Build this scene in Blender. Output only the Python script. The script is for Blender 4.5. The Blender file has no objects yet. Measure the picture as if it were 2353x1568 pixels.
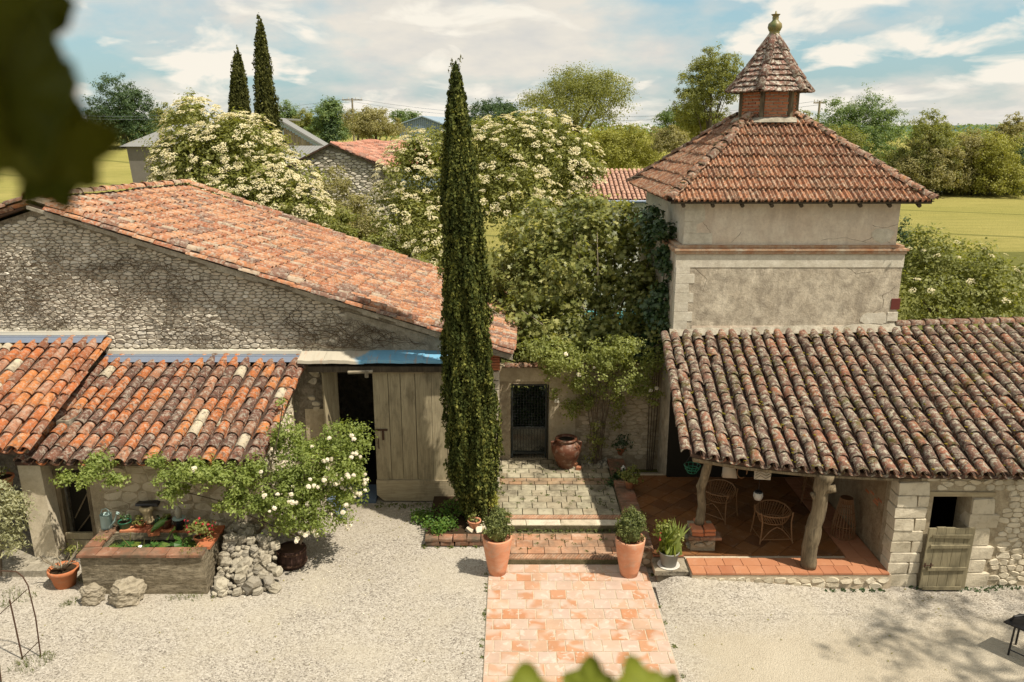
import bpy, math, random
import numpy as np
from mathutils import Vector, Matrix
random.seed(7)
rng = np.random.default_rng(7)
R = math.radians
C = bpy.context.scene.collection
SC = bpy.context.scene

# ---------------------------------------------------------------- camera, sky, sun, exposure
CAM = Vector((0.0, 0.0, 9.15)); PITCH = R(14.8); FD = 1830.0
cd = bpy.data.cameras.new('camera'); cam = bpy.data.objects.new('camera', cd); C.objects.link(cam)
cam.location = CAM; cam.rotation_euler = (R(90) - PITCH, 0, 0)
cd.lens = 28.0; cd.sensor_width = 36.0; cd.clip_start = 0.05; cd.clip_end = 6000
cd.dof.use_dof = True; cd.dof.focus_distance = 19.0; cd.dof.aperture_fstop = 2.8
SC.camera = cam
SUN_DIR = Vector((0.50, -0.29, 1.0)).normalized()          # towards the sun
SUN_EL = math.asin(SUN_DIR.z); SUN_AZ = math.atan2(SUN_DIR.x, SUN_DIR.y)
sl = bpy.data.lights.new('sun', 'SUN'); sl.energy = 5.0; sl.angle = R(0.9); sl.color = (1.0, 0.91, 0.76)
so = bpy.data.objects.new('sun', sl); C.objects.link(so); so.location = (20, -10, 40)
so.rotation_euler = (-SUN_DIR).to_track_quat('-Z', 'Y').to_euler()
W = bpy.data.worlds.new('World'); SC.world = W; W.use_nodes = True
wt = W.node_tree; wt.nodes.clear()
def wn(t, ins=None, **kw):
    n = wt.nodes.new(t)
    for k, v in kw.items(): setattr(n, k, v)
    for k, v in (ins or {}).items():
        if isinstance(v, bpy.types.NodeSocket): wt.links.new(v, n.inputs[k])
        else: n.inputs[k].default_value = v
    return n
sky = wn('ShaderNodeTexSky', sky_type='NISHITA', sun_disc=False, sun_elevation=SUN_EL, sun_rotation=SUN_AZ,
         altitude=100, air_density=1.3, dust_density=1.6, ozone_density=1.0)
tc = wn('ShaderNodeTexCoord')
sx = wn('ShaderNodeSeparateXYZ', {0: tc.outputs['Generated']})
zz = wn('ShaderNodeMath', {0: sx.outputs[2], 1: 0.0}, operation='MAXIMUM')
za = wn('ShaderNodeMath', {0: zz.outputs[0], 1: 0.30}, operation='ADD')
cx_ = wn('ShaderNodeMath', {0: sx.outputs[0], 1: za.outputs[0]}, operation='DIVIDE')
cy_ = wn('ShaderNodeMath', {0: sx.outputs[1], 1: za.outputs[0]}, operation='DIVIDE')
cv = wn('ShaderNodeCombineXYZ', {0: cx_.outputs[0], 1: cy_.outputs[0], 2: 3.7})
n1 = wn('ShaderNodeTexNoise', {'Vector': cv.outputs[0], 'Scale': 1.5, 'Detail': 9.0, 'Roughness': 0.55, 'Distortion': 0.1})
n2 = wn('ShaderNodeTexNoise', {'Vector': cv.outputs[0], 'Scale': 4.2, 'Detail': 7.0, 'Roughness': 0.6})
cr = wn('ShaderNodeValToRGB', {0: n1.outputs[0]})            # thin bright veil with blue gaps
cr.color_ramp.elements[0].position = 0.40; cr.color_ramp.elements[1].position = 0.57
n3 = wn('ShaderNodeTexNoise', {'Vector': cv.outputs[0], 'Scale': 3.4, 'Detail': 10.0, 'Roughness': 0.50, 'Distortion': 0.35})
pf_ = wn('ShaderNodeValToRGB', {0: n3.outputs[0]})           # heaped clouds with harder edges
pf_.color_ramp.elements[0].position = 0.515; pf_.color_ramp.elements[1].position = 0.60
cc = wn('ShaderNodeValToRGB', {0: n2.outputs[0]})
cc.color_ramp.elements[0].position = 0.36; cc.color_ramp.elements[0].color = (4.9, 4.8, 4.5, 1)
cc.color_ramp.elements[1].position = 0.62; cc.color_ramp.elements[1].color = (5.8, 5.45, 4.8, 1)
bl = wn('ShaderNodeMix', {0: 0.62, 6: sky.outputs[0], 7: (2.1, 3.8, 4.4, 1)}, data_type='RGBA')
m1w = wn('ShaderNodeMix', {0: cr.outputs[0], 6: bl.outputs[2], 7: cc.outputs[0]}, data_type='RGBA')
mx = wn('ShaderNodeMix', {0: pf_.outputs[0], 6: m1w.outputs[2], 7: (6.7, 6.3, 5.5, 1)}, data_type='RGBA')
bg = wn('ShaderNodeBackground', {'Color': mx.outputs[2], 'Strength': 0.115})
wo = wn('ShaderNodeOutputWorld', {0: bg.outputs[0]})
SC.view_settings.view_transform = 'Standard'; SC.view_settings.look = 'None'
SC.view_settings.exposure = 0.32; SC.view_settings.gamma = 1.0
SC.render.engine = 'CYCLES'
SC.cycles.max_bounces = 6; SC.cycles.diffuse_bounces = 3; SC.cycles.glossy_bounces = 2
SC.cycles.transmission_bounces = 3; SC.cycles.transparent_max_bounces = 6
SC.cycles.use_denoising = True

# ---------------------------------------------------------------- helpers
CT, ST = math.cos(PITCH), math.sin(PITCH)
def P(px, py, Y):                     # a point of the place seen at (px, py) of the 2353-wide photograph, Y metres away
    u, v = px - 1176.5, py - 784.0
    k = Y / (FD * CT - v * ST)
    return Vector((u * k, Y, CAM.z - (FD * ST + v * CT) * k))
def proj(p):
    x, y, z = p[0], p[1], p[2] - CAM.z
    d = y * CT - z * ST
    if d < 0.05: return (-9999, -9999, d)
    return (1176.5 + FD * x / d, 784 - FD * (y * ST + z * CT) / d, d)
def in_frame(p, m=30):
    q = proj(p); return -m < q[0] < 2353 + m and -m < q[1] < 1568 + m
WL = {}
def link(name, data, parent=None, loc=(0, 0, 0), rot=None, scale=None, mat=None):
    o = bpy.data.objects.new(name, data); C.objects.link(o)
    loc = Vector(loc); WL[o.name] = loc
    if parent is not None:
        o.parent = parent; o.location = loc - WL[parent.name]
    else: o.location = loc
    if rot is not None: o.rotation_euler = rot
    if scale is not None: o.scale = scale
    return o
def tag(o, label=None, cat=None, group=None, kind=None):
    if label: o['label'] = label
    if cat: o['category'] = cat
    if group: o['group'] = group
    if kind: o['kind'] = kind
    return o
def thing(name, label, cat, loc=(0, 0, 0), group=None):
    o = link(name, None, None, loc); o.empty_display_size = 0.2
    return tag(o, label, cat, group)
def place(root, loc, rz=0.0, s=1.0):
    root.location = loc; root.rotation_euler = (0, 0, rz); root.scale = (s, s, s)
    return root
def kids(o): return [c for c in C.objects if c.parent == o]
def copy_tree(root, loc=None, rz=None, label=None, group=None, s=None):
    def rec(o, par):
        c = o.copy(); C.objects.link(c)
        if par is not None: c.parent = par
        for ch in o.children: rec(ch, c)
        return c
    c = rec(root, None)
    if loc is not None: c.location = loc
    if rz is not None: c.rotation_euler = (0, 0, rz)
    if s is not None: c.scale = (s, s, s)
    if label: c['label'] = label
    if group: c['group'] = group
    return c
def frame(z, yhint=Vector((0, 0, 1))):   # rotation matrix whose z is z and y near yhint
    z = Vector(z).normalized(); x = Vector(yhint).cross(z)
    if x.length < 1e-5: x = Vector((1, 0, 0)).cross(z)
    x.normalize(); y = z.cross(x)
    return Matrix((x, y, z)).transposed()
class MB:
    def __init__(s): s.v = []; s.f = []; s.m = []
    def add(s, vs, fs, mi=0, M=None):
        b = len(s.v)
        for p in vs:
            p = Vector(p)
            s.v.append(tuple(M @ p) if M is not None else tuple(p))
        for f in fs: s.f.append(tuple(i + b for i in f)); s.m.append(mi)
        return s
    def box(s, a, b, mi=0, M=None, j=0.0):
        x0, y0, z0 = a; x1, y1, z1 = b
        vs = [(x0,y0,z0),(x1,y0,z0),(x1,y1,z0),(x0,y1,z0),(x0,y0,z1),(x1,y0,z1),(x1,y1,z1),(x0,y1,z1)]
        if j: vs = [tuple(c + random.uniform(-j, j) for c in p) for p in vs]
        return s.add(vs, [(0,3,2,1),(4,5,6,7),(0,1,5,4),(1,2,6,5),(2,3,7,6),(3,0,4,7)], mi, M)
    def prism(s, poly, y0, y1, mi=0):    # polygon in xz, counterclockwise seen from -y, extruded along y
        n = len(poly)
        vs = [(x, y0, z) for x, z in poly] + [(x, y1, z) for x, z in poly]
        fs = [tuple(range(n)), tuple(reversed(range(n, 2 * n)))]
        fs += [((i + 1) % n, i, i + n, (i + 1) % n + n) for i in range(n)]
        return s.add(vs, fs, mi)
    def tube(s, pts, rad, seg=6, mi=0, cap=True):
        pts = [Vector(p) for p in pts]; n = len(pts)
        if not hasattr(rad, '__len__'): rad = [rad] * n
        vs = []; fs = []
        up = Vector((0.13, 0.21, 0.97))
        for i, p in enumerate(pts):
            t = (pts[min(i + 1, n - 1)] - pts[max(i - 1, 0)])
            if t.length < 1e-7: t = Vector((0, 0, 1))
            t.normalize()
            a = t.cross(up)
            if a.length < 0.15: a = t.cross(Vector((1, 0, 0)))
            a.normalize(); b = t.cross(a)
            for k in range(seg):
                an = 2 * math.pi * k / seg
                vs.append(p + rad[i] * (math.cos(an) * a + math.sin(an) * b))
        for i in range(n - 1):
            for k in range(seg):
                fs.append((i*seg + k, i*seg + (k+1) % seg, (i+1)*seg + (k+1) % seg, (i+1)*seg + k))
        if cap: fs += [tuple(reversed(range(seg))), tuple(range((n-1)*seg, n*seg))]
        return s.add(vs, fs, mi)
    def lathe(s, prof, c=(0, 0, 0), seg=20, mi=0, wob=0.0, sx=1.0):
        vs = []; fs = []; c = Vector(c)
        for r, z in prof:
            for k in range(seg):
                an = 2 * math.pi * k / seg; rr = r * (1 + wob * math.sin(3 * an + z * 9))
                vs.append(c + Vector((rr * math.cos(an) * sx, rr * math.sin(an), z)))
        for i in range(len(prof) - 1):
            for k in range(seg):
                fs.append((i*seg + k, i*seg + (k+1) % seg, (i+1)*seg + (k+1) % seg, (i+1)*seg + k))
        if prof[0][0] > 0.001: fs.append(tuple(reversed(range(seg))))
        if prof[-1][0] > 0.001: fs.append(tuple(range((len(prof)-1)*seg, len(prof)*seg)))
        return s.add(vs, fs, mi)
    def mesh(s, name, mats, smooth=False):
        me = bpy.data.meshes.new(name); me.from_pydata(s.v, [], s.f)
        if not isinstance(mats, (list, tuple)): mats = [mats]
        for m in mats: me.materials.append(m)
        if len(mats) > 1:
            me.polygons.foreach_set('material_index', s.m)
        if smooth: me.polygons.foreach_set('use_smooth', [True] * len(me.polygons))
        me.update(); return me
    def build(s, name, mats, parent=None, smooth=False, label=None, kind=None):
        a = np.array(s.v); lo, hi = a.min(0), a.max(0)
        c = Vector(((lo[0]+hi[0])/2, (lo[1]+hi[1])/2, lo[2]))
        s.v = [(x - c.x, y - c.y, z - c.z) for x, y, z in s.v]
        o = link(name, s.mesh(name, mats, smooth), parent, c)
        return tag(o, label=label, kind=kind)
def np_mesh(name, V, F, mats, mi=None, smooth=False):
    V = np.ascontiguousarray(V, dtype=np.float32); F = np.ascontiguousarray(F, dtype=np.int32)
    me = bpy.data.meshes.new(name); k = F.shape[1]
    me.vertices.add(len(V)); me.vertices.foreach_set('co', V.ravel())
    me.loops.add(F.size); me.loops.foreach_set('vertex_index', F.ravel())
    me.polygons.add(len(F)); me.polygons.foreach_set('loop_start', np.arange(0, F.size, k, dtype=np.int32))
    if not isinstance(mats, (list, tuple)): mats = [mats]
    for m in mats: me.materials.append(m)
    if mi is not None: me.polygons.foreach_set('material_index', np.ascontiguousarray(mi, dtype=np.int32))
    if smooth: me.polygons.foreach_set('use_smooth', np.ones(len(F), dtype=bool))
    me.update(calc_edges=True); me.validate(); return me
def me_arrays(me):                      # triangles of a small mesh
    v = np.array([p.co[:] for p in me.vertices]); t = []
    for p in me.polygons:
        vs = list(p.vertices); t += [(vs[0], vs[i], vs[i+1]) for i in range(1, len(vs) - 1)]
    return v, np.array(t)
class Bulk:                             # many copies of small meshes joined into one
    def __init__(s): s.V = []; s.F = []; s.n = 0
    def add(s, va, M):
        v, f = va
        m = np.array(M); s.V.append(v @ m[:3, :3].T + m[:3, 3]); s.F.append(f + s.n); s.n += len(v)
    def build(s, name, mat, parent, kind='stuff', smooth=False):
        if not s.V: return None
        o = link(name, np_mesh(name, np.concatenate(s.V), np.concatenate(s.F), mat, smooth=smooth), parent, (0, 0, 0))
        if kind: o['kind'] = kind
        return o

# ---------------------------------------------------------------- materials
class NT:
    def __init__(s, name):
        s.m = bpy.data.materials.new(name); s.m.use_nodes = True; s.t = s.m.node_tree; s.t.nodes.clear()
        s.out = s.t.nodes.new('ShaderNodeOutputMaterial')
    def n(s, t, ins=None, **kw):
        n = s.t.nodes.new('ShaderNode' + t)
        for k, v in kw.items(): setattr(n, k, v)
        for k, v in (ins or {}).items():
            if isinstance(v, bpy.types.NodeSocket): s.t.links.new(v, n.inputs[k])
            elif isinstance(v, bpy.types.Node): s.t.links.new(v.outputs[0], n.inputs[k])
            else: n.inputs[k].default_value = v
        return n
    def pos(s, sc=(1, 1, 1), rnd=False):
        g = s.n('NewGeometry'); v = g.outputs['Position']
        if rnd:
            o = s.n('ObjectInfo'); a = s.n('VectorMath', {0: v, 1: s.n('VectorMath', {0: s.n('CombineXYZ', {0: o.outputs['Random'], 1: o.outputs['Random'], 2: o.outputs['Random']}).outputs[0], 1: (37., 53., 71.)}, operation='MULTIPLY').outputs[0]}, operation='ADD')
            v = a.outputs[0]
        return s.n('VectorMath', {0: v, 1: sc}, operation='MULTIPLY').outputs[0]
    def noise(s, scale, detail=4, rough=0.55, vec=None, dist=0.0):
        return s.n('TexNoise', {'Vector': vec if vec is not None else s.pos(), 'Scale': scale, 'Detail': detail, 'Roughness': rough, 'Distortion': dist}).outputs[0]
    def ramp(s, fac, stops, const=False):
        r = s.n('ValToRGB', {0: fac}); e = r.color_ramp.elements
        if const: r.color_ramp.interpolation = 'CONSTANT'
        while len(e) < len(stops): e.new(0.5)
        for i, (p, c) in enumerate(stops):
            e[i].position = p
            if not hasattr(c, '__len__'): c = (c, c, c)
            e[i].color = (c[0], c[1], c[2], 1)
        return r.outputs[0]
    def mix(s, f, a, b, mode='MIX'):
        def c4(c):
            if isinstance(c, (tuple, list)): return (c[0], c[1], c[2], 1)
            if isinstance(c, float): return (c, c, c, 1)
            return c
        return s.n('Mix', {0: f, 6: c4(a), 7: c4(b)}, data_type='RGBA', blend_type=mode).outputs[2]
    def rnd(s):
        a = s.n('ObjectInfo').outputs['Random']; b = s.n('NewGeometry').outputs['Random Per Island']
        return s.n('Math', {0: s.n('Math', {0: a, 1: b}, operation='ADD').outputs[0]}, operation='FRACT').outputs[0]
    def mul(s, a, b): return s.n('Math', {0: a, 1: b}, operation='MULTIPLY').outputs[0]
    def math(s, op, a, b=0.0): return s.n('Math', {0: a, 1: b}, operation=op).outputs[0]
    def bump(s, h, strength=0.5, dist=0.02):
        return s.n('Bump', {'Height': h, 'Strength': strength, 'Distance': dist}).outputs[0]
    def fin(s, col, rough=0.85, normal=None, spec=0.25, metal=0.0, **kw):
        d = {'Base Color': col if not isinstance(col, tuple) else (*col[:3], 1), 'Roughness': rough, 'Specular IOR Level': spec, 'Metallic': metal}
        if normal is not None: d['Normal'] = normal
        d.update(kw)
        b = s.n('BsdfPrincipled', d); s.t.links.new(b.outputs[0], s.out.inputs[0]); return s.m
def lin(r, g, b):                       # sRGB 0-255 to linear
    f = lambda c: (c/255/12.92) if c/255 <= 0.04045 else ((c/255+0.055)/1.055)**2.4
    return (f(r), f(g), f(b))

def tile_mat(name, stops, lichen=0.5, dark=0.5, moss=0.0, lc=(0.42, 0.38, 0.31), orange=0.0):
    t = NT(name)
    c = t.ramp(t.rnd(), stops, const=True)
    v = t.pos()
    c = t.mix(t.mul(t.noise(5, 4, 0.6, v), 0.45), c, (0.09, 0.055, 0.04))
    n1 = t.noise(9, 8, 0.72, v, 0.6)
    c = t.mix(t.mul(t.ramp(n1, [(0.50, 0), (0.60, 1)]), dark), c, (0.055, 0.040, 0.032))
    n2 = t.noise(11, 9, 0.78, t.pos((1.0, 1.0, 1.0), True), 0.4)
    c = t.mix(t.mul(t.ramp(n2, [(0.50, 0), (0.575, 1)]), lichen), c, lc)
    if orange:
        n4 = t.noise(6, 6, 0.7, t.pos((1, 1, 1), True)); c = t.mix(t.mul(t.ramp(n4, [(0.60, 0), (0.68, 1)]), orange), c, (0.42, 0.20, 0.03))
    if moss:
        n3 = t.noise(2.3, 8, 0.7, v); c = t.mix(t.mul(t.ramp(n3, [(0.55, 0), (0.64, 1)]), moss), c, (0.075, 0.07, 0.015))
    h = t.noise(40, 5, 0.7, v)
    return t.fin(c, 0.92, t.bump(h, 0.6, 0.012), 0.15)
BARN_T = tile_mat('barn_tile', [(0, (0.47, 0.205, 0.10)), (0.15, (0.38, 0.15, 0.08)), (0.34, (0.52, 0.255, 0.135)), (0.50, (0.29, 0.14, 0.09)), (0.62, (0.45, 0.195, 0.10)), (0.76, (0.23, 0.13, 0.095)), (0.86, (0.54, 0.29, 0.165)), (0.95, (0.46, 0.35, 0.25))], 0.62, 0.62)
LEAN_T = tile_mat('lean_to_tile', [(0, (0.46, 0.145, 0.045)), (0.20, (0.20, 0.085, 0.055)), (0.44, (0.52, 0.19, 0.06)), (0.56, (0.15, 0.075, 0.055)), (0.72, (0.40, 0.18, 0.10)), (0.83, (0.26, 0.12, 0.07)), (0.95, (0.60, 0.52, 0.38))], 0.60, 0.80)
LEAN_T1 = tile_mat('orange_lean_to_tile', [(0, (0.46, 0.14, 0.045)), (0.30, (0.36, 0.12, 0.05)), (0.50, (0.52, 0.19, 0.06)), (0.72, (0.25, 0.10, 0.055)), (0.84, (0.42, 0.2, 0.12)), (0.965, (0.60, 0.52, 0.38))], 0.5, 0.5)
PORCH_T = tile_mat('porch_tile', [(0, (0.20, 0.105, 0.075)), (0.25, (0.15, 0.09, 0.07)), (0.5, (0.255, 0.12, 0.08)), (0.66, (0.185, 0.12, 0.095)), (0.86, (0.30, 0.13, 0.08))], 1.0, 0.85, 0.75, (0.36, 0.33, 0.255), 0.45)
TOWER_T = tile_mat('tower_tile', [(0, (0.30, 0.13, 0.07)), (0.3, (0.24, 0.105, 0.06)), (0.6, (0.36, 0.16, 0.085)), (0.85, (0.27, 0.14, 0.085))], 0.60, 0.65, 0.15, (0.48, 0.40, 0.30), 0.30)
LANT_T = tile_mat('lantern_tile', [(0, (0.21, 0.12, 0.09)), (0.4, (0.27, 0.14, 0.11)), (0.7, (0.17, 0.10, 0.08))], 0.95, 0.8, 0.2, (0.48, 0.45, 0.38))
HIP_T = tile_mat('hip_tile', [(0, (0.33, 0.17, 0.11)), (0.5, (0.25, 0.14, 0.10))], 0.8, 0.8, 0.45, (0.38, 0.34, 0.27), 0.5)
PINK_T = tile_mat('pink_tile', [(0, (0.62, 0.37, 0.27)), (0.5, (0.58, 0.33, 0.235))], 0.2, 0.15)
FARRED_T = tile_mat('far_red_tile', [(0, (0.52, 0.22, 0.15)), (0.3, (0.42, 0.17, 0.11)), (0.6, (0.60, 0.30, 0.21)), (0.85, (0.32, 0.16, 0.12))], 0.4, 0.3)
def under_mat():
    t = NT('roof_bed'); v = t.pos(); c = t.ramp(t.noise(8, 5, 0.6, v), [(0.3, (0.035, 0.025, 0.02)), (0.7, (0.11, 0.065, 0.045))]); return t.fin(c, 0.95)
BED = under_mat()
def stone_mat(name, stops, stain=(0.05, 0.045, 0.035), amt=0.6, sc=1.0, lich=0.3):
    t = NT(name); v = t.pos()
    c = t.ramp(t.rnd(), stops)
    c = t.mix(t.mul(t.noise(14*sc, 5, 0.65, v), 0.4), c, (0.62, 0.58, 0.50))
    c = t.mix(t.mul(t.ramp(t.noise(4.5*sc, 8, 0.75, v, 0.5), [(0.50, 0), (0.62, 1)]), amt), c, stain)
    c = t.mix(t.mul(t.ramp(t.noise(1.3*sc, 3, 0.5, v), [(0.45, 0), (0.7, 1)]), lich), c, (0.20, 0.17, 0.11))
    return t.fin(c, 0.95, t.bump(t.noise(30, 6, 0.7, v), 0.8, 0.02), 0.1)
GSTONE = stone_mat('grey_rubble', [(0, (0.40, 0.36, 0.29)), (0.35, (0.60, 0.55, 0.46)), (0.7, (0.50, 0.45, 0.37)), (1, (0.70, 0.66, 0.58))], (0.15, 0.125, 0.095), 0.45, 1.0, 0.2)
WSTONE = stone_mat('warm_limestone', [(0, (0.54, 0.47, 0.34)), (0.5, (0.64, 0.57, 0.44)), (1, (0.47, 0.40, 0.285))], (0.17, 0.13, 0.085), 0.35, 1, 0.25)
DSTONE = stone_mat('weathered_block', [(0, (0.24, 0.20, 0.14)), (1, (0.32, 0.27, 0.19))], (0.07, 0.055, 0.035), 0.7, 1.2, 0.5)
BOULDER = stone_mat('boulder_stone', [(0, (0.22, 0.19, 0.14)), (0.5, (0.40, 0.36, 0.275)), (1, (0.17, 0.15, 0.12))], (0.10, 0.08, 0.055), 0.65, 2.5)
def plaster(name, base, stain, amt=0.7, scale=1.0, warm=(0.45, 0.38, 0.27), bs=0.4, stretch=(1, 1, 1), drips=0.0):
    t = NT(name); v = t.pos(stretch)
    c = t.mix(t.ramp(t.noise(0.9*scale, 6, 0.6, v), [(0.35, 0), (0.65, 1)]), base, warm)
    c = t.mix(t.mul(t.ramp(t.noise(2.2*scale, 9, 0.72, v, 0.4), [(0.42, 0), (0.62, 1)]), amt), c, stain)
    if drips: c = t.mix(t.mul(t.ramp(t.noise(2.6, 7, 0.7, t.pos((2.2, 2.2, .28))), [(0.50, 0), (0.66, 1)]), drips), c, tuple(x * .8 for x in stain))
    c = t.mix(t.mul(t.noise(45, 3, 0.6, v), 0.14), c, (0.1, 0.085, 0.06))
    c = t.mix(t.mul(t.ramp(t.noise(11*scale, 9, 0.8, v, 0.3), [(0.48, 0), (0.60, 1)]), amt * .55), c, tuple(x * .75 for x in stain))
    c = t.mix(t.mul(t.ramp(t.noise(5*scale, 5, 0.6, t.pos((1, 1, .35))), [(0.56, 0), (0.70, 1)]), amt * .5), c, tuple(min(1, x * 1.2) for x in base))
    h = t.math('ADD', t.noise(28, 6, 0.7, v), t.mul(t.noise(3, 3, 0.5, v), 2.0))
    return t.fin(c, 0.95, t.bump(h, bs, 0.02), 0.1)
PL_UP = plaster('upper_plaster', (0.76, 0.69, 0.57), (0.50, 0.40, 0.32), 0.5, 1.3, (0.68, 0.57, 0.45), drips=.3)
PL_LOW = plaster('stained_plaster', (0.66, 0.59, 0.47), (0.27, 0.23, 0.18), 0.75, 1.6, (0.50, 0.43, 0.33), 0.6, drips=.3)
PL_PALE = plaster('pale_plaster', (0.70, 0.655, 0.555), (0.40, 0.35, 0.27), 0.5, 2.0, (0.58, 0.54, 0.44))
PL_BUFF = plaster('buff_plaster', (0.60, 0.52, 0.38), (0.30, 0.245, 0.165), 0.5, 1.4, (0.42, 0.35, 0.24), 0.6)
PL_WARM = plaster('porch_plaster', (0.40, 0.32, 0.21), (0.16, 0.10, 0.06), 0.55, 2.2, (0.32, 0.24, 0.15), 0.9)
MORTAR = plaster('wall_mortar', (0.38, 0.335, 0.265), (0.12, 0.10, 0.075), 0.8, 3.0, (0.26, 0.225, 0.17), 1.0)
MORTAR_W = plaster('warm_mortar', (0.45, 0.385, 0.275), (0.22, 0.17, 0.115), 0.6, 3.0, (0.38, 0.32, 0.22), 0.9)
CEMENT = plaster('cement', (0.46, 0.42, 0.34), (0.16, 0.14, 0.10), 0.6, 3.0, (0.30, 0.27, 0.22), 0.7)
def wood(name, a, b, sc=(9, 9, 0.8), dark=0.5):
    t = NT(name); v = t.pos(sc, True)
    c = t.mix(t.ramp(t.noise(1.6, 6, 0.6, v, 1.2), [(0.3, 0), (0.7, 1)]), a, b)
    c = t.mix(t.mul(t.ramp(t.noise(3.0, 7, 0.7, t.pos((1, 1, 0.45))), [(0.50, 0), (0.68, 1)]), dark), c, tuple(x*0.35 for x in b))
    c = t.mix(0.5, c, t.mix(t.rnd(), (0.62, 0.60, 0.55), (1.1, 1.08, 1.05)), 'MULTIPLY')
    return t.fin(c, 0.9, t.bump(t.noise(3.5, 6, 0.7, v, 0.8), 0.5, 0.01), 0.15)
WOOD = wood('weathered_board', (0.46, 0.40, 0.27), (0.29, 0.245, 0.16))
WOOD_L = wood('pale_board', (0.44, 0.38, 0.26), (0.28, 0.23, 0.15), (0.8, 9, 9))
WOOD_G = wood('olive_board', (0.29, 0.255, 0.165), (0.18, 0.155, 0.10), dark=0.4)
WOOD_D = wood('dark_board', (0.10, 0.08, 0.055), (0.05, 0.04, 0.028))
POSTW = wood('post_timber', (0.27, 0.215, 0.14), (0.10, 0.078, 0.052), (14, 14, 1.1), 0.85)
BARK = wood('bark', (0.17, 0.135, 0.095), (0.08, 0.065, 0.045), (8, 8, 2))
TWIG = wood('dry_twig', (0.20, 0.155, 0.11), (0.11, 0.085, 0.06), (5, 5, 5))
PALETWIG = wood('pale_twig', (0.32, 0.28, 0.21), (0.20, 0.17, 0.12), (5, 5, 5))
def paver(name, stops, bloom=0.7, bc=(0.72, 0.50, 0.42), grime=0.0, rough=0.75):
    t = NT(name); c = t.ramp(t.rnd(), stops)
    v = t.pos((1, 1, 1), True)
    c = t.mix(t.mul(t.ramp(t.noise(2.6, 2, 0.4, v, 0.6), [(0.46, 0), (0.62, 1)]), bloom), c, bc)
    c = t.mix(t.mul(t.ramp(t.noise(5.5, 3, 0.4, v, 1.5), [(0.60, 0), (0.66, 1)]), bloom * 0.6), c, (0.58, 0.50, 0.43))
    if grime:
        g = t.ramp(t.noise(1.7, 8, 0.7, t.pos()), [(0.42, 0), (0.62, 1)]); c = t.mix(t.mul(g, grime), c, (0.09, 0.075, 0.05))
    return t.fin(c, rough, t.bump(t.noise(25, 4, 0.6, t.pos()), 0.25, 0.008), 0.3)
PATH_T = paver('path_tile', [(0, (0.45, 0.245, 0.14)), (0.30, (0.43, 0.20, 0.10)), (0.5, (0.47, 0.31, 0.215)), (0.72, (0.46, 0.33, 0.255)), (1, (0.47, 0.35, 0.29))], 0.9, (0.50, 0.385, 0.315), 0.16, 0.6)
STEP_T = paver('step_tile', [(0, (0.42, 0.20, 0.11)), (0.5, (0.36, 0.20, 0.12)), (1, (0.46, 0.26, 0.16))], 0.35, (0.5, 0.36, 0.26), 0.6, 0.9)
PALE_T = paver('pale_paver', [(0, (0.34, 0.31, 0.215)), (0.5, (0.40, 0.36, 0.26)), (1, (0.30, 0.25, 0.17))], 0.2, (0.44, 0.40, 0.31), 0.8, 0.9)
BRICKP_T = paver('brick_paver', [(0, (0.34, 0.17, 0.09)), (0.5, (0.36, 0.26, 0.16)), (1, (0.28, 0.16, 0.09))], 0.2, (0.5, 0.4, 0.3), 0.7, 0.9)
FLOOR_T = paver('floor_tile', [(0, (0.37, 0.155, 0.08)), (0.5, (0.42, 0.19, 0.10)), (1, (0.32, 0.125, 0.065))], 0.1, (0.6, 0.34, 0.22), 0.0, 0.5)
FLOOR_D = paver('floor_diamond', [(0, (0.16, 0.06, 0.018)), (0.5, (0.22, 0.09, 0.028)), (1, (0.11, 0.04, 0.014))], 0.12, (0.26, 0.15, 0.07), 0.25, 0.5)  # tile colours lowered so the porch's deep shade is painted in
BRICK = paver('red_brick', [(0, (0.42, 0.13, 0.055)), (0.5, (0.50, 0.18, 0.08)), (1, (0.33, 0.10, 0.05))], 0.15, (0.5, 0.3, 0.2), 0.2, 0.9)
OLDBRICK = paver('mossy_brick', [(0, (0.25, 0.105, 0.06)), (0.5, (0.30, 0.14, 0.08)), (1, (0.19, 0.085, 0.05))], 0.3, (0.33, 0.235, 0.165), 0.9, 0.95)
GROUT = plaster('grout', (0.56, 0.47, 0.36), (0.34, 0.27, 0.18), 0.5, 3, (0.54, 0.45, 0.33), 0.3)
GROUT_D = plaster('old_grout', (0.17, 0.145, 0.09), (0.07, 0.065, 0.03), 0.7, 3, (0.13, 0.115, 0.065), 0.8)
def terracotta(name, a, b, bloom=0.4, rough=0.8):
    t = NT(name); c = t.mix(t.ramp(t.noise(4, 5, 0.6, t.pos((1, 1, 2.5))), [(0.35, 0), (0.65, 1)]), a, b)
    c = t.mix(t.mul(t.ramp(t.noise(7, 6, 0.6), [(0.52, 0), (0.7, 1)]), bloom), c, (0.62, 0.50, 0.40))
    c = t.mix(t.mul(t.ramp(t.noise(3.5, 8, 0.75), [(0.52, 0), (0.68, 1)]), .35), c, (0.20, 0.13, 0.08))
    return t.fin(c, rough, t.bump(t.noise(30, 4, 0.6), 0.15, 0.01), 0.3)
TERRA = terracotta('terracotta', (0.56, 0.24, 0.13), (0.62, 0.31, 0.19))
TERRA_O = terracotta('orange_terracotta', (0.42, 0.14, 0.055), (0.48, 0.18, 0.08), 0.15)
URN = terracotta('glazed_urn', (0.10, 0.036, 0.020), (0.15, 0.06, 0.032), 0.35, 0.45)
def simple(name, c, rough=0.6, metal=0.0, spec=0.4, var=0.25, sc=8):
    t = NT(name); col = t.mix(t.mul(t.noise(sc, 5, 0.6), var), c, tuple(x * 0.35 for x in c)); return t.fin(col, rough, None, spec, metal)
BLACKM = simple('black_metal', (0.012, 0.012, 0.014), 0.35)
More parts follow.
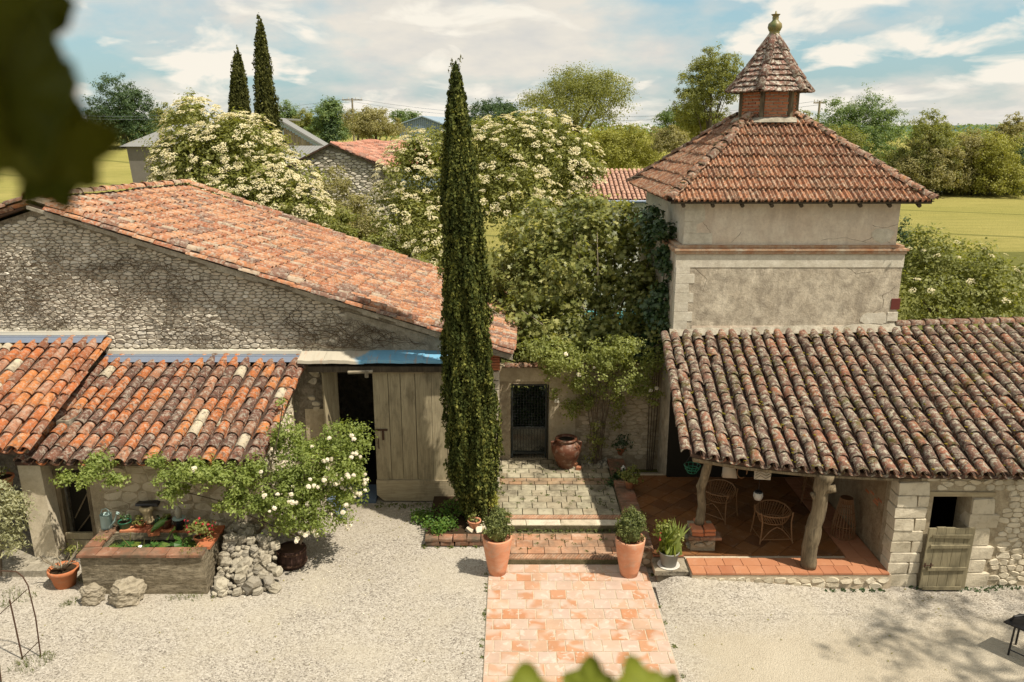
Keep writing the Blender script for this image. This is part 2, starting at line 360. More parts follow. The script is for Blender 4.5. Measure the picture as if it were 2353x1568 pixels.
RUST = simple('rusty_iron', (0.07, 0.035, 0.02), 0.9)
ZINC = simple('zinc_sheet', (0.22, 0.26, 0.34), 0.5, 0.3)
WHITEP = simple('white_paint', (0.68, 0.64, 0.54), 0.7, var=0.2)
SOIL = simple('potting_soil', (0.045, 0.03, 0.018), 1.0, spec=0.05, sc=30)
GREENP = simple('green_plastic', (0.02, 0.16, 0.09), 0.35)
CANM = simple('pale_enamel', (0.36, 0.48, 0.46), 0.5, 0.2)
CERAM = simple('cream_ceramic', (0.50, 0.40, 0.24), 0.6)
FROG = simple('green_glaze', (0.12, 0.22, 0.05), 0.3)
DARKPOT = simple('dark_glaze', (0.02, 0.024, 0.03), 0.25)
WHITEC = simple('white_ceramic', (0.62, 0.60, 0.55), 0.5)
CLOTH = simple('pale_cloth', (0.50, 0.44, 0.36), 0.9)
RATTAN = simple('rattan', (0.23, 0.12, 0.052), 0.6, sc=30)  # cane browns darkened to put porch shade into the colour
RATTAN_D = simple('dark_rattan', (0.16, 0.075, 0.03), 0.6, sc=30)
GREYPOT = simple('zinc_pot', (0.26, 0.255, 0.23), 0.6, 0.2)
GATEM = simple('gate_iron', (0.028, 0.034, 0.033), 0.6)
GLASSD = simple('dark_pane', (0.012, 0.016, 0.014), 0.12, spec=0.6)
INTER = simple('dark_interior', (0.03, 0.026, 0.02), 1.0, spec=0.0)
BLUESTEP = simple('blue_grey_stone', (0.10, 0.14, 0.20), 0.8)
SHEDW = plaster('shed_render', (0.19, 0.175, 0.155), (0.14, 0.128, 0.112), 0.4, 0.4, (0.17, 0.155, 0.138), 0.1)
SLATE = simple('grey_sheeting', (0.22, 0.22, 0.21), 0.7, sc=1.2)
HANG = simple('blue_grey_cladding', (0.22, 0.29, 0.36), 0.6, sc=0.5, var=0.1)
BLUEPANEL = simple('pale_blue_panel', (0.50, 0.60, 0.66), 0.6, sc=1, var=0.1)
TIMBERC = wood('timber_cladding', (0.42, 0.35, 0.24), (0.30, 0.25, 0.17), (3, 3, 0.3))
BARREL = wood('barrel_stave', (0.085, 0.045, 0.035), (0.04, 0.025, 0.022), (9, 9, 1))
def canopy_mat():
    t = NT('painted_sheet_metal'); v = t.pos()
    sx_ = t.n('SeparateXYZ', {0: v}).outputs[0]
    e = t.math('ADD', sx_, t.mul(t.noise(1.6, 4, 0.6, v), 2.0))
    c = t.mix(t.ramp(t.n('MapRange', {0: e, 1: -2.9, 2: -2.1}).outputs[0], [(0.3, 0), (0.7, 1)]), (0.46, 0.42, 0.34), (0.16, 0.38, 0.56))
    c = t.mix(t.mul(t.ramp(t.noise(3, 6, 0.7, t.pos((4, 0.5, 0.5))), [(0.55, 0), (0.66, 1)]), 0.6), c, (0.40, 0.26, 0.18))
    return t.fin(c, 0.5, None, 0.4)
CANOPY = canopy_mat()
def leaf_mat(name, a, b, c3, tr=0.35, rough=0.55, spec=0.35, clump=0.5, nsc=1.1, nv=(1, 1, 1)):
    t = NT(name); c = t.ramp(t.rnd(), [(0, a), (0.5, b), (1, c3)])
    n = t.ramp(t.noise(nsc, 3, 0.5, t.pos(nv)), [(0.38, 0), (0.60, 1)])
    c = t.mix(t.mul(n, clump), c, a)
    p = t.n('BsdfPrincipled', {'Base Color': c, 'Roughness': rough, 'Specular IOR Level': spec})
    tl = t.n('BsdfTranslucent', {0: t.mix(1.0, c, (1.5, 1.45, 0.6), 'MULTIPLY')})
    ms = t.n('MixShader', {0: tr, 1: p.outputs[0], 2: tl.outputs[0]})
    t.t.links.new(ms.outputs[0], t.out.inputs[0]); return t.m
L_ELDER = leaf_mat('elder_leaf', (0.139, 0.150, 0.034), (0.235, 0.250, 0.062), (0.348, 0.365, 0.118), 0.42)
L_FIG = leaf_mat('fig_leaf', (0.105, 0.125, 0.032), (0.21, 0.225, 0.06), (0.42, 0.41, 0.14), 0.40, 0.45, 0.4)
L_IVY = leaf_mat('ivy_leaf', (0.026, 0.055, 0.018), (0.044, 0.085, 0.025), (0.078, 0.125, 0.034), 0.2, 0.4, 0.5)
L_CYP = leaf_mat('cypress_spray', (0.037, 0.050, 0.013), (0.113, 0.130, 0.031), (0.261, 0.260, 0.067), 0.2, 0.8, 0.12, 0.85, 6.0, (1, 1, .22))
L_CYP2 = leaf_mat('far_cypress_spray', (0.057, 0.062, 0.018), (0.104, 0.110, 0.031), (0.174, 0.170, 0.050), 0.2, 0.8, 0.12, 0.7, 4.0, (1, 1, .3))
L_OLIVE = leaf_mat('mid_green_leaf', (0.148, 0.165, 0.043), (0.226, 0.240, 0.065), (0.322, 0.330, 0.101), 0.42)
L_YEL = leaf_mat('yellow_green_leaf', (0.211, 0.215, 0.034), (0.290, 0.290, 0.050), (0.378, 0.370, 0.090))
L_DARK = leaf_mat('dark_green_leaf', (0.035, 0.068, 0.027), (0.061, 0.105, 0.036), (0.104, 0.155, 0.050), 0.3)
L_TEAL = leaf_mat('cool_green_leaf', (0.096, 0.155, 0.056), (0.157, 0.225, 0.078), (0.252, 0.310, 0.101), 0.38)
L_TAN = leaf_mat('tan_green_leaf', (0.205, 0.186, 0.067), (0.288, 0.265, 0.101), (0.391, 0.353, 0.168))
L_ROSE = leaf_mat('rose_leaf', (0.148, 0.195, 0.045), (0.252, 0.310, 0.078), (0.383, 0.440, 0.146), 0.45)
L_ROSE2 = leaf_mat('climber_leaf', (0.157, 0.185, 0.045), (0.278, 0.310, 0.090), (0.418, 0.450, 0.168), 0.45)
L_BOX = leaf_mat('box_leaf', (0.070, 0.090, 0.025), (0.148, 0.175, 0.050), (0.261, 0.280, 0.090), 0.3)
L_SILVER = leaf_mat('silver_leaf', (0.26, 0.27, 0.15), (0.34, 0.34, 0.20), (0.44, 0.43, 0.27), 0.3)
L_GRASS = leaf_mat('weed_leaf', (0.078, 0.100, 0.022), (0.131, 0.160, 0.039), (0.191, 0.200, 0.067), 0.3)
L_BRIGHT = leaf_mat('fresh_leaf', (0.06, 0.14, 0.02), (0.11, 0.20, 0.03), (0.20, 0.27, 0.05), 0.35)
L_VINE = leaf_mat('vine_leaf', (0.12, 0.14, 0.016), (0.17, 0.18, 0.02), (0.20, 0.20, 0.025), 0.45, 0.6, 0.2)  # shaded copy: backlit darkness put into the colour
L_VINE2 = leaf_mat('sunlit_vine_leaf', (0.20, 0.24, 0.03), (0.24, 0.27, 0.035), (0.28, 0.30, 0.04), 0.45, 0.6, 0.2)  # brighter copy of the vine leaf, sunlight put into the colour
L_LILY = leaf_mat('lily_pad', (0.03, 0.085, 0.02), (0.06, 0.13, 0.025), (0.12, 0.16, 0.03), 0.1, 0.25, 0.6)
F_ELDER = leaf_mat('elder_flower', (0.55, 0.49, 0.29), (0.66, 0.60, 0.40), (0.76, 0.71, 0.54), 0.2, 0.9, 0.1, 0.2)
F_ROSE = leaf_mat('rose_petal', (0.74, 0.68, 0.60), (0.80, 0.77, 0.70), (0.82, 0.74, 0.70), 0.25, 0.8, 0.1, 0.1)
F_RED = leaf_mat('red_petal', (0.40, 0.02, 0.04), (0.55, 0.04, 0.06), (0.50, 0.08, 0.12), 0.2, 0.7, 0.2, 0.1)
def gravel_mat():
    t = NT('gravel'); v = t.pos()
    vo = t.n('TexVoronoi', {'Vector': v, 'Scale': 40.0, 'Randomness': 1.0})
    pc = t.n('SeparateColor', {0: vo.outputs['Color']}).outputs[0]
    c = t.ramp(pc, [(0, (0.13, 0.114, 0.096)), (0.25, (0.31, 0.280, 0.240)), (0.6, (0.39, 0.356, 0.306)), (1, (0.53, 0.49, 0.43))])
    c = t.mix(t.mul(t.ramp(t.noise(60, 4, 0.7, v), [(0.45, 0), (0.6, 1)]), 0.35), c, (0.22, 0.19, 0.145))
    xyz = t.n('SeparateXYZ', {0: v})
    # the sandy, driven-over middle of the right-hand yard
    w = t.mul(t.noise(0.8, 5, 0.6, v), 1.8)
    d = t.math('SUBTRACT', t.math('SUBTRACT', 14.25, xyz.outputs[1]), w)
    m1 = t.n('MapRange', {0: d, 1: -0.5, 2: 0.5}).outputs[0]
    m2 = t.n('MapRange', {0: t.math('ADD', xyz.outputs[0], w), 1: 3.6, 2: 4.6}).outputs[0]
    sand = t.mix(t.noise(2.5, 7, 0.7, v), (0.36, 0.31, 0.23), (0.43, 0.375, 0.285))
    sand = t.mix(t.mul(t.noise(90, 3, 0.7, v), 0.5), sand, (0.30, 0.26, 0.19))
    c = t.mix(t.mul(t.mul(m1, m2), 0.8), c, sand)
    c = t.mix(t.mul(t.ramp(t.noise(0.9, 6, 0.65, v), [(0.45, 0), (0.75, 1)]), 0.35), c, (0.28, 0.24, 0.17))
    # faint wheel tracks curving into the yard
    rr_ = t.n('VectorMath', {0: t.n('VectorMath', {0: v, 1: (16.0, 6.0, 0.0)}, operation='SUBTRACT').outputs[0]}, operation='LENGTH').outputs['Value']
    rw = t.math('ADD', rr_, t.mul(t.noise(0.6, 3, 0.5, v), 1.2))
    tk = t.n('MapRange', {0: t.math('PINGPONG', rw, 0.85), 1: 0.20, 2: 0.02}).outputs[0]
    c = t.mix(t.mul(t.mul(tk, t.mul(m1, m2)), 0.10), c, (0.50, 0.44, 0.35))
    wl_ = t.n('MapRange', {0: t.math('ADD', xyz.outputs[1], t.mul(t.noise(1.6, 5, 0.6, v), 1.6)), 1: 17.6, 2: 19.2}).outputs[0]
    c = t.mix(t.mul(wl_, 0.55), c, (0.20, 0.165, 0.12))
    c = t.mix(t.mul(t.ramp(t.noise(2.2, 8, 0.75, v), [(0.54, 0), (0.72, 1)]), 0.35), c, (0.24, 0.20, 0.15))
    c = t.mix(t.mul(t.ramp(t.noise(0.45, 5, 0.6, v), [(0.42, 0), (0.62, 1)]), 0.30), c, (0.50, 0.455, 0.37))
    h = t.math('SUBTRACT', 1.0, vo.outputs['Distance'])
    return t.fin(c, 0.95, t.bump(h, 0.7, 0.02), 0.1)
GRAVEL = gravel_mat()
def field_mat():
    t = NT('field_crop'); v = t.pos()
    c = t.mix(t.ramp(t.noise(0.05, 6, 0.6, v), [(0.35, 0), (0.65, 1)]), (0.33, 0.29, 0.095), (0.25, 0.235, 0.065))
    c = t.mix(t.mul(t.ramp(t.noise(0.35, 9, 0.75, t.pos((0.4, 2.2, 1))), [(0.40, 0), (0.62, 1)]), 0.6), c, (0.17, 0.165, 0.045))
    c = t.mix(t.mul(t.ramp(t.noise(4, 6, 0.7, t.pos((1, 1, 1))), [(0.42, 0), (0.62, 1)]), 0.4), c, (0.36, 0.32, 0.10))
    # tramlines left by the tractor
    vr = t.n('VectorRotate', {'Vector': v, 'Angle': R(-62)}, rotation_type='Z_AXIS').outputs[0]
    xr = t.n('SeparateXYZ', {0: vr}).outputs[0]
    xw = t.math('ADD', xr, t.mul(t.noise(0.03, 2, 0.5, v), 8.0))
    fr = t.math('PINGPONG', xw, 11.0)
    line = t.n('MapRange', {0: fr, 1: 0.7, 2: 0.2}).outputs[0]
    c = t.mix(t.mul(line, 0.65), c, (0.07, 0.085, 0.02))
    return t.fin(c, 0.95, t.bump(t.noise(3.0, 6, 0.8, v), 0.9, 0.25), 0.05)
FIELD = field_mat()
def garden_mat():
    t = NT('garden_grass'); c = t.mix(t.noise(1.5, 6, 0.6), (0.07, 0.08, 0.02), (0.17, 0.165, 0.05)); return t.fin(c, 1.0, t.bump(t.noise(25, 4, 0.7), 0.8, 0.05), 0.05)
GARDEN = garden_mat()
HILL = simple('far_hill', (0.07, 0.12, 0.12), 1.0, spec=0.0, sc=0.02)
def water_mat(name, c, rough=0.05):
    t = NT(name); return t.fin(c, rough, t.bump(t.noise(6, 3, 0.5), 0.1, 0.02), 0.5)
WATER = water_mat('pond_water', (0.008, 0.012, 0.006))
POOLW = water_mat('pool_water', (0.06, 0.34, 0.38))

# ---------------------------------------------------------------- piece generators
def canal_mesh(name, mat, L=0.48, r0=0.105, r1=0.082, th=0.014, seg=6, flip=False, jit=0.0):
    """half-round tile; lower end at y=0 running up to y=L; arch up (or down when flip)"""
    vs = []; fs = []
    hs = -1 if flip else 1
    for y, r in ((0, r0), (L, r1)):
        for rr in (r, r - th):
            for k in range(seg + 1):
                a = math.pi * k / seg
                vs.append((-rr * math.cos(a) + random.uniform(-jit, jit), y + random.uniform(-jit, jit), hs * rr * math.sin(a) * 0.86 + random.uniform(-jit, jit)))
    n = seg + 1
    for k in range(seg):
        fs.append((k, k + 1, 2*n + k + 1, 2*n + k)); fs.append((n + k + 1, n + k, 3*n + k, 3*n + k + 1))
        fs.append((k + 1, k, n + k, n + k + 1))
    if flip: fs = [tuple(reversed(f)) for f in fs]
    me = bpy.data.meshes.new(name); me.from_pydata(vs, [], fs); me.materials.append(mat)
    me.polygons.foreach_set('use_smooth', [True] * len(me.polygons)); me.update(); return me
from mathutils import noise as mn
def tiled_roof(roof, TL, TR, BR, BL, pitch, expo, mat, n_parts=300, r=0.105, sag=0.03, lift=0.10, over=0.06, row_name='roof_tile', jit=0.02, chan=True):
    """rows of half-round tiles on the quad TL-TR (top) BR-BL (eave)"""
    TL, TR, BR, BL = map(Vector, (TL, TR, BR, BL))
    ncol = max(1, round(((TR-TL).length + (BR-BL).length) / 2 / pitch)); nrow = max(1, round(((BL-TL).length + (BR-TR).length) / 2 / expo))
    variants = [canal_mesh(row_name + '_mesh', mat, expo * 1.2, r * random.uniform(.95, 1.05), r * random.uniform(.78, .86), jit=0.004) for _ in range(5)]
    cmesh = canal_mesh('channel_mesh', mat, expo * 1.16, r * 0.95, r * 1.05, flip=True)
    va = [me_arrays(m) for m in variants]; ca = me_arrays(cmesh)
    def S(s, t): return (TL.lerp(TR, s)).lerp(BL.lerp(BR, s), t)
    items = []; ch = Bulk(); rest = Bulk()
    def mtx(s, t, dx=0, dz=0, rz=0, tilt=0.0, ch=False):
        p = S(s, t); dn = (S(s, min(t, 1) ) - S(s, min(t, 1) - 0.05)).normalized(); ac = (S(min(s + .02, 1), t) - S(max(s - .02, 0), t)).normalized()
        n = ac.cross(dn)
        if n.z < 0: n = -n
        n.normalize(); y = -dn; x = y.cross(n).normalized()
        rot = Matrix((x, y, n)).transposed() @ Matrix.Rotation(rz, 3, 'Z') @ Matrix.Rotation(-tilt, 3, 'X')
        zz = sag * 2 * (mn.noise(p * 0.45) - 0.25)
        M = rot.to_4x4(); M.translation = p + n * (dz + zz) + x * dx + dn * over
        return M
    for i in range(ncol):
        cj = random.uniform(-1, 1) * jit
        for j in range(nrow):
            t = (j + 1) / nrow
            M = mtx((i + .5) / ncol, t, cj + random.gauss(0, jit * 0.4), lift + random.uniform(-.004, .010), random.gauss(0, .032), 0.045)
            items.append((M, random.randrange(5)))
        if chan and i < ncol:
            for j in range(nrow):
                ch.add(ca, mtx((i + 1.0) / ncol if i < ncol - 1 else 1.0, (j + 1) / nrow, cj, lift - 0.005, 0, 0.045) )
    seen = []
    for k, (M, v) in enumerate(items):
        q = proj(M.translation)
        seen.append((1e9 if not in_frame(M.translation, 10) else q[2], k))
    seen.sort(); top = set(k for d, k in seen[:n_parts] if d < 1e8)
    for k, (M, v) in enumerate(items):
        if k in top: link(row_name, variants[v], roof, M.translation, M.to_euler())
        else: rest.add(va[v], M)
    rest.build('far_' + row_name if top else row_name, mat, roof)
    if chan: ch.build('channel_tile', mat, roof)
def line_tiles(roof, A, B, step, mat, r, name, up=Vector((0, 0, 1)), lift=0.0, jit=0.015, n_out=Vector((0, 0, 0))):
    """a single file of half-round tiles from A (top) down to B"""
    A, B = Vector(A), Vector(B); n = max(1, round((B - A).length / step)); d = (B - A).normalized()
    ms = [canal_mesh(name + '_mesh', mat, step * 1.18, r * random.uniform(.96, 1.06), r * .84, jit=0.005) for _ in range(3)]
    for j in range(n):
        p = A.lerp(B, (j + 1) / n); y = -d; x = y.cross(up).normalized(); z = x.cross(y)
        M = Matrix((x, y, z)).transposed() @ Matrix.Rotation(random.gauss(0, .03), 3, 'Z') @ Matrix.Rotation(-0.05, 3, 'X')
        link(name, ms[j % 3], roof, p + z * (lift + random.uniform(0, .012)) + x * random.gauss(0, jit) + n_out, M.to_euler())
def stone_mesh(name, mat, k):
    r = random.Random(k * 77 + 5); n = 8; vs = []; out = []
    for i in range(n):
        a = 2 * math.pi * (i + 0.5) / n + r.uniform(-.17, .17)
        c, s = math.cos(a), math.sin(a); e = 0.36
        x = 0.5 * math.copysign(abs(c) ** e, c) * r.uniform(.88, 1.0); z = 0.5 * math.copysign(abs(s) ** e, s) * r.uniform(.86, 1.0)
        out.append((x, z))
    for x, z in out: vs.append((x, 0.6, z))
    for x, z in out: vs.append((x, -0.35 + r.uniform(-.15, .15), z))
    for x, z in out: vs.append((x * .80, -0.9 + r.uniform(-.22, .22), z * .76))
    vs.append((r.uniform(-.1, .1), -1.05, r.uniform(-.1, .1)))
    fs = [(i, (i+1) % n, n + (i+1) % n, n + i) for i in range(n)] + [(n + i, n + (i+1) % n, 2*n + (i+1) % n, 2*n + i) for i in range(n)] + [(2*n + i, 2*n + (i+1) % n, 3*n) for i in range(n)]
    me = bpy.data.meshes.new(name); me.from_pydata(vs, [], [tuple(reversed(f)) for f in fs]); me.materials.append(mat)
    me.update(); return me
STONES = {}
def stone_set(mat):
    if mat.name not in STONES:
        ms = [stone_mesh('stone_mesh', mat, k) for k in range(12)]; 
        STONES[mat.name] = (ms, [me_arrays(m) for m in ms])
    return STONES[mat.name]
def rubble(wall, origin, ux, poly, mat, course=(.09, .15), width=(.14, .38), depth=0.03, n_parts=300, gap=0.016, name='stone', small='small_stone', skip=(), jit=.34):
    """irregular fitted stones over a polygon given in wall coordinates (u along ux, z up); each stands proud of the mortar"""
    origin = Vector(origin); ux = Vector(ux).normalized(); nrm = Vector((ux.y, -ux.x, 0))
    hm = (course[0] + course[1]) / 2; wm = (width[0] + width[1]) / 2; ar = wm / hm * .82
    def inside(u, z):
        c = False; j = len(poly) - 1
        for i in range(len(poly)):
            (x1, z1), (x2, z2) = poly[i], poly[j]
            if (z1 > z) != (z2 > z) and u < (x2 - x1) * (z - z1) / (z2 - z1) + x1: c = not c
            j = i
        if c:
            for a, b, c0, d in skip:
                if a < u < b and c0 < z < d: return False
        return c
    us = [p[0] for p in poly]; zs = [p[1] for p in poly]; S = []; z = min(zs) - hm; r_ = 0
    while z < max(zs) + hm:
        h = random.uniform(*course); u = min(us) - wm * random.uniform(.5, 1.5)
        while u < max(us) + wm:
            w = random.uniform(*width); S.append((u + w / 2 + random.gauss(0, jit * .25) * w, (z + h / 2 + random.gauss(0, jit) * h * .75) * ar)); u += w
        z += h
    cell = wm * 1.1; grid = {}
    for k, (x, y) in enumerate(S): grid.setdefault((int(x // cell), int(y // cell)), []).append(k)
    items = []
    for k, (x, y) in enumerate(S):
        if not inside(x, y / ar): continue
        p = [(x - wm, y - wm), (x + wm, y - wm), (x + wm, y + wm), (x - wm, y + wm)]; gx, gy = int(x // cell), int(y // cell)
        for i in range(gx - 2, gx + 3):
            for j in range(gy - 2, gy + 3):
                for q in grid.get((i, j), ()):
                    if q == k: continue
                    dx, dy = S[q][0] - x, S[q][1] - y; m = (dx * dx + dy * dy) / 2; out = []
                    if m < 1e-6: continue
                    f = [(a - x) * dx + (b - y) * dy - m for a, b in p]
                    for t in range(len(p)):
                        a, b = p[t], p[(t + 1) % len(p)]; fa, fb = f[t], f[(t + 1) % len(p)]
                        if fa <= 0: out.append(a)
                        if fa * fb < 0: s = fa / (fa - fb); out.append((a[0] + (b[0] - a[0]) * s, a[1] + (b[1] - a[1]) * s))
                    p = out
                    if not p: break
                if not p: break
            if not p: break
        if len(p) < 3: continue
        p = [(a, b / ar) for a, b in p]; cx = sum(a for a, b in p) / len(p); cz = sum(b for a, b in p) / len(p)
        if not all(inside(a * .85 + cx * .15, b * .85 + cz * .15) for a, b in p): continue
        W_ = max(a for a, b in p) - min(a for a, b in p); H_ = max(b for a, b in p) - min(b for a, b in p)
        if W_ < .05 or H_ < .035: continue
        fx, fz = max(.4, 1 - gap * 1.3 / W_), max(.4, 1 - gap * 1.3 / H_); q = [((a - cx) * fx, (b - cz) * fz) for a, b in p]; ch = []
        for t in range(len(q)):
            a, b, c = q[t - 1], q[t], q[(t + 1) % len(q)]; e = .26
            ch.append((b[0] + (a[0] - b[0]) * e, b[1] + (a[1] - b[1]) * e)); ch.append((b[0] + (c[0] - b[0]) * e, b[1] + (c[1] - b[1]) * e))
        if len(ch) > 14: ch = ch[::2] if len(ch) > 20 else ch[:14]
        items.append((cx, cz, W_ * H_, ch))
    rot = Matrix((ux, -nrm, Vector((0, 0, 1)))).transposed(); V3_ = lambda a, d, c: (a, d, c)
    items.sort(key=lambda it: -it[2] if in_frame(origin + ux * it[0] + Vector((0, 0, it[1])), 5) else 1); rest = MB(); c_ = 0
    for (u, z, ar_, ch) in items:
        p = origin + ux * u + Vector((0, 0, z)); n = len(ch); d = depth * random.uniform(.55, 1.5); tx, tz = random.gauss(0, .12), random.gauss(0, .15)
        vs = [(a, .02, b) for a, b in ch] + [(a * .97, -d * .55, b * .97) for a, b in ch] + [(a * .80 + random.gauss(0, .003), -d * (1 + random.gauss(0, .10)) + a * tx + b * tz, b * .78) for a, b in ch]
        fs = [(i, n + i, n + (i + 1) % n, (i + 1) % n) for i in range(n)] + [(n + i, 2*n + i, 2*n + (i + 1) % n, n + (i + 1) % n) for i in range(n)] + [tuple(reversed(range(2*n, 3*n)))]
        fs = [tuple(reversed(f)) for f in fs]
        if c_ < n_parts and in_frame(p, 5):
            m = MB(); m.add(vs, fs); link(name, m.mesh('stone_mesh', mat), wall, p, rot.to_euler()); c_ += 1
        else:
            M = rot.to_4x4(); M.translation = p; rest.add(vs, fs, 0, M)
    if rest.v:
        o = link(small, rest.mesh(small, mat), wall, (0, 0, 0)); o['kind'] = 'stuff'
BOXES = {}
def block_mesh(mat, k=0, bev=0.06, j=0.03):
    """unit block with worn edges, origin at its centre"""
    key = (mat.name, k, bev)
    if key in BOXES: return BOXES[key]
    r = random.Random(k + 11); vs = []; b = bev
    for z in (-.5, .5 - b, .5):
        e = .5 if z < .5 else .5 - b
        for x, y in ((-e, -e), (e, -e), (e, e), (-e, e)):
            vs.append((x + r.uniform(-j, j), y + r.uniform(-j, j), z + (r.uniform(-j, j) if z == .5 else 0)))
    fs = [(3, 2, 1, 0), (8, 9, 10, 11)]
    for a in (0, 4): fs += [(a + i, a + (i+1) % 4, a + 4 + (i+1) % 4, a + 4 + i) for i in range(4)]
    me = bpy.data.meshes.new('block_mesh'); me.from_pydata(vs, [], fs); me.materials.append(mat); me.update()
    BOXES[key] = me; return me
def paving(par, x0, x1, y0, y1, z, tw, td, mat, name, th=0.03, gap=0.012, jit=0.004, shift=0.5, nv=4, rot=0.0, zf=None):
    nrow = max(1, round((y1 - y0) / td)); dy = (y1 - y0) / nrow
    for j in range(nrow):
        x = x0 - (shift * tw * (j % 2) if shift else 0) - random.uniform(0, .1) * (1 if shift else 0)
        while x < x1 - 0.02:
            w = tw * (random.uniform(.97, 1.03) if shift else 1)
            a, b = max(x, x0), min(x + w, x1)
            if b - a > 0.05:
                zc = z if zf is None else zf(y0 + (j + .5) * dy)
                link(name, block_mesh(mat, random.randrange(nv), 0.03, 0.012), par, ((a + b) / 2, y0 + (j + .5) * dy, zc - th / 2 + random.uniform(0, jit)),
                     (random.gauss(0, .004), random.gauss(0, .004), random.choice((0, math.pi)) + random.gauss(0, .006)), (b - a - gap, dy - gap, th))
            x += w

# ---------------------------------------------------------------- foliage generators
def unit(v): return v / np.maximum(np.linalg.norm(v, axis=1, keepdims=True), 1e-9)
def leaf_arrays(Pt, N, size, kind='leaf', up=None):
    """one small folded leaf per point; N is the leaf's face direction"""
    n = len(Pt); N = unit(N)
    T = rng.normal(size=(n, 3)) if up is None else up + rng.normal(size=(n, 3)) * 0.35
    T = unit(T - (T * N).sum(1, keepdims=True) * N); B = np.cross(N, T)
    s = size[:, None]
    if kind == 'leaf':
        pts = [(-.5, 0, 0), (.0, .30, .07), (.5, 0, -.06), (.0, -.30, .07)]; tr = [(0, 1, 2), (0, 2, 3)]
    elif kind == 'sliver':
        pts = [(-.5, 0, 0), (.0, .16, .03), (.5, 0, 0), (.0, -.16, .03)]; tr = [(0, 1, 2), (0, 2, 3)]
    elif kind == 'fig':      # five-lobed
        pts = [(-.5, 0, 0), (-.32, .34, .05), (-.08, .16, .03), (.14, .46, .0), (.16, .14, .02), (.55, 0, -.10), (.16, -.14, .02), (.14, -.46, .0), (-.08, -.16, .03), (-.32, -.34, .05)]
        tr = [(0, 1, 2), (2, 3, 4), (4, 5, 6), (6, 7, 8), (8, 9, 0), (0, 2, 8), (2, 4, 6), (2, 6, 8)]
    elif kind == 'blade':
        pts = [(-.5, .05, 0), (-.5, -.05, 0), (.0, .045, .10), (.0, -.045, .10), (.5, 0, -.05)]; tr = [(0, 2, 1), (1, 2, 3), (2, 4, 3)]
    pts = np.array(pts); V = (Pt[:, None, :] + s[:, None, :] * (pts[None, :, 0:1] * T[:, None, :] + pts[None, :, 1:2] * B[:, None, :] + pts[None, :, 2:3] * N[:, None, :]))
    F = np.array(tr)[None] + (np.arange(n) * len(pts))[:, None, None]
    return V.reshape(-1, 3), F.reshape(-1, 3)
def crown_points(blobs, n_clump, per, cr, seed=0, shell=(0.72, 1.02), low=-0.75, flat=0.75):
    """leaf clumps spread over and through a set of ellipsoids; returns points and outward directions"""
    w = np.array([b[1][0] * b[1][2] for b in blobs], float); w = w / w.sum()
    ids = rng.choice(len(blobs), n_clump, p=w)
    D = unit(rng.normal(size=(n_clump, 3))); D[:, 2] = np.where(D[:, 2] < low, -D[:, 2], D[:, 2])
    rad = rng.uniform(shell[0], shell[1], n_clump); inner = rng.random(n_clump) < 0.22; rad[inner] = rng.uniform(.3, .75, inner.sum())
    c = np.array([blobs[i][0] for i in ids]); r = np.array([blobs[i][1] for i in ids])
    bump = 1 + 0.24 * np.sin(D[:, :1] * 7 + ids[:, None] * 2.1) * np.cos(D[:, 2:3] * 6 + ids[:, None])
    Cc = c + D * r * rad[:, None] * bump
    csz = cr * rng.uniform(.6, 1.4, n_clump)
    O = np.repeat(np.arange(n_clump), per)
    off = rng.normal(size=(n_clump * per, 3)) * 0.44; off[:, 2] *= flat
    Pt = Cc[O] + off * csz[O][:, None]
    return Pt, unit(D[O] * 0.8 + unit(off) * 0.9), Cc, D
def crown(parent, name, blobs, n_clump, per, cr, size, mat, kind='leaf', shell=(0.72, 1.02), low=-0.75, updir=0.6, flat=0.75, rnd=0.5):
    Pt, out, Cc, D = crown_points(blobs, n_clump, per, cr, shell=shell, low=low, flat=flat)
    N = out + np.array([0, 0, updir]) + rng.normal(size=Pt.shape) * rnd
    V, F = leaf_arrays(Pt, N, size * rng.uniform(.6, 1.35, len(Pt)), kind)
    o = link(name, np_mesh(name, V, F, mat), parent, (0, 0, 0)); return o, Cc, D
def trunk(parent, base, top, r0, limbs, mat=None, name='trunk', lr=0.35, seg=7):
    base, top = Vector(base), Vector(top); mb = MB()
    pts = [base.lerp(top, t) + Vector((random.uniform(-1, 1), random.uniform(-1, 1), 0)) * r0 * (0.7 if 0 < t < 1 else 0) for t in (0, .25, .5, .75, 1)]
    mb.tube(pts, [r0 * 1.25, r0, r0 * .85, r0 * .7, r0 * .5], seg)
    for q in limbs:
        q = Vector(q); a = pts[2].lerp(pts[3], random.random()); m = a.lerp(q, .5) + Vector((0, 0, .12 * (q - a).length))
        mb.tube([a, a.lerp(m, .5) + Vector((0, 0, .03)), m, q], [r0 * lr * 1.3, r0 * lr, r0 * lr * .7, r0 * lr * .25], 5)
    return mb.build(name, mat or BARK, parent, smooth=True)
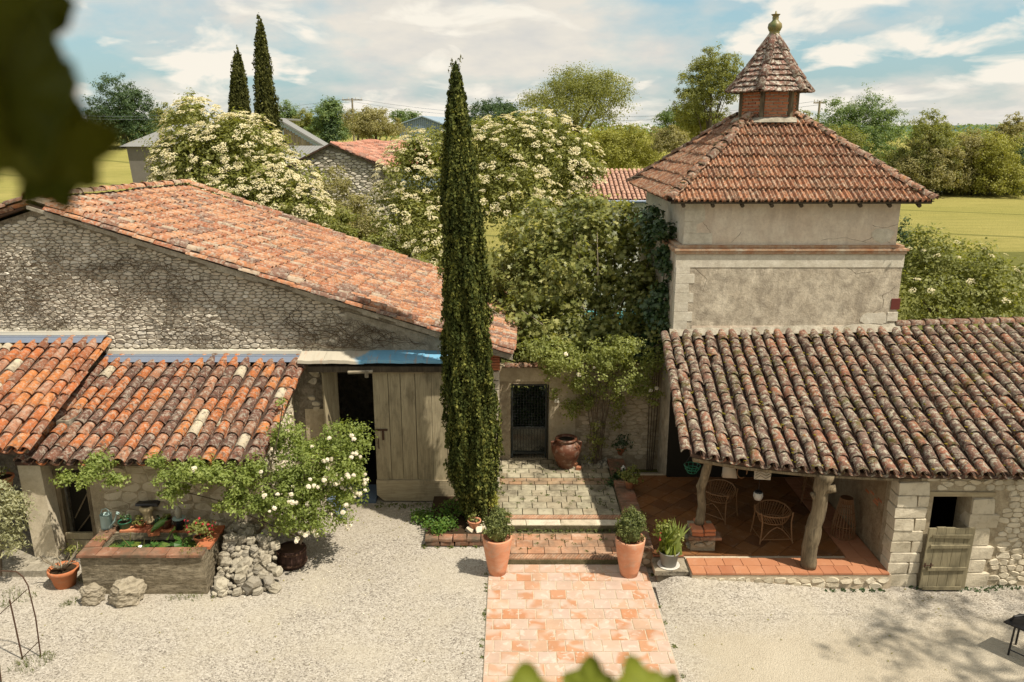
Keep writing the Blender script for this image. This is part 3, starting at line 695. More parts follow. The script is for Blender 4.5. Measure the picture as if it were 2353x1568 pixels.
def tree(name, label, px, py_top, py_base, Y, wpx, mat, group=None, cat='tree', blobs=None, dens=1.0, leaf=None, tr=True, ground=None, seed=0, loose=0, low=-0.75, trk=None, kind='leaf'):
    """a tree given by where it stands: its axis, top, foot and width as seen in the photograph, at its real distance"""
    top = P(px, py_top, Y); foot = P(px, py_base, Y); k = Y / (FD * CT)
    Wd = wpx * k; H = top.z - foot.z; gz = ground if ground is not None else terrain(top.x, Y)
    t = thing(name, label, cat, (top.x, Y, gz), group)
    if blobs is None:
        random.seed(hash_(name, px)); blobs = []
        n = 7 + loose
        blobs.append(((top.x, Y, foot.z + H * .45), (Wd * .36, Wd * .34, H * .42)))
        for i in range(n):
            a = 2 * math.pi * i / n + random.uniform(-.4, .4); rr = random.uniform(.20, .32) if not loose else random.uniform(.22, .36)
            zc = foot.z + H * random.uniform(.28, .74)
            s = random.uniform(.17, .25)
            blobs.append(((top.x + math.cos(a) * Wd * rr, Y + math.sin(a) * Wd * rr * .8, zc), (Wd * s, Wd * s, H * s * random.uniform(.75, 1.1))))
        blobs.append(((top.x + random.uniform(-.05, .05) * Wd, Y, top.z - H * .2), (Wd * .22, Wd * .22, H * .19)))
    if cat in ('hedge bush', 'shrub', 'hedge') or (Y > 100 and not loose):
        for i in range(6):
            a = 2 * math.pi * i / 6; blobs.append(((top.x + math.cos(a) * Wd * .30, Y + math.sin(a) * Wd * .22, foot.z + H * .22), (Wd * .24, Wd * .22, H * .24)))
    ls = leaf or max(.10, Y * 0.0021)
    area = sum(4 * b[1][0] * b[1][2] for b in blobs)
    n = int(min(30000, max(1200, 3.6 * dens * area / (ls * ls * .55))))
    per = 44; crv = max(Wd * .065, ls * 2.2)
    crown(t, 'crown', blobs, n // per, per, crv, ls, mat, shell=(.70, 1.04), low=low, rnd=.6, kind=kind)
    if tr:
        limbs = [(b[0][0], b[0][1], b[0][2]) for b in blobs[1:8]]
        trunk(t, (top.x, Y, gz - .2), (top.x, Y, foot.z + H * .55), trk or max(.12, Wd * .035), limbs)
    return t
def hash_(s, k): return sum(ord(c) * (i + 1) for i, c in enumerate(s)) * 31 + int(k)
def terrain(x, y):
    t = min(max((y - 100) / 120.0, 0), 1); h = t * t * (3 - 2 * t) * 6.2
    return h + (0.5 * mn.noise(Vector((x * .012, y * .012, 0))) * min(max((y - 60) / 100, 0), 1))
def weeds(name, label, cat, spots, mat=None, size=.07, n=60, kind='blade', up=1.2, group=None, stuff=True, zr=.06):
    Pt = []; 
    for (x, y, z, r) in spots:
        m = int(n * max(r, .1) / .2); a = rng.uniform(0, 6.28, m); rr = r * np.sqrt(rng.random(m))
        Pt.append(np.stack([x + rr * np.cos(a), y + rr * np.sin(a), z + rng.uniform(.005, zr, m)], 1))
    Pt = np.concatenate(Pt); N = rng.normal(size=Pt.shape); N[:, 2] *= .4
    upv = np.tile(np.array([[0, 0, up]]), (len(Pt), 1)) if kind == 'blade' else None
    V, F = leaf_arrays(Pt, N if kind == 'blade' else N + [0, 0, 1.0], size * rng.uniform(.5, 1.3, len(Pt)), kind, upv)
    o = link(name, np_mesh(name, V, F, mat or L_GRASS), None, (0, 0, 0)); tag(o, label, cat)
    if group: o['group'] = group
    if stuff: o['kind'] = 'stuff'
    return o
def bbox_pot(par, name, prof, mat, base, seg=24): 
    mb = MB(); mb.lathe(prof, base, seg); return mb.build(name, mat, par, smooth=True)
def pot(label, base, r, h, mat, group=None, style='flower', soil=True, name='plant_pot', cat='plant pot', root=None):
    """a hollow pot; returns the thing"""
    b = Vector(base); t = root or thing(name, label, cat, b, group)
    if style == 'tall': prof = [(.01, 0), (r*.58, 0), (r*.66, h*.15), (r*.86, h*.55), (r*.97, h*.86), (r*1.0, h*.97), (r*.99, h), (r*.90, h), (r*.88, h*.9)]
    elif style == 'flower': prof = [(.01, 0), (r*.66, 0), (r*.88, h*.74), (r*.90, h*.76), (r*1.0, h*.77), (r*1.0, h*.98), (r*.98, h), (r*.88, h), (r*.85, h*.85)]
    elif style == 'urn': prof = [(.01, 0), (r*.50, 0), (r*.55, h*.06), (r*.80, h*.30), (r*1.0, h*.58), (r*.96, h*.74), (r*.70, h*.86), (r*.62, h*.90), (r*.74, h*.93), (r*.76, h*.98), (r*.70, h), (r*.58, h*.99), (r*.54, h*.90), (r*.6, h*.8)]
    elif style == 'bucket': prof = [(.01, 0), (r*.72, 0), (r*.95, h*.9), (r*1.0, h*.92), (r*1.0, h), (r*.92, h), (r*.88, h*.85)]
    else: prof = [(.01, 0), (r*.6, 0), (r*.9, h*.4), (r, h*.9), (r, h), (r*.9, h), (r*.86, h*.85)]
    bbox_pot(t, 'pot_body', prof, mat, b)
    if soil and style != 'urn':
        mb = MB(); mb.lathe([(.0, h*.86), (r*.5, h*.87), (r*.89, h*.855)], b, 16); mb.build('soil', SOIL, t)
    return t

# ================================================================ THE SETTING
def terrain_sheet():
    xs = np.concatenate([np.linspace(-1500, -160, 14), np.linspace(-140, 160, 61), np.linspace(180, 1500, 14)])
    ys = np.concatenate([np.linspace(-40, 260, 61), np.linspace(275, 600, 24), np.linspace(650, 2600, 14)])
    V = np.array([(x, y, terrain(x, y) - 0.02 + (0.0 if y < 600 else 0)) for y in ys for x in xs]); nx = len(xs)
    F = np.array([(j*nx+i, j*nx+i+1, (j+1)*nx+i+1, (j+1)*nx+i) for j in range(len(ys)-1) for i in range(nx-1)])
    o = link('field_ground', np_mesh('field_ground', V, F, FIELD, smooth=True)); o['kind'] = 'structure'; return o
terrain_sheet()
def sheet(name, x0, x1, y0, y1, z, mat, sub=1):
    mb = MB()
    for i in range(sub):
        for j in range(sub):
            a, b = x0 + (x1-x0)*i/sub, x0 + (x1-x0)*(i+1)/sub; c, d = y0 + (y1-y0)*j/sub, y0 + (y1-y0)*(j+1)/sub
            mb.add([(a, c, z), (b, c, z), (b, d, z), (a, d, z)], [(0, 1, 2, 3)])
    o = mb.build(name, mat); o['kind'] = 'structure'; return o
sheet('garden_ground', -45, 45, 18.5, 62, -0.008, GARDEN)
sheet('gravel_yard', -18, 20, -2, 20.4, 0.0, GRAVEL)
for i, (x, y, w, h) in enumerate([(1500, 2450, 700, 26)]):
    mb = MB(); vs = []; n = 24
    for k in range(n + 1):
        u = k / n; xx = x + (u - .5) * 2 * w; zz = h * math.sin(math.pi * u) ** .7 * (1 + .15 * mn.noise(Vector((xx * .01, i, 0))))
        vs += [(xx, y - 250, 0), (xx, y, zz), (xx, y + 250, 0)]
    mb.add(vs, [(3*k, 3*k+3, 3*k+4, 3*k+1) for k in range(n)] + [(3*k+1, 3*k+4, 3*k+5, 3*k+2) for k in range(n)])
    o = mb.build('hills', HILL); o['kind'] = 'structure'

# the tiled path across the yard
path = sheet('path', -0.50, 2.90, 9.5, 15.50, 0.027, GROUT)
paving(path, -0.50, 2.90, 9.5, 15.50, 0.034, .335, .334, PATH_T, 'tile', th=.03, gap=.020, jit=.004)
# steps up to the gate
st = MB(); st.box((-0.42, 15.50, -.05), (2.62, 20.4, .135)); st.box((-0.42, 16.78, .10), (2.62, 20.6, .275))
steps = st.build('steps', GROUT_D); steps['kind'] = 'structure'
paving(steps, -0.40, 2.60, 15.72, 16.62, .165, .37, .30, STEP_T, 'tile', th=.04, gap=.012, jit=.008)
paving(steps, -0.40, 2.60, 17.28, 18.95, .305, .36, .335, PALE_T, 'tile', th=.04, gap=.018, jit=.008)
paving(steps, -0.40, 2.60, 18.97, 19.35, .305, .33, .19, BRICKP_T, 'tile', th=.04, gap=.014, jit=.008)
paving(steps, -0.40, 2.60, 19.37, 20.55, .305, .36, .30, PALE_T, 'tile', th=.04, gap=.018, jit=.008)
def hatch(y0, y1, z, riser):            # nosing bricks set on edge, leaning, as the two nosings of the photograph
    x = -0.42
    while x < 2.60:
        mb = MB(); w = .052
        mb.add([(x, y0, z - .06), (x + w, y0, z - .06), (x + w + .10, y1, z - .06), (x + .10, y1, z - .06), (x, y0, z), (x + w, y0, z), (x + w + .10, y1, z), (x + .10, y1, z)],
               [(0, 3, 2, 1), (4, 5, 6, 7), (0, 1, 5, 4), (1, 2, 6, 5), (2, 3, 7, 6), (3, 0, 4, 7)])
        mb.build('nosing_brick', STEP_T, steps); x += .066
hatch(15.52, 15.70, .165, 0); hatch(17.08, 17.26, .315, 0)
mb = MB(); x = -.42
while x < 2.6:
    w = random.uniform(.7, 1.1); link('edge_stone', block_mesh(WSTONE, random.randrange(4), .08, .02), steps, (min(x + w/2, 2.62 - w/2 if x + w > 2.62 else 9), 16.93, .21), None, (w - .01, .26, .19)); x += w
# low wall between the steps and the porch
lw = thing('low_wall', 'low brick-topped wall running back from the path between the steps and the porch', 'wall', (2.83, 17.5, 0))
MB().box((2.63, 15.42, -.05), (3.02, 20.3, .40)).build('wall_core', MORTAR_W, lw)
rubble(lw, (2.63, 15.42, 0), (1, 0, 0), [(0, 0), (.39, 0), (.39, .40), (0, .40)], WSTONE, (.10, .14), (.15, .26), .02, 20)
y = 15.40
while y < 20.2:
    link('coping_brick', block_mesh(OLDBRICK, random.randrange(4), .05, .03), lw, (2.83, y + .1, .435), (0, 0, random.gauss(0, .03)), (.44, .19, .07)); y += .203
# edging below the cypress
eb = thing('flower_bed', 'low brick and stone bed edge at the foot of the tall cypress', 'flower bed', (-1.1, 16.9, 0))
MB().box((-1.98, 16.45, -.02), (-.42, 18.6, .16)).build('bed_soil', SOIL, eb)
for k in range(5): link('brick', block_mesh(OLDBRICK, k % 4, .05, .03), eb, (-1.83 + k * .32, 16.42, .17), (0, .03, random.gauss(0, .05)), (.30, .26, .06))
for k in range(5): link('brick', block_mesh(OLDBRICK, k % 4, .05, .03), eb, (-1.80 + k * .33, 16.40, .08), (0, 0, random.gauss(0, .03)), (.30, .20, .09))
for k in range(5): link('stone', stone_set(WSTONE)[0][k], eb, (-.55 - .11*k, 16.75 + .12 * (k % 2), .20), (random.random(), 0, random.random()), (.16, .1, .12))

# ================================================================ THE BARN
barn = thing('barn', 'long stone barn with a big faded orange tiled roof and tall board doors', 'barn', (-7, 21, 0))
YF = 18.9
def roofz(x): return 7.36 - .320 * (x + 11.2) if x > -11.2 else 7.36 - .32 * (-11.2 - x)
gw = MB()
gw.prism([(-17.5, 0), (-4.72, 0), (-4.72, roofz(-4.72)), (-11.2, roofz(-11.2)), (-17.5, roofz(-17.5))], YF, YF + .55)
gw.prism([(-4.72, 3.66), (-.78, 3.66), (-.78, roofz(-.78)), (-4.72, roofz(-4.72))], YF, YF + .55)
gw.prism([(-.78, 0), (-.34, 0), (-.34, roofz(-.34)), (-.78, roofz(-.78))], YF, YF + .55)
gable = gw.build('gable_wall', MORTAR, barn)
ob = MB(); ob.box((-17.5, YF + .56, 0), (-17.1, 24.2, 5.3)); ob.box((-.74, YF + .56, 0), (-.34, 24.2, 3.75)); ob.prism([(-17.5, 0), (-.34, 0), (-.34, 4.0), (-9.8, 7.1), (-17.5, 4.6)], 24.0, 24.4)
ob.build('side_wall', MORTAR, barn)
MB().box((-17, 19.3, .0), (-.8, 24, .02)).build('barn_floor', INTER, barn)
rubble(gable, (0, YF, 0), (1, 0, 0), [(-12.9, 3.9), (-4.75, 3.75), (-3.7, 4.05), (-4.1, roofz(-4.1) - .06), (-11.2, 7.30), (-12.9, 6.75)], GSTONE, (.055, .115), (.10, .30), .024, 300, gap=.010, jit=.24)
pp = MB(); pp.prism([(-4.6, 3.70), (-.42, 3.70), (-.42, roofz(-.42) - .10), (-4.0, roofz(-4.0) - .16), (-4.75, 4.6)], YF - .018, YF - .001); pp.build('plaster_patch', CEMENT, gable)
for k in range(14):                     # quoins on the right corner, bricks at its head
    z = .12 + k * .235
    link('quoin_stone', block_mesh(WSTONE, k % 4, .06, .03), gable, (-.50 - (.04 if k % 2 else 0), YF + .12, z + .10), (0, 0, 0), (.36 + (.08 if k % 2 else 0), .34, .215))
for k in range(6): link('brick', block_mesh(BRICK, k % 4, .04, .02), gable, (-.48, YF + .10, 3.46 + k * .068), (0, 0, 0), (.36, .38, .055))
# stones round the door's left jamb
rubble(gable, (0, YF, 0), (1, 0, 0), [(-5.12, 2.2), (-4.74, 2.2), (-4.74, 3.62), (-5.12, 3.62)], WSTONE, (.12, .2), (.16, .30), .025, 30)
pp = MB(); pp.prism([(-5.2, 0), (-4.73, 0), (-4.73, 2.4), (-5.2, 2.4)], YF - .02, YF - .001); pp.build('plaster_patch', PL_BUFF, gable)
# roof
A0 = Vector((-11.25, 18.68, 7.52)); A1 = Vector((-9.85, 24.6, 7.50)); E0 = Vector((.02, 18.68, 3.92)); E1 = Vector((.12, 24.6, 3.98))
rf = MB()
def slab(mb, a, b, c, d, th=.09, mi=0):
    vs = [Vector(p) for p in (a, b, c, d)]; mb.add(vs + [v - Vector((0, 0, th)) for v in vs], [(0, 1, 2, 3), (7, 6, 5, 4), (0, 4, 5, 1), (1, 5, 6, 2), (2, 6, 7, 3), (3, 7, 4, 0)], mi)
slab(rf, A0, A1, E1, E0); W0 = Vector((-17.6, 18.68, 5.45)); W1 = Vector((-17.6, 24.6, 5.35)); slab(rf, A1, A0, W0, W1)
roof = rf.build('roof', BED, barn)
tiled_roof(roof, A0 + Vector((0, .22, 0)), A1, E1, E0 + Vector((0, .22, 0)), .232, .37, BARN_T, 300, r=.098, sag=.05, lift=.07, jit=.015)
tiled_roof(roof, A1, A0, W0, W1, .25, .40, BARN_T, 40, r=.10, lift=.07)
line_tiles(roof, A0 + Vector((.1, .06, 0)), E0 + Vector((0, .06, 0)), .40, BARN_T, .125, 'verge_tile', lift=.09)
line_tiles(roof, A0 + Vector((.5, -.10, -.16)), E0 + Vector((0, -.10, -.02)), .42, BARN_T, .085, 'verge_tile', lift=.03)
line_tiles(roof, A1 + Vector((0, 0, .05)), A0 + Vector((0, 0, .05)), .40, BARN_T, .13, 'ridge_tile', lift=.09)
line_tiles(roof, A0 + Vector((-.1, .0, 0)), W0, .40, HIP_T, .125, 'verge_tile', lift=.08)
line_tiles(roof, A1 + Vector((.1, .06, 0)), E1, .40, BARN_T, .12, 'verge_tile', lift=.09)
mb = MB()                               # mortar bedding under the verge tiles
for k in range(28):
    a = A0.lerp(E0, k / 28) + Vector((0, -.04, -.05)); b = A0.lerp(E0, (k + 1) / 28) + Vector((0, -.04, -.05)); h = random.uniform(.07, .15)
    mb.add([a + Vector((0, -.02, 0)), b + Vector((0, -.02, 0)), b + Vector((0, .25, .0)), a + Vector((0, .25, 0)), a + Vector((0, -.02, -h)), b + Vector((0, -.02, -h)), b + Vector((0, .25, -h)), a + Vector((0, .25, -h))], [(0,1,2,3), (0,4,5,1), (1,5,6,2), (2,6,7,3), (3,7,4,0), (7,6,5,4)])
mb.build('verge_mortar', CEMENT, roof)
# big right-hand door: planks on the front, a heavy wide board along the foot
DY0, DZ = 18.62, 3.50
rd = thing('barn_door', 'tall weathered grey-green board door of the barn, standing closed left of the cypress', 'barn door', (-2.2, DY0, 0), None)
mb = MB(); mb.box((-3.42, DY0 + .05, .62), (-.86, DY0 + .09, DZ)); mb.build('door_back', WOOD_D, rd)
x = -3.42; k = 0
for w in (.38, .30, .36, .40, .36, .40, .36):
    b = MB(); b.box((x + .006, DY0 + random.uniform(-.008, .004), .60 + random.uniform(-.01, .01)), (x + w - .006, DY0 + .048, DZ - .09), j=.003); b.build('plank', WOOD, rd); x += w
b = MB(); b.box((-3.43, DY0 - .022, DZ - .085), (-2.15, DY0 + .05, DZ), j=.004); b.build('top_rail', WOOD_L, rd)
b = MB(); b.box((-2.14, DY0 - .022, DZ - .085), (-.86, DY0 + .05, DZ), j=.004); b.build('top_rail', WOOD_L, rd)
b = MB(); b.add([(-3.43, DY0 - .05, .20), (-3.25, DY0 - .05, .03), (-.88, DY0 - .05, .03), (-.88, DY0 - .05, .595), (-3.43, DY0 - .05, .595), (-3.43, DY0 + .05, .20), (-3.25, DY0 + .05, .03), (-.88, DY0 + .05, .03), (-.88, DY0 + .05, .595), (-3.43, DY0 + .05, .595)],
      [(0, 1, 2, 3, 4), (9, 8, 7, 6, 5), (0, 5, 6, 1), (1, 6, 7, 2), (2, 7, 8, 3), (3, 8, 9, 4), (4, 9, 5, 0)]); b.build('foot_board', WOOD_L, rd, label='brown weathered foot board')
b = MB(); b.box((-3.40, DY0 - .025, 1.92), (-3.10, DY0 - .008, 1.97)); b.box((-3.24, DY0 - .035, 1.68), (-3.19, DY0 - .008, 1.95)); b.tube([(-3.33, DY0 - .03, 1.45), (-3.34, DY0 - .05, 1.6), (-3.33, DY0 - .03, 1.72)], .012, 5); b.build('latch', RUST, rd)
rd.parent = None
# left leaf, ajar into the barn
ld = thing('barn_door', 'narrow half-open board door standing ajar beside the dark barn opening', 'barn door', (-4.6, 18.7, 0))
for k in range(4):
    a = Vector((-4.66, 18.62, 0)) + Vector((.30, .74, 0)).normalized() * (.15 * k); c = Vector((-4.66, 18.62, 0)) + Vector((.30, .74, 0)).normalized() * (.15 * k + .144); n = Vector((.74, -.30, 0)).normalized() * .045
    z0, z1 = .7, 3.42
    b = MB(); b.add([a + Vector((0, 0, z0)), c + Vector((0, 0, z0)), c + n + Vector((0, 0, z0)), a + n + Vector((0, 0, z0)), a + Vector((0, 0, z1)), c + Vector((0, 0, z1)), c + n + Vector((0, 0, z1)), a + n + Vector((0, 0, z1))], [(0,3,2,1), (4,5,6,7), (0,1,5,4), (1,2,6,5), (2,3,7,6), (3,0,4,7)]); b.build('plank', WOOD, ld)
b = MB(); a = Vector((-4.66, 18.62, 3.43)); c = a + Vector((.30, .74, 0)).normalized() * .62; b.tube([a, c], .035, 4); b.build('top_rail', WOOD_L, ld)
b = MB(); b.box((-4.95, 18.45, 3.50), (-.80, 18.62, 3.64), j=.01); b.build('door_track', WOOD_D, barn)
b = MB(); b.tube([(-3.95, 18.35, 3.52), (-3.35, 18.35, 3.54)], .045, 6); b.tube([(-3.50, 18.33, 3.40), (-3.50, 18.33, 3.56)], .05, 6); b.build('hanger', PALETWIG, barn)
# metal sheets over the door
x = -5.15; k = 0
cp = thing('door_canopy', 'bent sheet metal canopy over the barn doors, rusty white at left and blue at right', 'canopy', (-3.3, 18.5, 3.7))
for w in (.62, .62, .35, 1.02, .42, .80, .75):
    b = MB(); dz = random.uniform(-.012, .012); n = 6; vs = []
    for i in range(n + 1):
        xx = x + w * i / n - .005; wv = .014 * math.sin(xx * 5.5) + .006 * math.sin(xx * 17)
        vs += [(xx, 18.90, 3.93 + dz), (xx, 18.36, 3.82 + wv + dz), (xx, 18.355, 3.74 + wv * .5 + dz)]
    fs = []
    for i in range(n):
        fs += [(3*i, 3*i+1, 3*i+4, 3*i+3), (3*i+1, 3*i+2, 3*i+5, 3*i+4)]
    b.add(vs, fs); b.build('metal_sheet', CANOPY, cp); x += w
b = MB(); b.box((-4.70, 18.5, 0), (-3.46, 19.4, .10)); b.build('threshold', BLUESTEP, barn)
# dry creeper over the gable
vine = thing('dry_creeper', 'tangle of dry brown creeper stems clinging to the barn gable', 'creeper', (-8, YF, 3.8))
vb = Bulk()
VV = []; FF = []; nb = 0
def inwall(u, z): return -13 < u < -.6 and z < roofz(u) - .28 and z > 3.95
for k in range(900):
    if k < 720: u, z = random.uniform(-12.6, -4.5), random.uniform(4.0, 6.6)
    else: u, z = random.uniform(-5, -1.0), random.uniform(3.98, 4.6)
    dens = mn.noise(Vector((u * .55, z * .8, 3)))
    if dens < .06 and k < 720: continue
    a = random.uniform(0, 6.28); pts = []
    for i in range(14):
        if not inwall(u, z): break
        pts.append((u, YF - random.uniform(.05, .09), z)); a += random.gauss(0, .55); u += math.cos(a) * .10; z += math.sin(a) * .07
    if len(pts) < 3: continue
    m = MB(); r = random.choice((.003, .004, .005, .008)); m.tube(pts, [r] * (len(pts) - 1) + [r * .5], 3, cap=False)
    VV.append(np.array(m.v)); FF.append(np.array(m.f) + nb); nb += len(m.v)
o = link('stem_tangle', np_mesh('stem_tangle', np.concatenate(VV), np.concatenate(FF), TWIG), vine); o['kind'] = 'stuff'

# ================================================================ LEAN-TO SHEDS
lt = thing('lean_to', 'stone lean-to with mottled orange, brown and cream tiles above the trough', 'lean-to', (-7.8, 17, 0))
TL, TR, BR, BL = Vector((-10.0, 18.80, 3.72)), Vector((-5.12, 18.80, 3.72)), Vector((-5.35, 15.48, 2.42)), Vector((-10.42, 15.48, 2.44))
r2 = MB(); slab(r2, TL, BL, BR, TR, .08); lroof = r2.build('roof', BED, lt)
tiled_roof(lroof, TL, TR, BR, BL, .30, .415, LEAN_T, 300, r=.122, lift=.08, sag=.04, jit=.02)
line_tiles(lroof, TR + Vector((.02, 0, -.02)), BR + Vector((.02, 0, -.02)), .42, LEAN_T, .10, 'verge_tile', lift=.03)
b = MB(); b.box((-9.95, 18.66, 3.83), (-5.15, 18.885, 3.845)); b.add([(-9.95, 18.66, 3.83), (-5.15, 18.66, 3.83), (-5.15, 18.50, 3.735), (-9.95, 18.50, 3.735)], [(0, 1, 2, 3)]); b.build('flashing', ZINC, lt, label='blue-grey zinc flashing')
b = MB(); b.box((-9.95, 18.80, 3.85), (-5.15, 18.87, 3.95), j=.004); b.build('flashing_fillet', WHITEP, lt)
wl = MB(); wl.box((-9.15, 15.88, 0), (-5.48, 16.2, 2.42)); wl.prism([(-9.9, 2.05), (-9.15, 2.05), (-9.15, 2.42), (-9.9, 2.42)], 15.95, 16.2); lwall = wl.build('front_wall', MORTAR_W, lt)
rubble(lwall, (0, 15.88, 0), (1, 0, 0), [(-9.1, .9), (-5.5, .3), (-5.5, 2.36), (-9.1, 2.36)], stone_mat('buff_stone', [(0, (0.48, 0.40, 0.28)), (1, (0.57, 0.48, 0.35))], (0.20, 0.15, 0.09), 0.4, 1, 0.3), (.14, .24), (.25, .6), .008, 200, gap=.006, jit=.22)
ws = MB(); ws.add([(-5.46, 15.9, 0), (-5.46, 18.88, 0), (-5.46, 18.88, 3.60), (-5.46, 15.9, 2.38), (-5.75, 15.9, 0), (-5.75, 18.88, 0), (-5.75, 18.88, 3.6), (-5.75, 15.9, 2.38)], [(0,1,2,3), (7,6,5,4), (0,3,7,4), (3,2,6,7), (1,5,6,2), (0,4,5,1)]); swall = ws.build('end_wall', MORTAR_W, lt)
rubble(swall, (-5.46, 15.9, 0), (0, 1, 0), [(0, .1), (2.9, .1), (2.9, 3.4), (0, 2.3)], WSTONE, (.10, .17), (.14, .34), .03, 170)
# door of the lean-to
ldoor = thing('shed_door', 'dark plank shed door with a worn timber frame beside the rendered pillar', 'door', (-9.6, 16.05, 0))
b = MB(); b.box((-9.97, 15.98, 0), (-9.86, 16.12, 2.05), j=.01); b.build('jamb', POSTW, ldoor)
b = MB(); b.box((-9.26, 15.92, 0), (-9.15, 16.10, 2.05), j=.01); b.build('jamb', POSTW, ldoor)
b = MB(); b.box((-9.97, 15.94, 2.05), (-9.15, 16.10, 2.16), j=.01); b.build('lintel', POSTW, ldoor)
b = MB(); b.box((-9.86, 16.3, .0), (-9.26, 16.34, 2.05)); b.build('door_panel', INTER, ldoor)
b = MB(); b.tube([(-9.80, 16.26, .75), (-9.45, 16.27, 1.35)], .02, 4); b.build('brace', POSTW, ldoor)
b = MB(); b.tube([(-9.83, 16.22, .35), (-9.35, 16.22, .95)], .018, 4); b.build('brace', POSTW, ldoor)
for k, z in enumerate((.05, .22, .40)):
    b = MB(); b.box((-9.86, 15.96 - .015 * k, z), (-9.24, 16.0, z + .15), j=.008); b.build('board', WOOD, ldoor)
# rendered pillar at the corner
pl = thing('pillar', 'rendered leaning pillar holding up the shed roofs at the left', 'pillar', (-10.2, 15.8, .15))
b = MB(); b.add([(-10.42, 15.62, .13), (-9.92, 15.62, .13), (-9.92, 16.35, .13), (-10.42, 16.35, .13), (-10.50, 15.66, 2.36), (-10.02, 15.66, 2.36), (-10.0, 16.3, 2.36), (-10.5, 16.3, 2.36)], [(0,3,2,1), (4,5,6,7), (0,1,5,4), (1,2,6,5), (2,3,7,6), (3,0,4,7)])
b.build('pillar_shaft', plaster('pillar_render', (0.66, 0.59, 0.46), (0.38, 0.32, 0.23), 0.45, 1.5, (0.58, 0.50, 0.37), 0.3), pl)
# leftmost open shed
ls = thing('open_shed', 'open shed with orange tiles at the far left, cut by the photo edge', 'shed', (-12, 17, 0))
TL1, TR1, BR1, BL1 = Vector((-14.6, 18.80, 4.20)), Vector((-9.93, 18.80, 4.20)), Vector((-10.0, 15.12, 2.86)), Vector((-14.8, 15.12, 2.86))
r1 = MB(); slab(r1, TL1, BL1, BR1, TR1, .10); lr1 = r1.build('roof', BED, ls)
tiled_roof(lr1, TL1, TR1, BR1, BL1, .30, .415, LEAN_T1, 300, r=.122, lift=.08, sag=.04)
line_tiles(lr1, TR1 + Vector((.05, 0, -.03)), BR1 + Vector((.05, 0, -.03)), .42, LEAN_T1, .105, 'verge_tile', lift=.03)
b = MB(); b.box((-14.6, 18.66, 4.31), (-9.88, 18.885, 4.325)); b.add([(-14.6, 18.66, 4.31), (-9.88, 18.66, 4.31), (-9.88, 18.50, 4.22), (-14.6, 18.50, 4.22)], [(0, 1, 2, 3)]); b.build('flashing', ZINC, ls)
b = MB(); b.box((-14.6, 18.79, 4.33), (-9.88, 18.86, 4.43), j=.004); b.build('flashing_fillet', WHITEP, ls)
b = MB(); b.box((-14.8, 15.3, 0), (-14.5, 18.9, 2.9)); b.box((-9.98, 16.4, 0), (-9.7, 18.88, 3.0)); b.box((-14.6, 18.6, 0), (-9.9, 18.88, 3.8)); b.build('inner_wall', MORTAR, ls)
b = MB(); b.tube([(-14.6, 15.45, 2.74), (-10.1, 15.45, 2.74)], .08, 6); b.build('eave_beam', POSTW, ls)
for k in range(9): b = MB(); b.tube([(-14.3 + .52 * k, 15.2, 2.76), (-14.3 + .52 * k, 18.7, 4.03)], .045, 5); b.build('rafter', WOOD_D, ls)
fl = MB(); fl.box((-15, 15.05, -.03), (-9.75, 18.6, .14), j=.01); f = fl.build('shed_floor', CEMENT); f['kind'] = 'structure'
rubble(f, (0, 15.05, 0), (1, 0, 0), [(-13, 0), (-9.8, 0), (-9.8, .13), (-13, .13)], DSTONE, (.12, .125), (.3, .6), .03, 20)

# ================================================================ THE PORCH, ITS ROOF AND THE STONE HOUSE
porch = thing('porch_house', 'low stone house with an open porch under a mossy brown tiled roof', 'house', (7.5, 17, 0))
PTL, PTR, PBR, PBL = Vector((3.92, 19.36, 4.18)), Vector((13.4, 19.5, 4.37)), Vector((13.2, 14.05, 2.70)), Vector((3.62, 15.02, 2.82))
def pS(s, t):
    p = PTL.lerp(PTR, s).lerp(PBL.lerp(PBR, s), t); p.z -= .24 * t * math.sin(math.pi * min(1, max(0, s)) ** .62) ** 1.5 if 0 < s < 1 else 0; return p
rf = MB(); n = 16; vs = []; 
for i in range(n + 1):
    for tt in (0, .5, 1): vs.append(pS(i / n, tt))
for i in range(n + 1):
    for tt in (0, .5, 1): vs.append(pS(i / n, tt) - Vector((0, 0, .07)))
q = 3 * (n + 1); fs = []
for i in range(n):
    for k in (0, 1): fs += [(3*i+k, 3*i+k+1, 3*i+k+4, 3*i+k+3), (q+3*i+k+3, q+3*i+k+4, q+3*i+k+1, q+3*i+k)]
    fs += [(3*i+2, q+3*i+2, q+3*i+5, 3*i+5)]
fs += [(0, q, q+1, 1), (1, q+1, q+2, 2)]
rf.add(vs, fs); proof = rf.build('roof', BED, porch)
_lerp = None
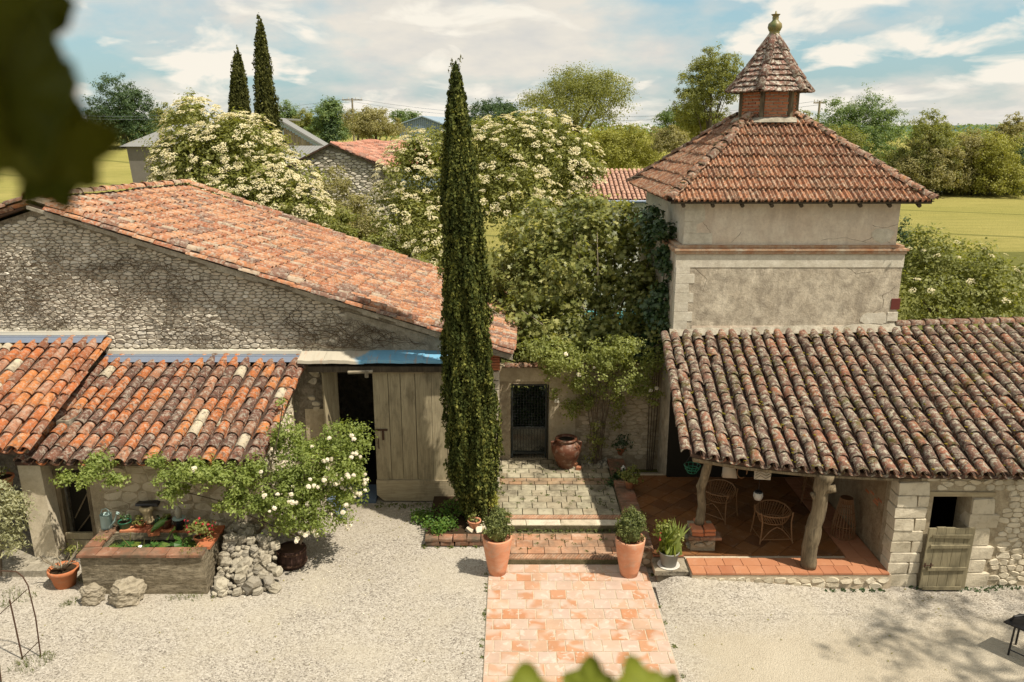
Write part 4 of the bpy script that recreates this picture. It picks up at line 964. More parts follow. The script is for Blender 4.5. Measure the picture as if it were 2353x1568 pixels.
def tiled_roof_s(roof, S, width, length, pitch, expo, mat, n_parts, r, lift, jit, top_ragged=0):
    ncol = round(width / pitch); nrow = round(length / expo)
    variants = [canal_mesh('roof_tile_mesh', mat, expo * 1.2, r * random.uniform(.94, 1.06), r * random.uniform(.78, .88), jit=0.006) for _ in range(6)]
    cm = canal_mesh('channel_mesh', mat, expo * 1.16, r * .95, r * 1.05, flip=True); va = [me_arrays(m) for m in variants]; ca = me_arrays(cm)
    def mtx(s, t, dx, dz, rz, tilt):
        p = S(s, t); dn = (S(s, t) - S(s, t - .05)).normalized(); ac = (S(s + .01, t) - S(s - .01, t)).normalized() if .01 < s < .99 else (S(.5, t) - S(.48, t)).normalized()
        nn = ac.cross(dn); nn = nn if nn.z > 0 else -nn; nn.normalize(); y = -dn; x = y.cross(nn).normalized()
        M = (Matrix((x, y, nn)).transposed() @ Matrix.Rotation(rz, 3, 'Z') @ Matrix.Rotation(-tilt, 3, 'X')).to_4x4(); M.translation = p + nn * dz + x * dx + dn * .07; return M
    items = []; rest = Bulk(); ch = Bulk()
    for i in range(ncol):
        cj = random.uniform(-1, 1) * jit
        for j in range(nrow):
            items.append((mtx((i + .5) / ncol, (j + 1) / nrow, cj + random.gauss(0, jit * .5), lift + random.uniform(-.006, .014), random.gauss(0, .042), .05 + random.uniform(-.02, .03)), random.randrange(6)))
            if random.random() < .12: items[-1][0].translation += (S((i + .5) / ncol, (j + 1) / nrow) - S((i + .5) / ncol, (j + 1) / nrow - .05)).normalized() * random.uniform(-.04, .06)
            ch.add(ca, mtx(min(.995, (i + 1.) / ncol), (j + 1) / nrow, cj, lift - .005, 0, .05))
    order = sorted(range(len(items)), key=lambda k: (not in_frame(items[k][0].translation, 10), proj(items[k][0].translation)[2]))
    for rank, k in enumerate(order):
        M, v = items[k]
        if rank < n_parts and in_frame(M.translation, 10): link('roof_tile', variants[v], roof, M.translation, M.to_euler())
        else: rest.add(va[v], M)
    rest.build('far_roof_tile', mat, roof); ch.build('channel_tile', mat, roof)
    return items
pit = tiled_roof_s(proof, pS, 9.55, 5.35, .292, .41, PORCH_T, 300, .118, .08, .02)
line_tiles(proof, PTL + Vector((-.08, 0, 0)), PBL + Vector((-.08, 0, 0)), .41, PORCH_T, .115, 'verge_tile', lift=.03)
line_tiles(proof, PTR + Vector((0, .12, .05)), Vector((9.6, 19.45, 4.36)), .40, HIP_T, .14, 'ridge_tile', lift=.08)
b = MB(); vs = []                       # cement bead where the roof meets the tower
for i in range(25):
    x = 3.95 + i * (5.75 / 24); s = (x - 3.92) / 9.48; p = pS(max(0, s), 0); vs += [(x, 19.22 + random.uniform(-.04, .04), p.z + .02), (x, 19.39, p.z + .17 + random.uniform(-.03, .03)), (x, 19.39, p.z)]
b.add(vs, [(3*i, 3*i+3, 3*i+4, 3*i+1) for i in range(24)]); b.build('cement_bead', CEMENT, proof)
# moss cushions on the tiles
mo = Bulk(); bm_ = MB(); bm_.lathe([(1, 0), (.85, .4), (.5, .75), (0, .9)], (0, 0, 0), 7); ma = me_arrays(bm_.mesh('moss_mesh', BED))
MOSS = leaf_mat('moss', (0.085, 0.075, 0.012), (0.13, 0.105, 0.018), (0.20, 0.14, 0.025), 0.0, 1.0, 0.02)
for k in range(900):
    M, v = random.choice(pit); q = M @ Vector((random.choice((-1, 1)) * random.uniform(.05, .13), random.uniform(0, .3), random.uniform(.0, .06))); s = random.uniform(.012, .045)
    mo.add(ma, Matrix.Translation(q) @ Matrix.Rotation(random.random() * 6, 4, 'Z') @ Matrix.Diagonal((s, s * random.uniform(.7, 1.5), s * .55, 1)))
mo.build('moss', MOSS, proof)
# timber under the roof
for k in range(15):
    x = 3.85 + k * .62; s = (x - 3.8) / 9.5; a = pS(min(.99, max(.01, s)), .985); c = pS(min(.99, max(.01, s)), .02); b = MB(); b.tube([a - Vector((0, 0, .125)), c - Vector((0, 0, .13))], .05, 6); b.build('rafter', POSTW, porch)
b = MB(); pts = [pS(s, .95) - Vector((0, 0, .24)) for s in (0.01, .12, .25, .38, .46)]; b.tube(pts, [.075, .07, .08, .07, .07], 8); b.build('eave_beam', POSTW, porch)
b = MB(); b.tube([pS(s, .50) - Vector((0, 0, .26)) for s in (0.01, .2, .46)], .09, 6); b.build('purlin', WOOD_D, porch)
b = MB(); pts = []
for s in np.linspace(0.004, .47, 9): pts.append(pS(float(s), .997) - Vector((0, .02, .085)))
for a, c in zip(pts[:-1], pts[1:]):
    b.add([a, c, c - Vector((0, 0, .05)), a - Vector((0, 0, .05)), a + Vector((0, .03, 0)), c + Vector((0, .03, 0)), c + Vector((0, .03, -.05)), a + Vector((0, .03, -.05))], [(0,3,2,1), (4,5,6,7), (0,1,5,4), (3,7,6,2)])
b.build('eave_board', POSTW, porch)
# posts
def gnarly(name, pts, rads, par, knots=()):
    b = MB(); P_ = [Vector(p) for p in pts]; n = 12; full = []; rr = []
    for i in range(len(P_) - 1):
        for k in range(4):
            t = k / 4; full.append(P_[i].lerp(P_[i+1], t) + Vector((random.gauss(0, .006), random.gauss(0, .006), 0))); rr.append((rads[i] * (1-t) + rads[i+1] * t) * random.uniform(.95, 1.05))
    full.append(P_[-1]); rr.append(rads[-1]); b.tube(full, rr, n)
    for (q, d, r) in knots: q = Vector(q); d = Vector(d); b.tube([q, q + d * .5, q + d], [r * 1.1, r, r * .85], 8)
    v = []
    for x, y, z in b.v: nn = mn.noise(Vector((x * 14, y * 14, z * 2.2))) * .012; v.append((x + nn, y - nn, z))
    b.v = v; return b.build(name, POSTW, par, smooth=True)
p1 = P(1612, 1200, 15.75); px_, py_ = p1.x, 15.75
pr = thing('porch_post', 'slim crooked timber post on a brick and stone pier at the porch left', 'post', (px_, py_, .9))
gnarly('post_shaft', [(px_ - .06, py_, .86), (px_ - .01, py_, 1.25), (px_ - .06, py_, 1.75), (px_ + .05, py_ - .25, 2.58)], [.11, .085, .10, .085], pr, [((px_ + .04, py_ - .2, 2.42), (.14, -.06, .02), .05)])
pier = thing('pier', 'small pier of stones topped with red bricks under the slim post', 'pier', (px_, py_, .35))
MB().box((px_ - .26, py_ - .24, .34), (px_ + .26, py_ + .24, .82)).build('pier_core', MORTAR_W, pier)
rubble(pier, (px_ - .28, py_ - .25, 0), (1, 0, 0), [(-.02, .34), (.58, .34), (.58, .66), (-.02, .66)], DSTONE, (.10, .13), (.2, .34), .04, 20)
rubble(pier, (px_ - .27, py_ + .25, 0), (0, -1, 0), [(0, .34), (.5, .34), (.5, .66), (0, .66)], DSTONE, (.10, .13), (.2, .34), .04, 20)
for i, (dx, dy, z) in enumerate([(-.20, -.2, .69), (.03, -.2, .69), (.25, -.2, .69), (-.20, .12, .69), (.2, .12, .69), (-.13, -.16, .77), (.12, -.16, .77), (-.13, .12, .77), (.13, .12, .77), (-.14, -.14, .845), (.13, -.13, .845), (0, .13, .845)]):
    link('brick', block_mesh(OLDBRICK if i < 5 else BRICK, i % 4, .05, .03), pier, (px_ + dx, py_ + dy, z), (0, 0, random.gauss(0, .06)), (.235, .29, .068))
p2 = P(1858, 1296, 14.86)
gp = thing('porch_post', 'thick gnarled tree-trunk post with a forked top in the middle of the porch front', 'post', (p2.x, 14.86, .35))
gnarly('post_shaft', [(p2.x, 14.86, .34), (p2.x - .02, 14.86, .8), (p2.x + .03, 14.86, 1.25), (p2.x + .10, 14.85, 1.7), (p2.x + .09, 14.84, 2.1), (p2.x + .12, 14.8, 2.50)], [.165, .165, .155, .145, .15, .19], gp,
       [((p2.x + .12, 14.80, 2.15), (.20, -.10, .06), .095), ((p2.x + .05, 14.84, 1.85), (-.17, -.03, .20), .05), ((p2.x + .06, 14.84, 2.25), (-.12, -.02, .22), .07)])
# porch floor
FZ = .36
fb = MB(); fb.box((3.70, 14.60, -.03), (7.80, 15.32, FZ - .04)); fb.box((3.02, 15.32, -.03), (7.80, 19.6, FZ - .04)); pf = fb.build('porch_floor', GROUT); pf['kind'] = 'structure'
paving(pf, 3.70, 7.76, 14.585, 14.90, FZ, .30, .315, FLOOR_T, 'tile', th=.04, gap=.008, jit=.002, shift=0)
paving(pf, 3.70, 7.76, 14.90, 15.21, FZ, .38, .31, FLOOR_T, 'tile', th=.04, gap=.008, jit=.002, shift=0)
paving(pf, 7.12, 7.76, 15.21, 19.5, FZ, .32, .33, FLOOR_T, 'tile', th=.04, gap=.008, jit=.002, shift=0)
def clip(poly, ax, v, sgn):
    out = []
    for i in range(len(poly)):
        a, b_ = poly[i], poly[(i+1) % len(poly)]; da, db = (a[ax] - v) * sgn, (b_[ax] - v) * sgn
        if da >= 0: out.append(a)
        if da * db < 0: t = da / (da - db); out.append((a[0] + (b_[0]-a[0]) * t, a[1] + (b_[1]-a[1]) * t))
    return out
def diamonds(x0, x1, y0, y1, s):
    h = s / math.sqrt(2); j = 0; y = y0 - h
    while y < y1 + h:
        x = x0 - h + (h if j % 2 else 0)
        while x < x1 + h:
            g = h - .009; poly = [(x - g, y), (x, y - g), (x + g, y), (x, y + g)]
            for ax, v, sg in ((0, x0, 1), (0, x1, -1), (1, y0, 1), (1, y1, -1)):
                poly = clip(poly, ax, v, sg) if poly else poly
            if len(poly) > 2:
                n = len(poly); zz = FZ + random.uniform(-.001, .002); bb = MB(); bb.add([(a, c, FZ - .03) for a, c in poly] + [(a, c, zz) for a, c in poly], [tuple(reversed(range(n))), tuple(range(n, 2*n))] + [(i, (i+1) % n, n + (i+1) % n, n + i) for i in range(n)])
                bb.build('tile', FLOOR_D, pf)
            x += 2 * h
        y += h; j += 1
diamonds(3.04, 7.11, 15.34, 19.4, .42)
mb = MB(); x = 4.6                      # stones of the step face
rubble(pf, (0, 14.60, 0), (1, 0, 0), [(3.7, -.02), (7.8, -.02), (7.8, .31), (3.7, .31)], WSTONE, (.10, .15), (.14, .34), .012, 60, gap=.006, jit=.2)
bk = MB(); vs = []; nx_, ny_ = 24, 8
for j in range(ny_ + 1):
    for i in range(nx_ + 1):
        u, w_ = i / nx_, j / ny_; x = 2.95 + 3.6 * u; y = 13.7 + .93 * w_; h = .305 * (w_ ** 1.3) * (1 - u) ** .8 * min(1, (x - 2.9) / .5 + .15); vs.append((x, y, .004 + h + .008 * mn.noise(Vector((x * 3, y * 3, 0))) * w_))
bk.add(vs, [(j * (nx_ + 1) + i, j * (nx_ + 1) + i + 1, (j + 1) * (nx_ + 1) + i + 1, (j + 1) * (nx_ + 1) + i) for j in range(ny_) for i in range(nx_)]); o = bk.build('gravel_bank', GRAVEL, smooth=True); o['kind'] = 'structure'
pli = thing('plinth', 'mossy stone plinth under the iris pot at the porch corner', 'plinth', (3.3, 14.95, 0))
MB().box((3.05, 14.84, -.02), (3.66, 15.30, .20), j=.015).build('plinth_base', DSTONE, pli); MB().box((2.98, 14.78, .20), (3.72, 15.31, .29), j=.012).build('plinth_slab', DSTONE, pli)
MB().box((3.03, 15.32, .30), (3.68, 15.60, .355)).build('orange_slab', FLOOR_T, pf)
# stone house walls
HX = 7.78; HY = 14.72
hw = MB(); hw.box((HX, HY, 0), (8.50, HY + .5, 2.62)); hw.box((8.50, HY, 2.02), (9.28, HY + .5, 2.62)); hw.box((9.28, HY, 0), (14, HY + .5, 2.62)); hwall = hw.build('front_wall', MORTAR_W, porch)
sk = [(HX - .1, HX + .62, 0, 2.36), (8.3, 9.82, -.1, 2.14)]
rubble(hwall, (0, HY, 0), (1, 0, 0), [(HX, 0), (11.5, 0), (11.5, 2.66), (HX, 2.66)], WSTONE, (.08, .15), (.12, .34), .018, 240, skip=sk, gap=.009, jit=.24)
z = 0; k = 0                            # dressed quoins of the corner and of the door
for h in (.30, .26, .22, .26, .24, .28, .24, .26, .30):
    w = .62 if k % 2 == 0 else .40; link('quoin_stone', block_mesh(WSTONE, 20 + random.randrange(8), .09, .045), hwall, (HX + w/2 - .02, HY + .14, z + h/2), (0, 0, 0), (w - .012, .36, h - .014))
    if k % 2: link('quoin_stone', block_mesh(WSTONE, 20 + random.randrange(8), .09, .045), hwall, (HX + .51, HY + .14, z + h/2), (0, 0, 0), (.21, .35, h - .014))
    z += h; k += 1
z = 0; k = 0
for h in (.34, .30, .30, .40, .32, .34):
    w = .44 if k % 2 else .56; link('quoin_stone', block_mesh(WSTONE, 20 + random.randrange(8), .09, .045), hwall, (9.29 + w/2, HY + .12, z + h/2), (0, 0, 0), (w, .34, h - .014)); z += h; k += 1
b = MB(); b.box((8.28, HY - .03, 2.03), (9.72, HY + .2, 2.13), j=.01); b.build('door_lintel', WOOD_L, hwall)
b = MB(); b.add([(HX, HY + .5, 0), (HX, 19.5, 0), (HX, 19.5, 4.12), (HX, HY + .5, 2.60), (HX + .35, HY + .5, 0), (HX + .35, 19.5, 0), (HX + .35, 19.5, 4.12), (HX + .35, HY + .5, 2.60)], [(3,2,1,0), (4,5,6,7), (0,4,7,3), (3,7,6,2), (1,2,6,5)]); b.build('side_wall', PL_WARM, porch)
for k in range(6): link('brick', block_mesh(BRICK, k % 4, .05, .03), porch, (HX + .02, 15.6 + random.uniform(-.2, .5), 1.45 + .07 * (k % 3)), (0, 0, 0), (.05, .18, .05))
b = MB(); b.box((4.06, 19.30, 0), (HX - .02, 19.385, 4.05)); b.build('inner_wall', INTER, porch)  # near-black panel added over the tower wall to paint the porch's deep shade
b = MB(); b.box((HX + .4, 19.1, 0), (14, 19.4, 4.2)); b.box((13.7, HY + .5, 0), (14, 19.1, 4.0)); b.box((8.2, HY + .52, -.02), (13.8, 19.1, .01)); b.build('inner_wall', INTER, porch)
MB().box((8.50, HY - .02, -.02), (9.28, HY + .5, .06), j=.01).build('door_sill', DSTONE, hwall)
sd = thing('stable_door', 'olive-grey plank half door with nailed battens leaning in the stone doorway', 'stable door', (8.88, HY - .1, 0))
x = 8.36
for k, w in enumerate((.16, .19, .19, .20, .20)):
    bb = MB(); t_ = random.uniform(-.02, .02); bb.add([(x + .004, HY - .20, .06), (x + w - .004, HY - .20, .06), (x + w + .10 - .004, HY - .09, 1.36 + t_), (x + .104, HY - .09, 1.36 + t_), (x + .004, HY - .16, .06), (x + w - .004, HY - .16, .06), (x + w + .10 - .004, HY - .05, 1.36 + t_), (x + .104, HY - .05, 1.36 + t_)], [(0,1,2,3), (7,6,5,4), (0,4,5,1), (2,6,7,3), (1,5,6,2), (0,3,7,4)]); bb.build('plank', WOOD_G, sd); x += w
for z, a, c in ((1.20, 8.52, 9.33), (.98, 8.50, 9.30), (.50, 8.48, 9.27), (.08, 8.42, 9.20)):
    yy = HY - .215 + .11 * (z - .06) / 1.3; bb = MB(); bb.box((a, yy - .03, z - .035), (c, yy, z + .035), j=.006); bb.build('batten', WOOD_G, sd)
bb = MB(); bb.tube([(8.36, HY - .21, .58), (8.58, HY - .21, .60)], .012, 5); bb.box((8.40, HY - .22, .54), (8.42, HY - .19, .64)); bb.box((8.52, HY - .22, .54), (8.54, HY - .19, .64)); bb.build('latch', RUST, sd)

# ================================================================ GATE WALL
gwl = thing('garden_wall', 'old plastered stone wall with the iron gate behind the steps', 'wall', (2, 20.6, 0))
GX0, GX1, GZ = -.04, .98, 2.50
b = MB(); b.box((-.36, 20.6, 0), (GX0, 21.0, 2.98)); b.box((GX0, 20.6, GZ), (GX1, 21.0, 2.98)); b.box((GX1, 20.6, 0), (4.10, 21.0, 2.98)); b.box((GX0, 20.6, 0), (GX1, 21.0, .30)); gwm = b.build('wall_face', MORTAR_W, gwl)
GW_ST = stone_mat('garden_wall_stone', [(0, (0.46, 0.38, 0.26)), (0.5, (0.56, 0.47, 0.34)), (1, (0.40, 0.33, 0.23))], (0.16, 0.12, 0.08), 0.45, 1, 0.3)
rubble(gwm, (0, 20.6, 0), (1, 0, 0), [(1.75, .3), (4.1, .3), (4.1, 2.9), (1.75, 2.9)], GW_ST, (.08, .15), (.16, .42), .014, 260, gap=.008, jit=.2)
rubble(gwm, (0, 20.6, 0), (1, 0, 0), [(-.34, .3), (GX0 - .02, .3), (GX0 - .02, 2.5), (-.34, 2.5)], GW_ST, (.2, .3), (.24, .34), .02, 20)
b = MB(); b.prism([(GX1 + .02, .3), (1.74, .3), (1.74, 2.96), (-.34, 2.96), (-.34, 2.58), (GX1 + .02, 2.58)], 20.585, 20.599); b.build('plaster_patch', PL_BUFF, gwl)
for k in range(14): pass
line_tiles(gwl, Vector((4.0, 20.55, 3.0)), Vector((-.2, 20.55, 3.0)), .38, HIP_T, .11, 'coping_tile', lift=.02)
MB().box((1.16, 20.55, 1.98), (1.28, 20.584, 2.10)).build('switch_box', WHITEP, gwl)
gate = thing('iron_gate', 'dark iron gate with wire mesh and spiked foot in the garden wall', 'gate', (.47, 20.72, .32))
b = MB(); b.box((GX0 + .02, 20.66, .33), (GX0 + .07, 20.72, GZ - .02)); b.box((GX1 - .07, 20.66, .33), (GX1 - .02, 20.72, GZ - .02)); b.box((GX0 + .071, 20.66, GZ - .07), (GX1 - .071, 20.72, GZ - .02)); b.box((GX0 + .071, 20.66, .44), (GX1 - .071, 20.72, .50)); b.box((GX0 + .071, 20.66, 1.18), (GX1 - .071, 20.72, 1.24)); b.build('gate_frame', GATEM, gate)
b = MB(); b.box((GX0 + .072, 20.70, .50), (GX1 - .072, 20.712, 1.18)); b.build('lower_panel', GLASSD, gate)
for k in range(11):
    x = GX0 + .12 + k * .078; b = MB(); b.tube([(x, 20.69, .30), (x, 20.69, GZ - .07)], .007, 5); b.build('bar', GATEM, gate)
for k in range(14):
    z = 1.30 + k * .08; b = MB(); b.tube([(GX0 + .07, 20.686, z), (GX1 - .07, 20.686, z)], .004, 4); b.build('wire', GATEM, gate)
b = MB(); b.tube([(GX1 + .01, 20.56, .32), (GX1 + .01, 20.56, GZ)], .014, 6); b.build('gate_post', GATEM, gate)

# ================================================================ THE TOWER
tw = thing('pigeon_tower', 'square plastered pigeon tower with a pyramid tiled roof and a small brick lantern', 'tower', (6.85, 22.4, 0))
X0, X1, Y0, Y1, ZB = 4.05, 9.60, 19.40, 25.4, 6.30
MB().box((X0, Y0, 0), (X1, Y1, ZB)).build('lower_wall', PL_LOW, tw)
MB().box((X0 + .17, Y0 + .12, ZB + .13), (X1 - .17, Y1 - .12, 7.62)).build('upper_wall', PL_UP, tw)
b = MB(); b.box((X0 - .08, Y0 - .08, ZB + .01), (X1 + .08, Y1 + .08, ZB + .06)); b.box((X0 - .04, Y0 - .05, ZB - .07), (X1 + .04, Y1 + .05, ZB - .002)); b.box((X0 - .0, Y0 + .02, ZB + .072), (X1, Y1 - .02, ZB + .135)); 
BANDM = plaster('band_render', (0.44, 0.30, 0.19), (0.36, 0.15, 0.07), 0.75, 1.6, (0.50, 0.44, 0.34), 0.3); b.build('string_course', BANDM, tw)
b = MB(); b.box((X0 - .03, Y0 - .012, ZB - .40), (X1 + .02, Y0 - .001, ZB - .08)); b.build('pale_render_strip', PL_PALE, tw)
b = MB(); b.box((X0 + .45, Y0 - .014, 4.3), (X1 - .1, Y0 - .004, 4.42), j=.006); b.build('pale_render_strip', PL_UP, tw)
b = MB(); b.box((X0 + .17 - .012, Y0 + .12, ZB + .14), (X0 + .17 - .001, Y1 - .12, 7.6)); b.build('pale_render_strip', PL_PALE, tw)
z = 4.30; k = 0
while z < 6.1:
    w = .46 if k % 2 else .34; link('quoin_stone', block_mesh(PL_PALE, k % 4, .03, .012), tw, (X0 + w/2 - .010, Y0 + .115, z + .12), (0, 0, 0), (w, .25, .232))
    if k > 0: link('quoin_stone', block_mesh(PL_PALE, k % 4, .03, .012), tw, (X1 - .11 + .01, Y0 + .08, z + .12), (0, 0, 0), (.26 if k % 2 else .36, .20, .228)) if k in (1,) else None
    z += .24; k += 1
z = ZB + .15
for k in range(4):
    w = .70 if k == 0 else .30; link('quoin_stone', block_mesh(PL_PALE, k % 4, .03, .012), tw, (X0 + .17 + w/2 - .015, Y0 + .12 + .10, z + .14), (0, 0, 0), (w, .23, .272)); z += .28
link('brick', block_mesh(simple('dark_red_brick', (0.13, 0.03, 0.022), 0.9), 1, .04, .02), tw, (X1 - .06, Y0 + .05, 4.98), (0, 0, 0), (.22, .14, .28))
cx0, cy0 = 6.86, 22.35; hx, hy = 3.14, 3.30; ez, tz = 7.52, 9.50; q = .62
corn = [(cx0 - hx, cy0 - hy), (cx0 + hx, cy0 - hy), (cx0 + hx, cy0 + hy), (cx0 - hx, cy0 + hy)]; tops = [(cx0 - q, cy0 - q), (cx0 + q, cy0 - q), (cx0 + q, cy0 + q), (cx0 - q, cy0 + q)]
rb = MB(); vs = [(x, y, ez) for x, y in corn] + [(x, y, tz) for x, y in tops]; rb.add(vs, [(0, 1, 5, 4), (1, 2, 6, 5), (2, 3, 7, 6), (3, 0, 4, 7), (3, 2, 1, 0), (4, 5, 6, 7)]); troof = rb.build('roof', BED, tw)
def ribbed(mat, k):
    r = random.Random(k); xs = [-.5, -.40, -.27, -.17, -.07, .06, .16, .26, .39, .5]; zs = [.012, .052, .052, .006, .006, .052, .052, .006, .030, .012]
    vs = [(x, 0, z + .004 * r.random()) for x, z in zip(xs, zs)] + [(x, 1, z) for x, z in zip(xs, zs)] + [(x, 0, z - .035) for x, z in zip(xs, zs)]
    fs = [(i, i+1, 11+i, 10+i) for i in range(9)] + [(i+1, i, 20+i, 21+i) for i in range(9)]
    me = bpy.data.meshes.new('ribbed_tile_mesh'); me.from_pydata(vs, [], fs); me.materials.append(mat); me.update(); return me
RT = [ribbed(TOWER_T, k) for k in range(4)]; RTa = [me_arrays(m) for m in RT]
def slope(par, TL, TR, BR, BL, wt, nrow, meshes, arrs, parts, name='roof_tile', lift=.04, tilt=.13, over=1.16, limit=300, zsc=1.3):
    TL, TR, BR, BL = map(Vector, (TL, TR, BR, BL)); rest = Bulk(); cnt = 0; L = ((BL + BR) / 2 - (TL + TR) / 2).length / nrow
    for j in range(nrow):
        t = (j + 1) / nrow; a = TL.lerp(BL, t - .35 / nrow); c = TR.lerp(BR, t - .35 / nrow); a2 = TL.lerp(BL, t); ac = (c - a); w = ac.length; n = max(1, round(w / wt)); ac.normalize()
        dn = ((BL + BR) / 2 - (TL + TR) / 2).normalized(); off = (a2 - a).dot(dn); nn = ac.cross(dn); nn = nn if nn.z > 0 else -nn; y = -dn; x = y.cross(nn).normalized()
        for i in range(n):
            p = a + ac * (w * (i + .5) / n) + dn * (off + random.uniform(-.012, .018)) + nn * (lift + random.uniform(-.004, .008))
            R3 = Matrix((x, y, nn)).transposed() @ Matrix.Rotation(-tilt, 3, 'X') @ Matrix.Rotation(random.gauss(0, .012), 3, 'Z'); v = random.randrange(len(meshes)); sc = (w / n, L * over, zsc)
            if parts: link(name, meshes[v], par, p, R3.to_euler(), sc)
            else:
                M = R3.to_4x4() @ Matrix.Diagonal((*sc, 1)); M.translation = p; rest.add(arrs[v], M)
    rest.build('far_' + name, meshes[0].materials[0], par)
V3 = lambda p, z: Vector((p[0], p[1], z))
NR = 8
for i in range(4):
    a, b_ = corn[i], corn[(i+1) % 4]; ta, tb = tops[i], tops[(i+1) % 4]
    slope(troof, V3(ta, tz), V3(tb, tz), V3(b_, ez), V3(a, ez), .30, NR, RT, RTa, i in (0, 3))
for i in range(4):
    line_tiles(troof, V3(tops[i], tz + .02), V3(corn[i], ez + .02), .38, HIP_T, .135, 'hip_tile', lift=.03, jit=.02)
mo = Bulk()
for k in range(260):
    i = random.choice((0, 0, 1, 1, 3)); t = random.random(); p = V3(tops[i], tz).lerp(V3(corn[i], ez), t) + Vector((random.gauss(0, .09), random.gauss(0, .09), random.uniform(.05, .17))); s = random.uniform(.015, .05)
    mo.add(ma, Matrix.Translation(p) @ Matrix.Diagonal((s, s, s * .6, 1)))
LICH = simple('dark_lichen', (0.09, 0.075, 0.04), 1.0, spec=0.02); mo.build('lichen', LICH, troof)
for k in range(9):
    x = cx0 - hx + .35 + k * .70; b = MB(); b.tube([(x, Y0 - .32, ez - .10), (x, Y0 + .25, ez + .16)], .05, 6); b.build('rafter_end', WOOD_D, tw)
b = MB(); b.box((cx0 - hx + .05, cy0 - hy + .03, ez - .05), (cx0 + hx - .05, cy0 - hy + .07, ez - .003)); b.build('eave_board', WOOD_D, tw)
b = MB(); b.tube([P(1455, 408, 25.2), P(1480, 408, 24.6)], .04, 5); b.build('rafter_end', WOOD_D, tw)
def crack(par, pts, y, mt, r=.0035):
    pp = []
    for (a, c_), (a2, c2) in zip(pts[:-1], pts[1:]):
        for i in range(4): t_ = i / 4; pp.append((a + (a2 - a) * t_ + random.gauss(0, .012), y, c_ + (c2 - c_) * t_ + random.gauss(0, .012)))
    pp.append((pts[-1][0], y, pts[-1][1])); m_ = MB(); m_.tube(pp, [r * random.uniform(.5, 1.3) for _ in pp], 4); m_.build('crack', mt, par)
CRK = simple('crack_shadow', (0.08, 0.06, 0.045), 1.0, spec=0)
yu = Y0 + .12; yl = Y0
for pts_, yy_ in (([(4.75, 7.5), (4.60, 7.25), (4.66, 7.0), (4.82, 6.78), (4.9, 6.55)], yu), ([(9.42, 6.95), (9.1, 6.85), (8.8, 6.92)], yu), ([(9.3, 6.5), (8.9, 6.62), (8.6, 6.52)], yu), ([(7.6, 6.56), (8.2, 6.60), (8.7, 6.5)], yu), ([(5.4, 6.5), (5.6, 6.75)], yu), ([(4.5, 5.9), (4.8, 5.6), (4.7, 5.2)], yl), ([(9.5, 5.4), (9.2, 5.2), (9.25, 4.9), (8.9, 4.7)], yl), ([(8.2, 5.9), (8.5, 5.75), (8.9, 5.8)], yl)): crack(tw, pts_, yy_ - .001, CRK)
for (xa, xb, za, zb, yy_) in ((4.30, 4.72, 6.9, 7.5, yu), (8.75, 9.40, 6.48, 6.85, yu), (8.6, 9.5, 4.45, 4.78, yl)):
    n_ = 12; cxa, cza = (xa + xb) / 2, (za + zb) / 2; rim_ = [(cxa + (xb - xa) / 2 * math.cos(-2 * math.pi * i / n_) * random.uniform(.75, 1.1), cza + (zb - za) / 2 * math.sin(-2 * math.pi * i / n_) * random.uniform(.75, 1.1)) for i in range(n_)]
    m_ = MB(); m_.prism(list(reversed(rim_)), yy_ - .010, yy_ - .001); m_.build('plaster_patch', PL_PALE, tw)
# lantern
LC = Vector((cx0 + .02, cy0 - .1, 0)); RL = .74
hexa = [(LC.x + RL * math.sin(R(60 * k + 30)), LC.y - RL * math.cos(R(60 * k + 30))) for k in range(6)]
lan = MB(); lan.lathe([(RL * .97, 9.4), (RL * .97, 10.20)], LC, 6); lv = lan
b = MB(); n = 6; hh = [(LC.x + (RL - .02) * math.sin(R(60 * k + 30)), LC.y - (RL - .02) * math.cos(R(60 * k + 30))) for k in range(6)]
b.add([(x, y, 9.35) for x, y in hh] + [(x, y, 10.2) for x, y in hh], [(i, (i+1) % 6, 6 + (i+1) % 6, 6 + i) for i in range(6)]); lw_ = b.build('lantern_wall', GROUT, tw)
for k in (5, 4, 0, 3, 2, 1):
    a = Vector((*hexa[k], 0)); c = Vector((*hexa[(k+1) % 6], 0)); d = (c - a); w = d.length; d.normalize(); nrm = Vector((d.y, -d.x, 0))
    if k in (4, 5, 0):
        for r_ in range(8):
            z = 9.51 + r_ * .083; u = .05 - (.11 if r_ % 2 else 0)
            while u < w - .06:
                a1 = max(u, .06); b1 = min(u + .215, w - .06)
                if b1 - a1 > .03: link('brick', block_mesh(BRICK, random.randrange(4), .04, .02), lw_, a + d * ((a1 + b1) / 2) - nrm * .02 + Vector((0, 0, z)), (0, 0, math.atan2(d.y, d.x)), (b1 - a1, .07, .056))
                u += .24
    pp_ = a + (LC - Vector((a.x, a.y, 0))).normalized() * -.0 ; b = MB(); b.box((-.05, -.05, 9.42), (.05, .05, 10.17)); 
    o = b.build('corner_post', POSTW, tw); o.location = Vector((a.x, a.y, 9.42)) - WL[tw.name]; o.rotation_euler = (0, 0, R(60 * k + 30))
b = MB(); b.lathe([(1.02, 9.36), (.90, 9.47), (.74, 9.50), (.60, 9.52)], LC, 12, wob=.03); b.build('lantern_base', CEMENT, tw)
RE = 1.13; eh = [(LC.x + RE * math.sin(R(60 * k + 30)), LC.y - RE * math.cos(R(60 * k + 30))) for k in range(6)]; mh = [(LC.x + .60 * math.sin(R(60 * k + 30)), LC.y - .60 * math.cos(R(60 * k + 30))) for k in range(6)]; ah = [(LC.x + .13 * math.sin(R(60 * k + 30)), LC.y - .13 * math.cos(R(60 * k + 30))) for k in range(6)]
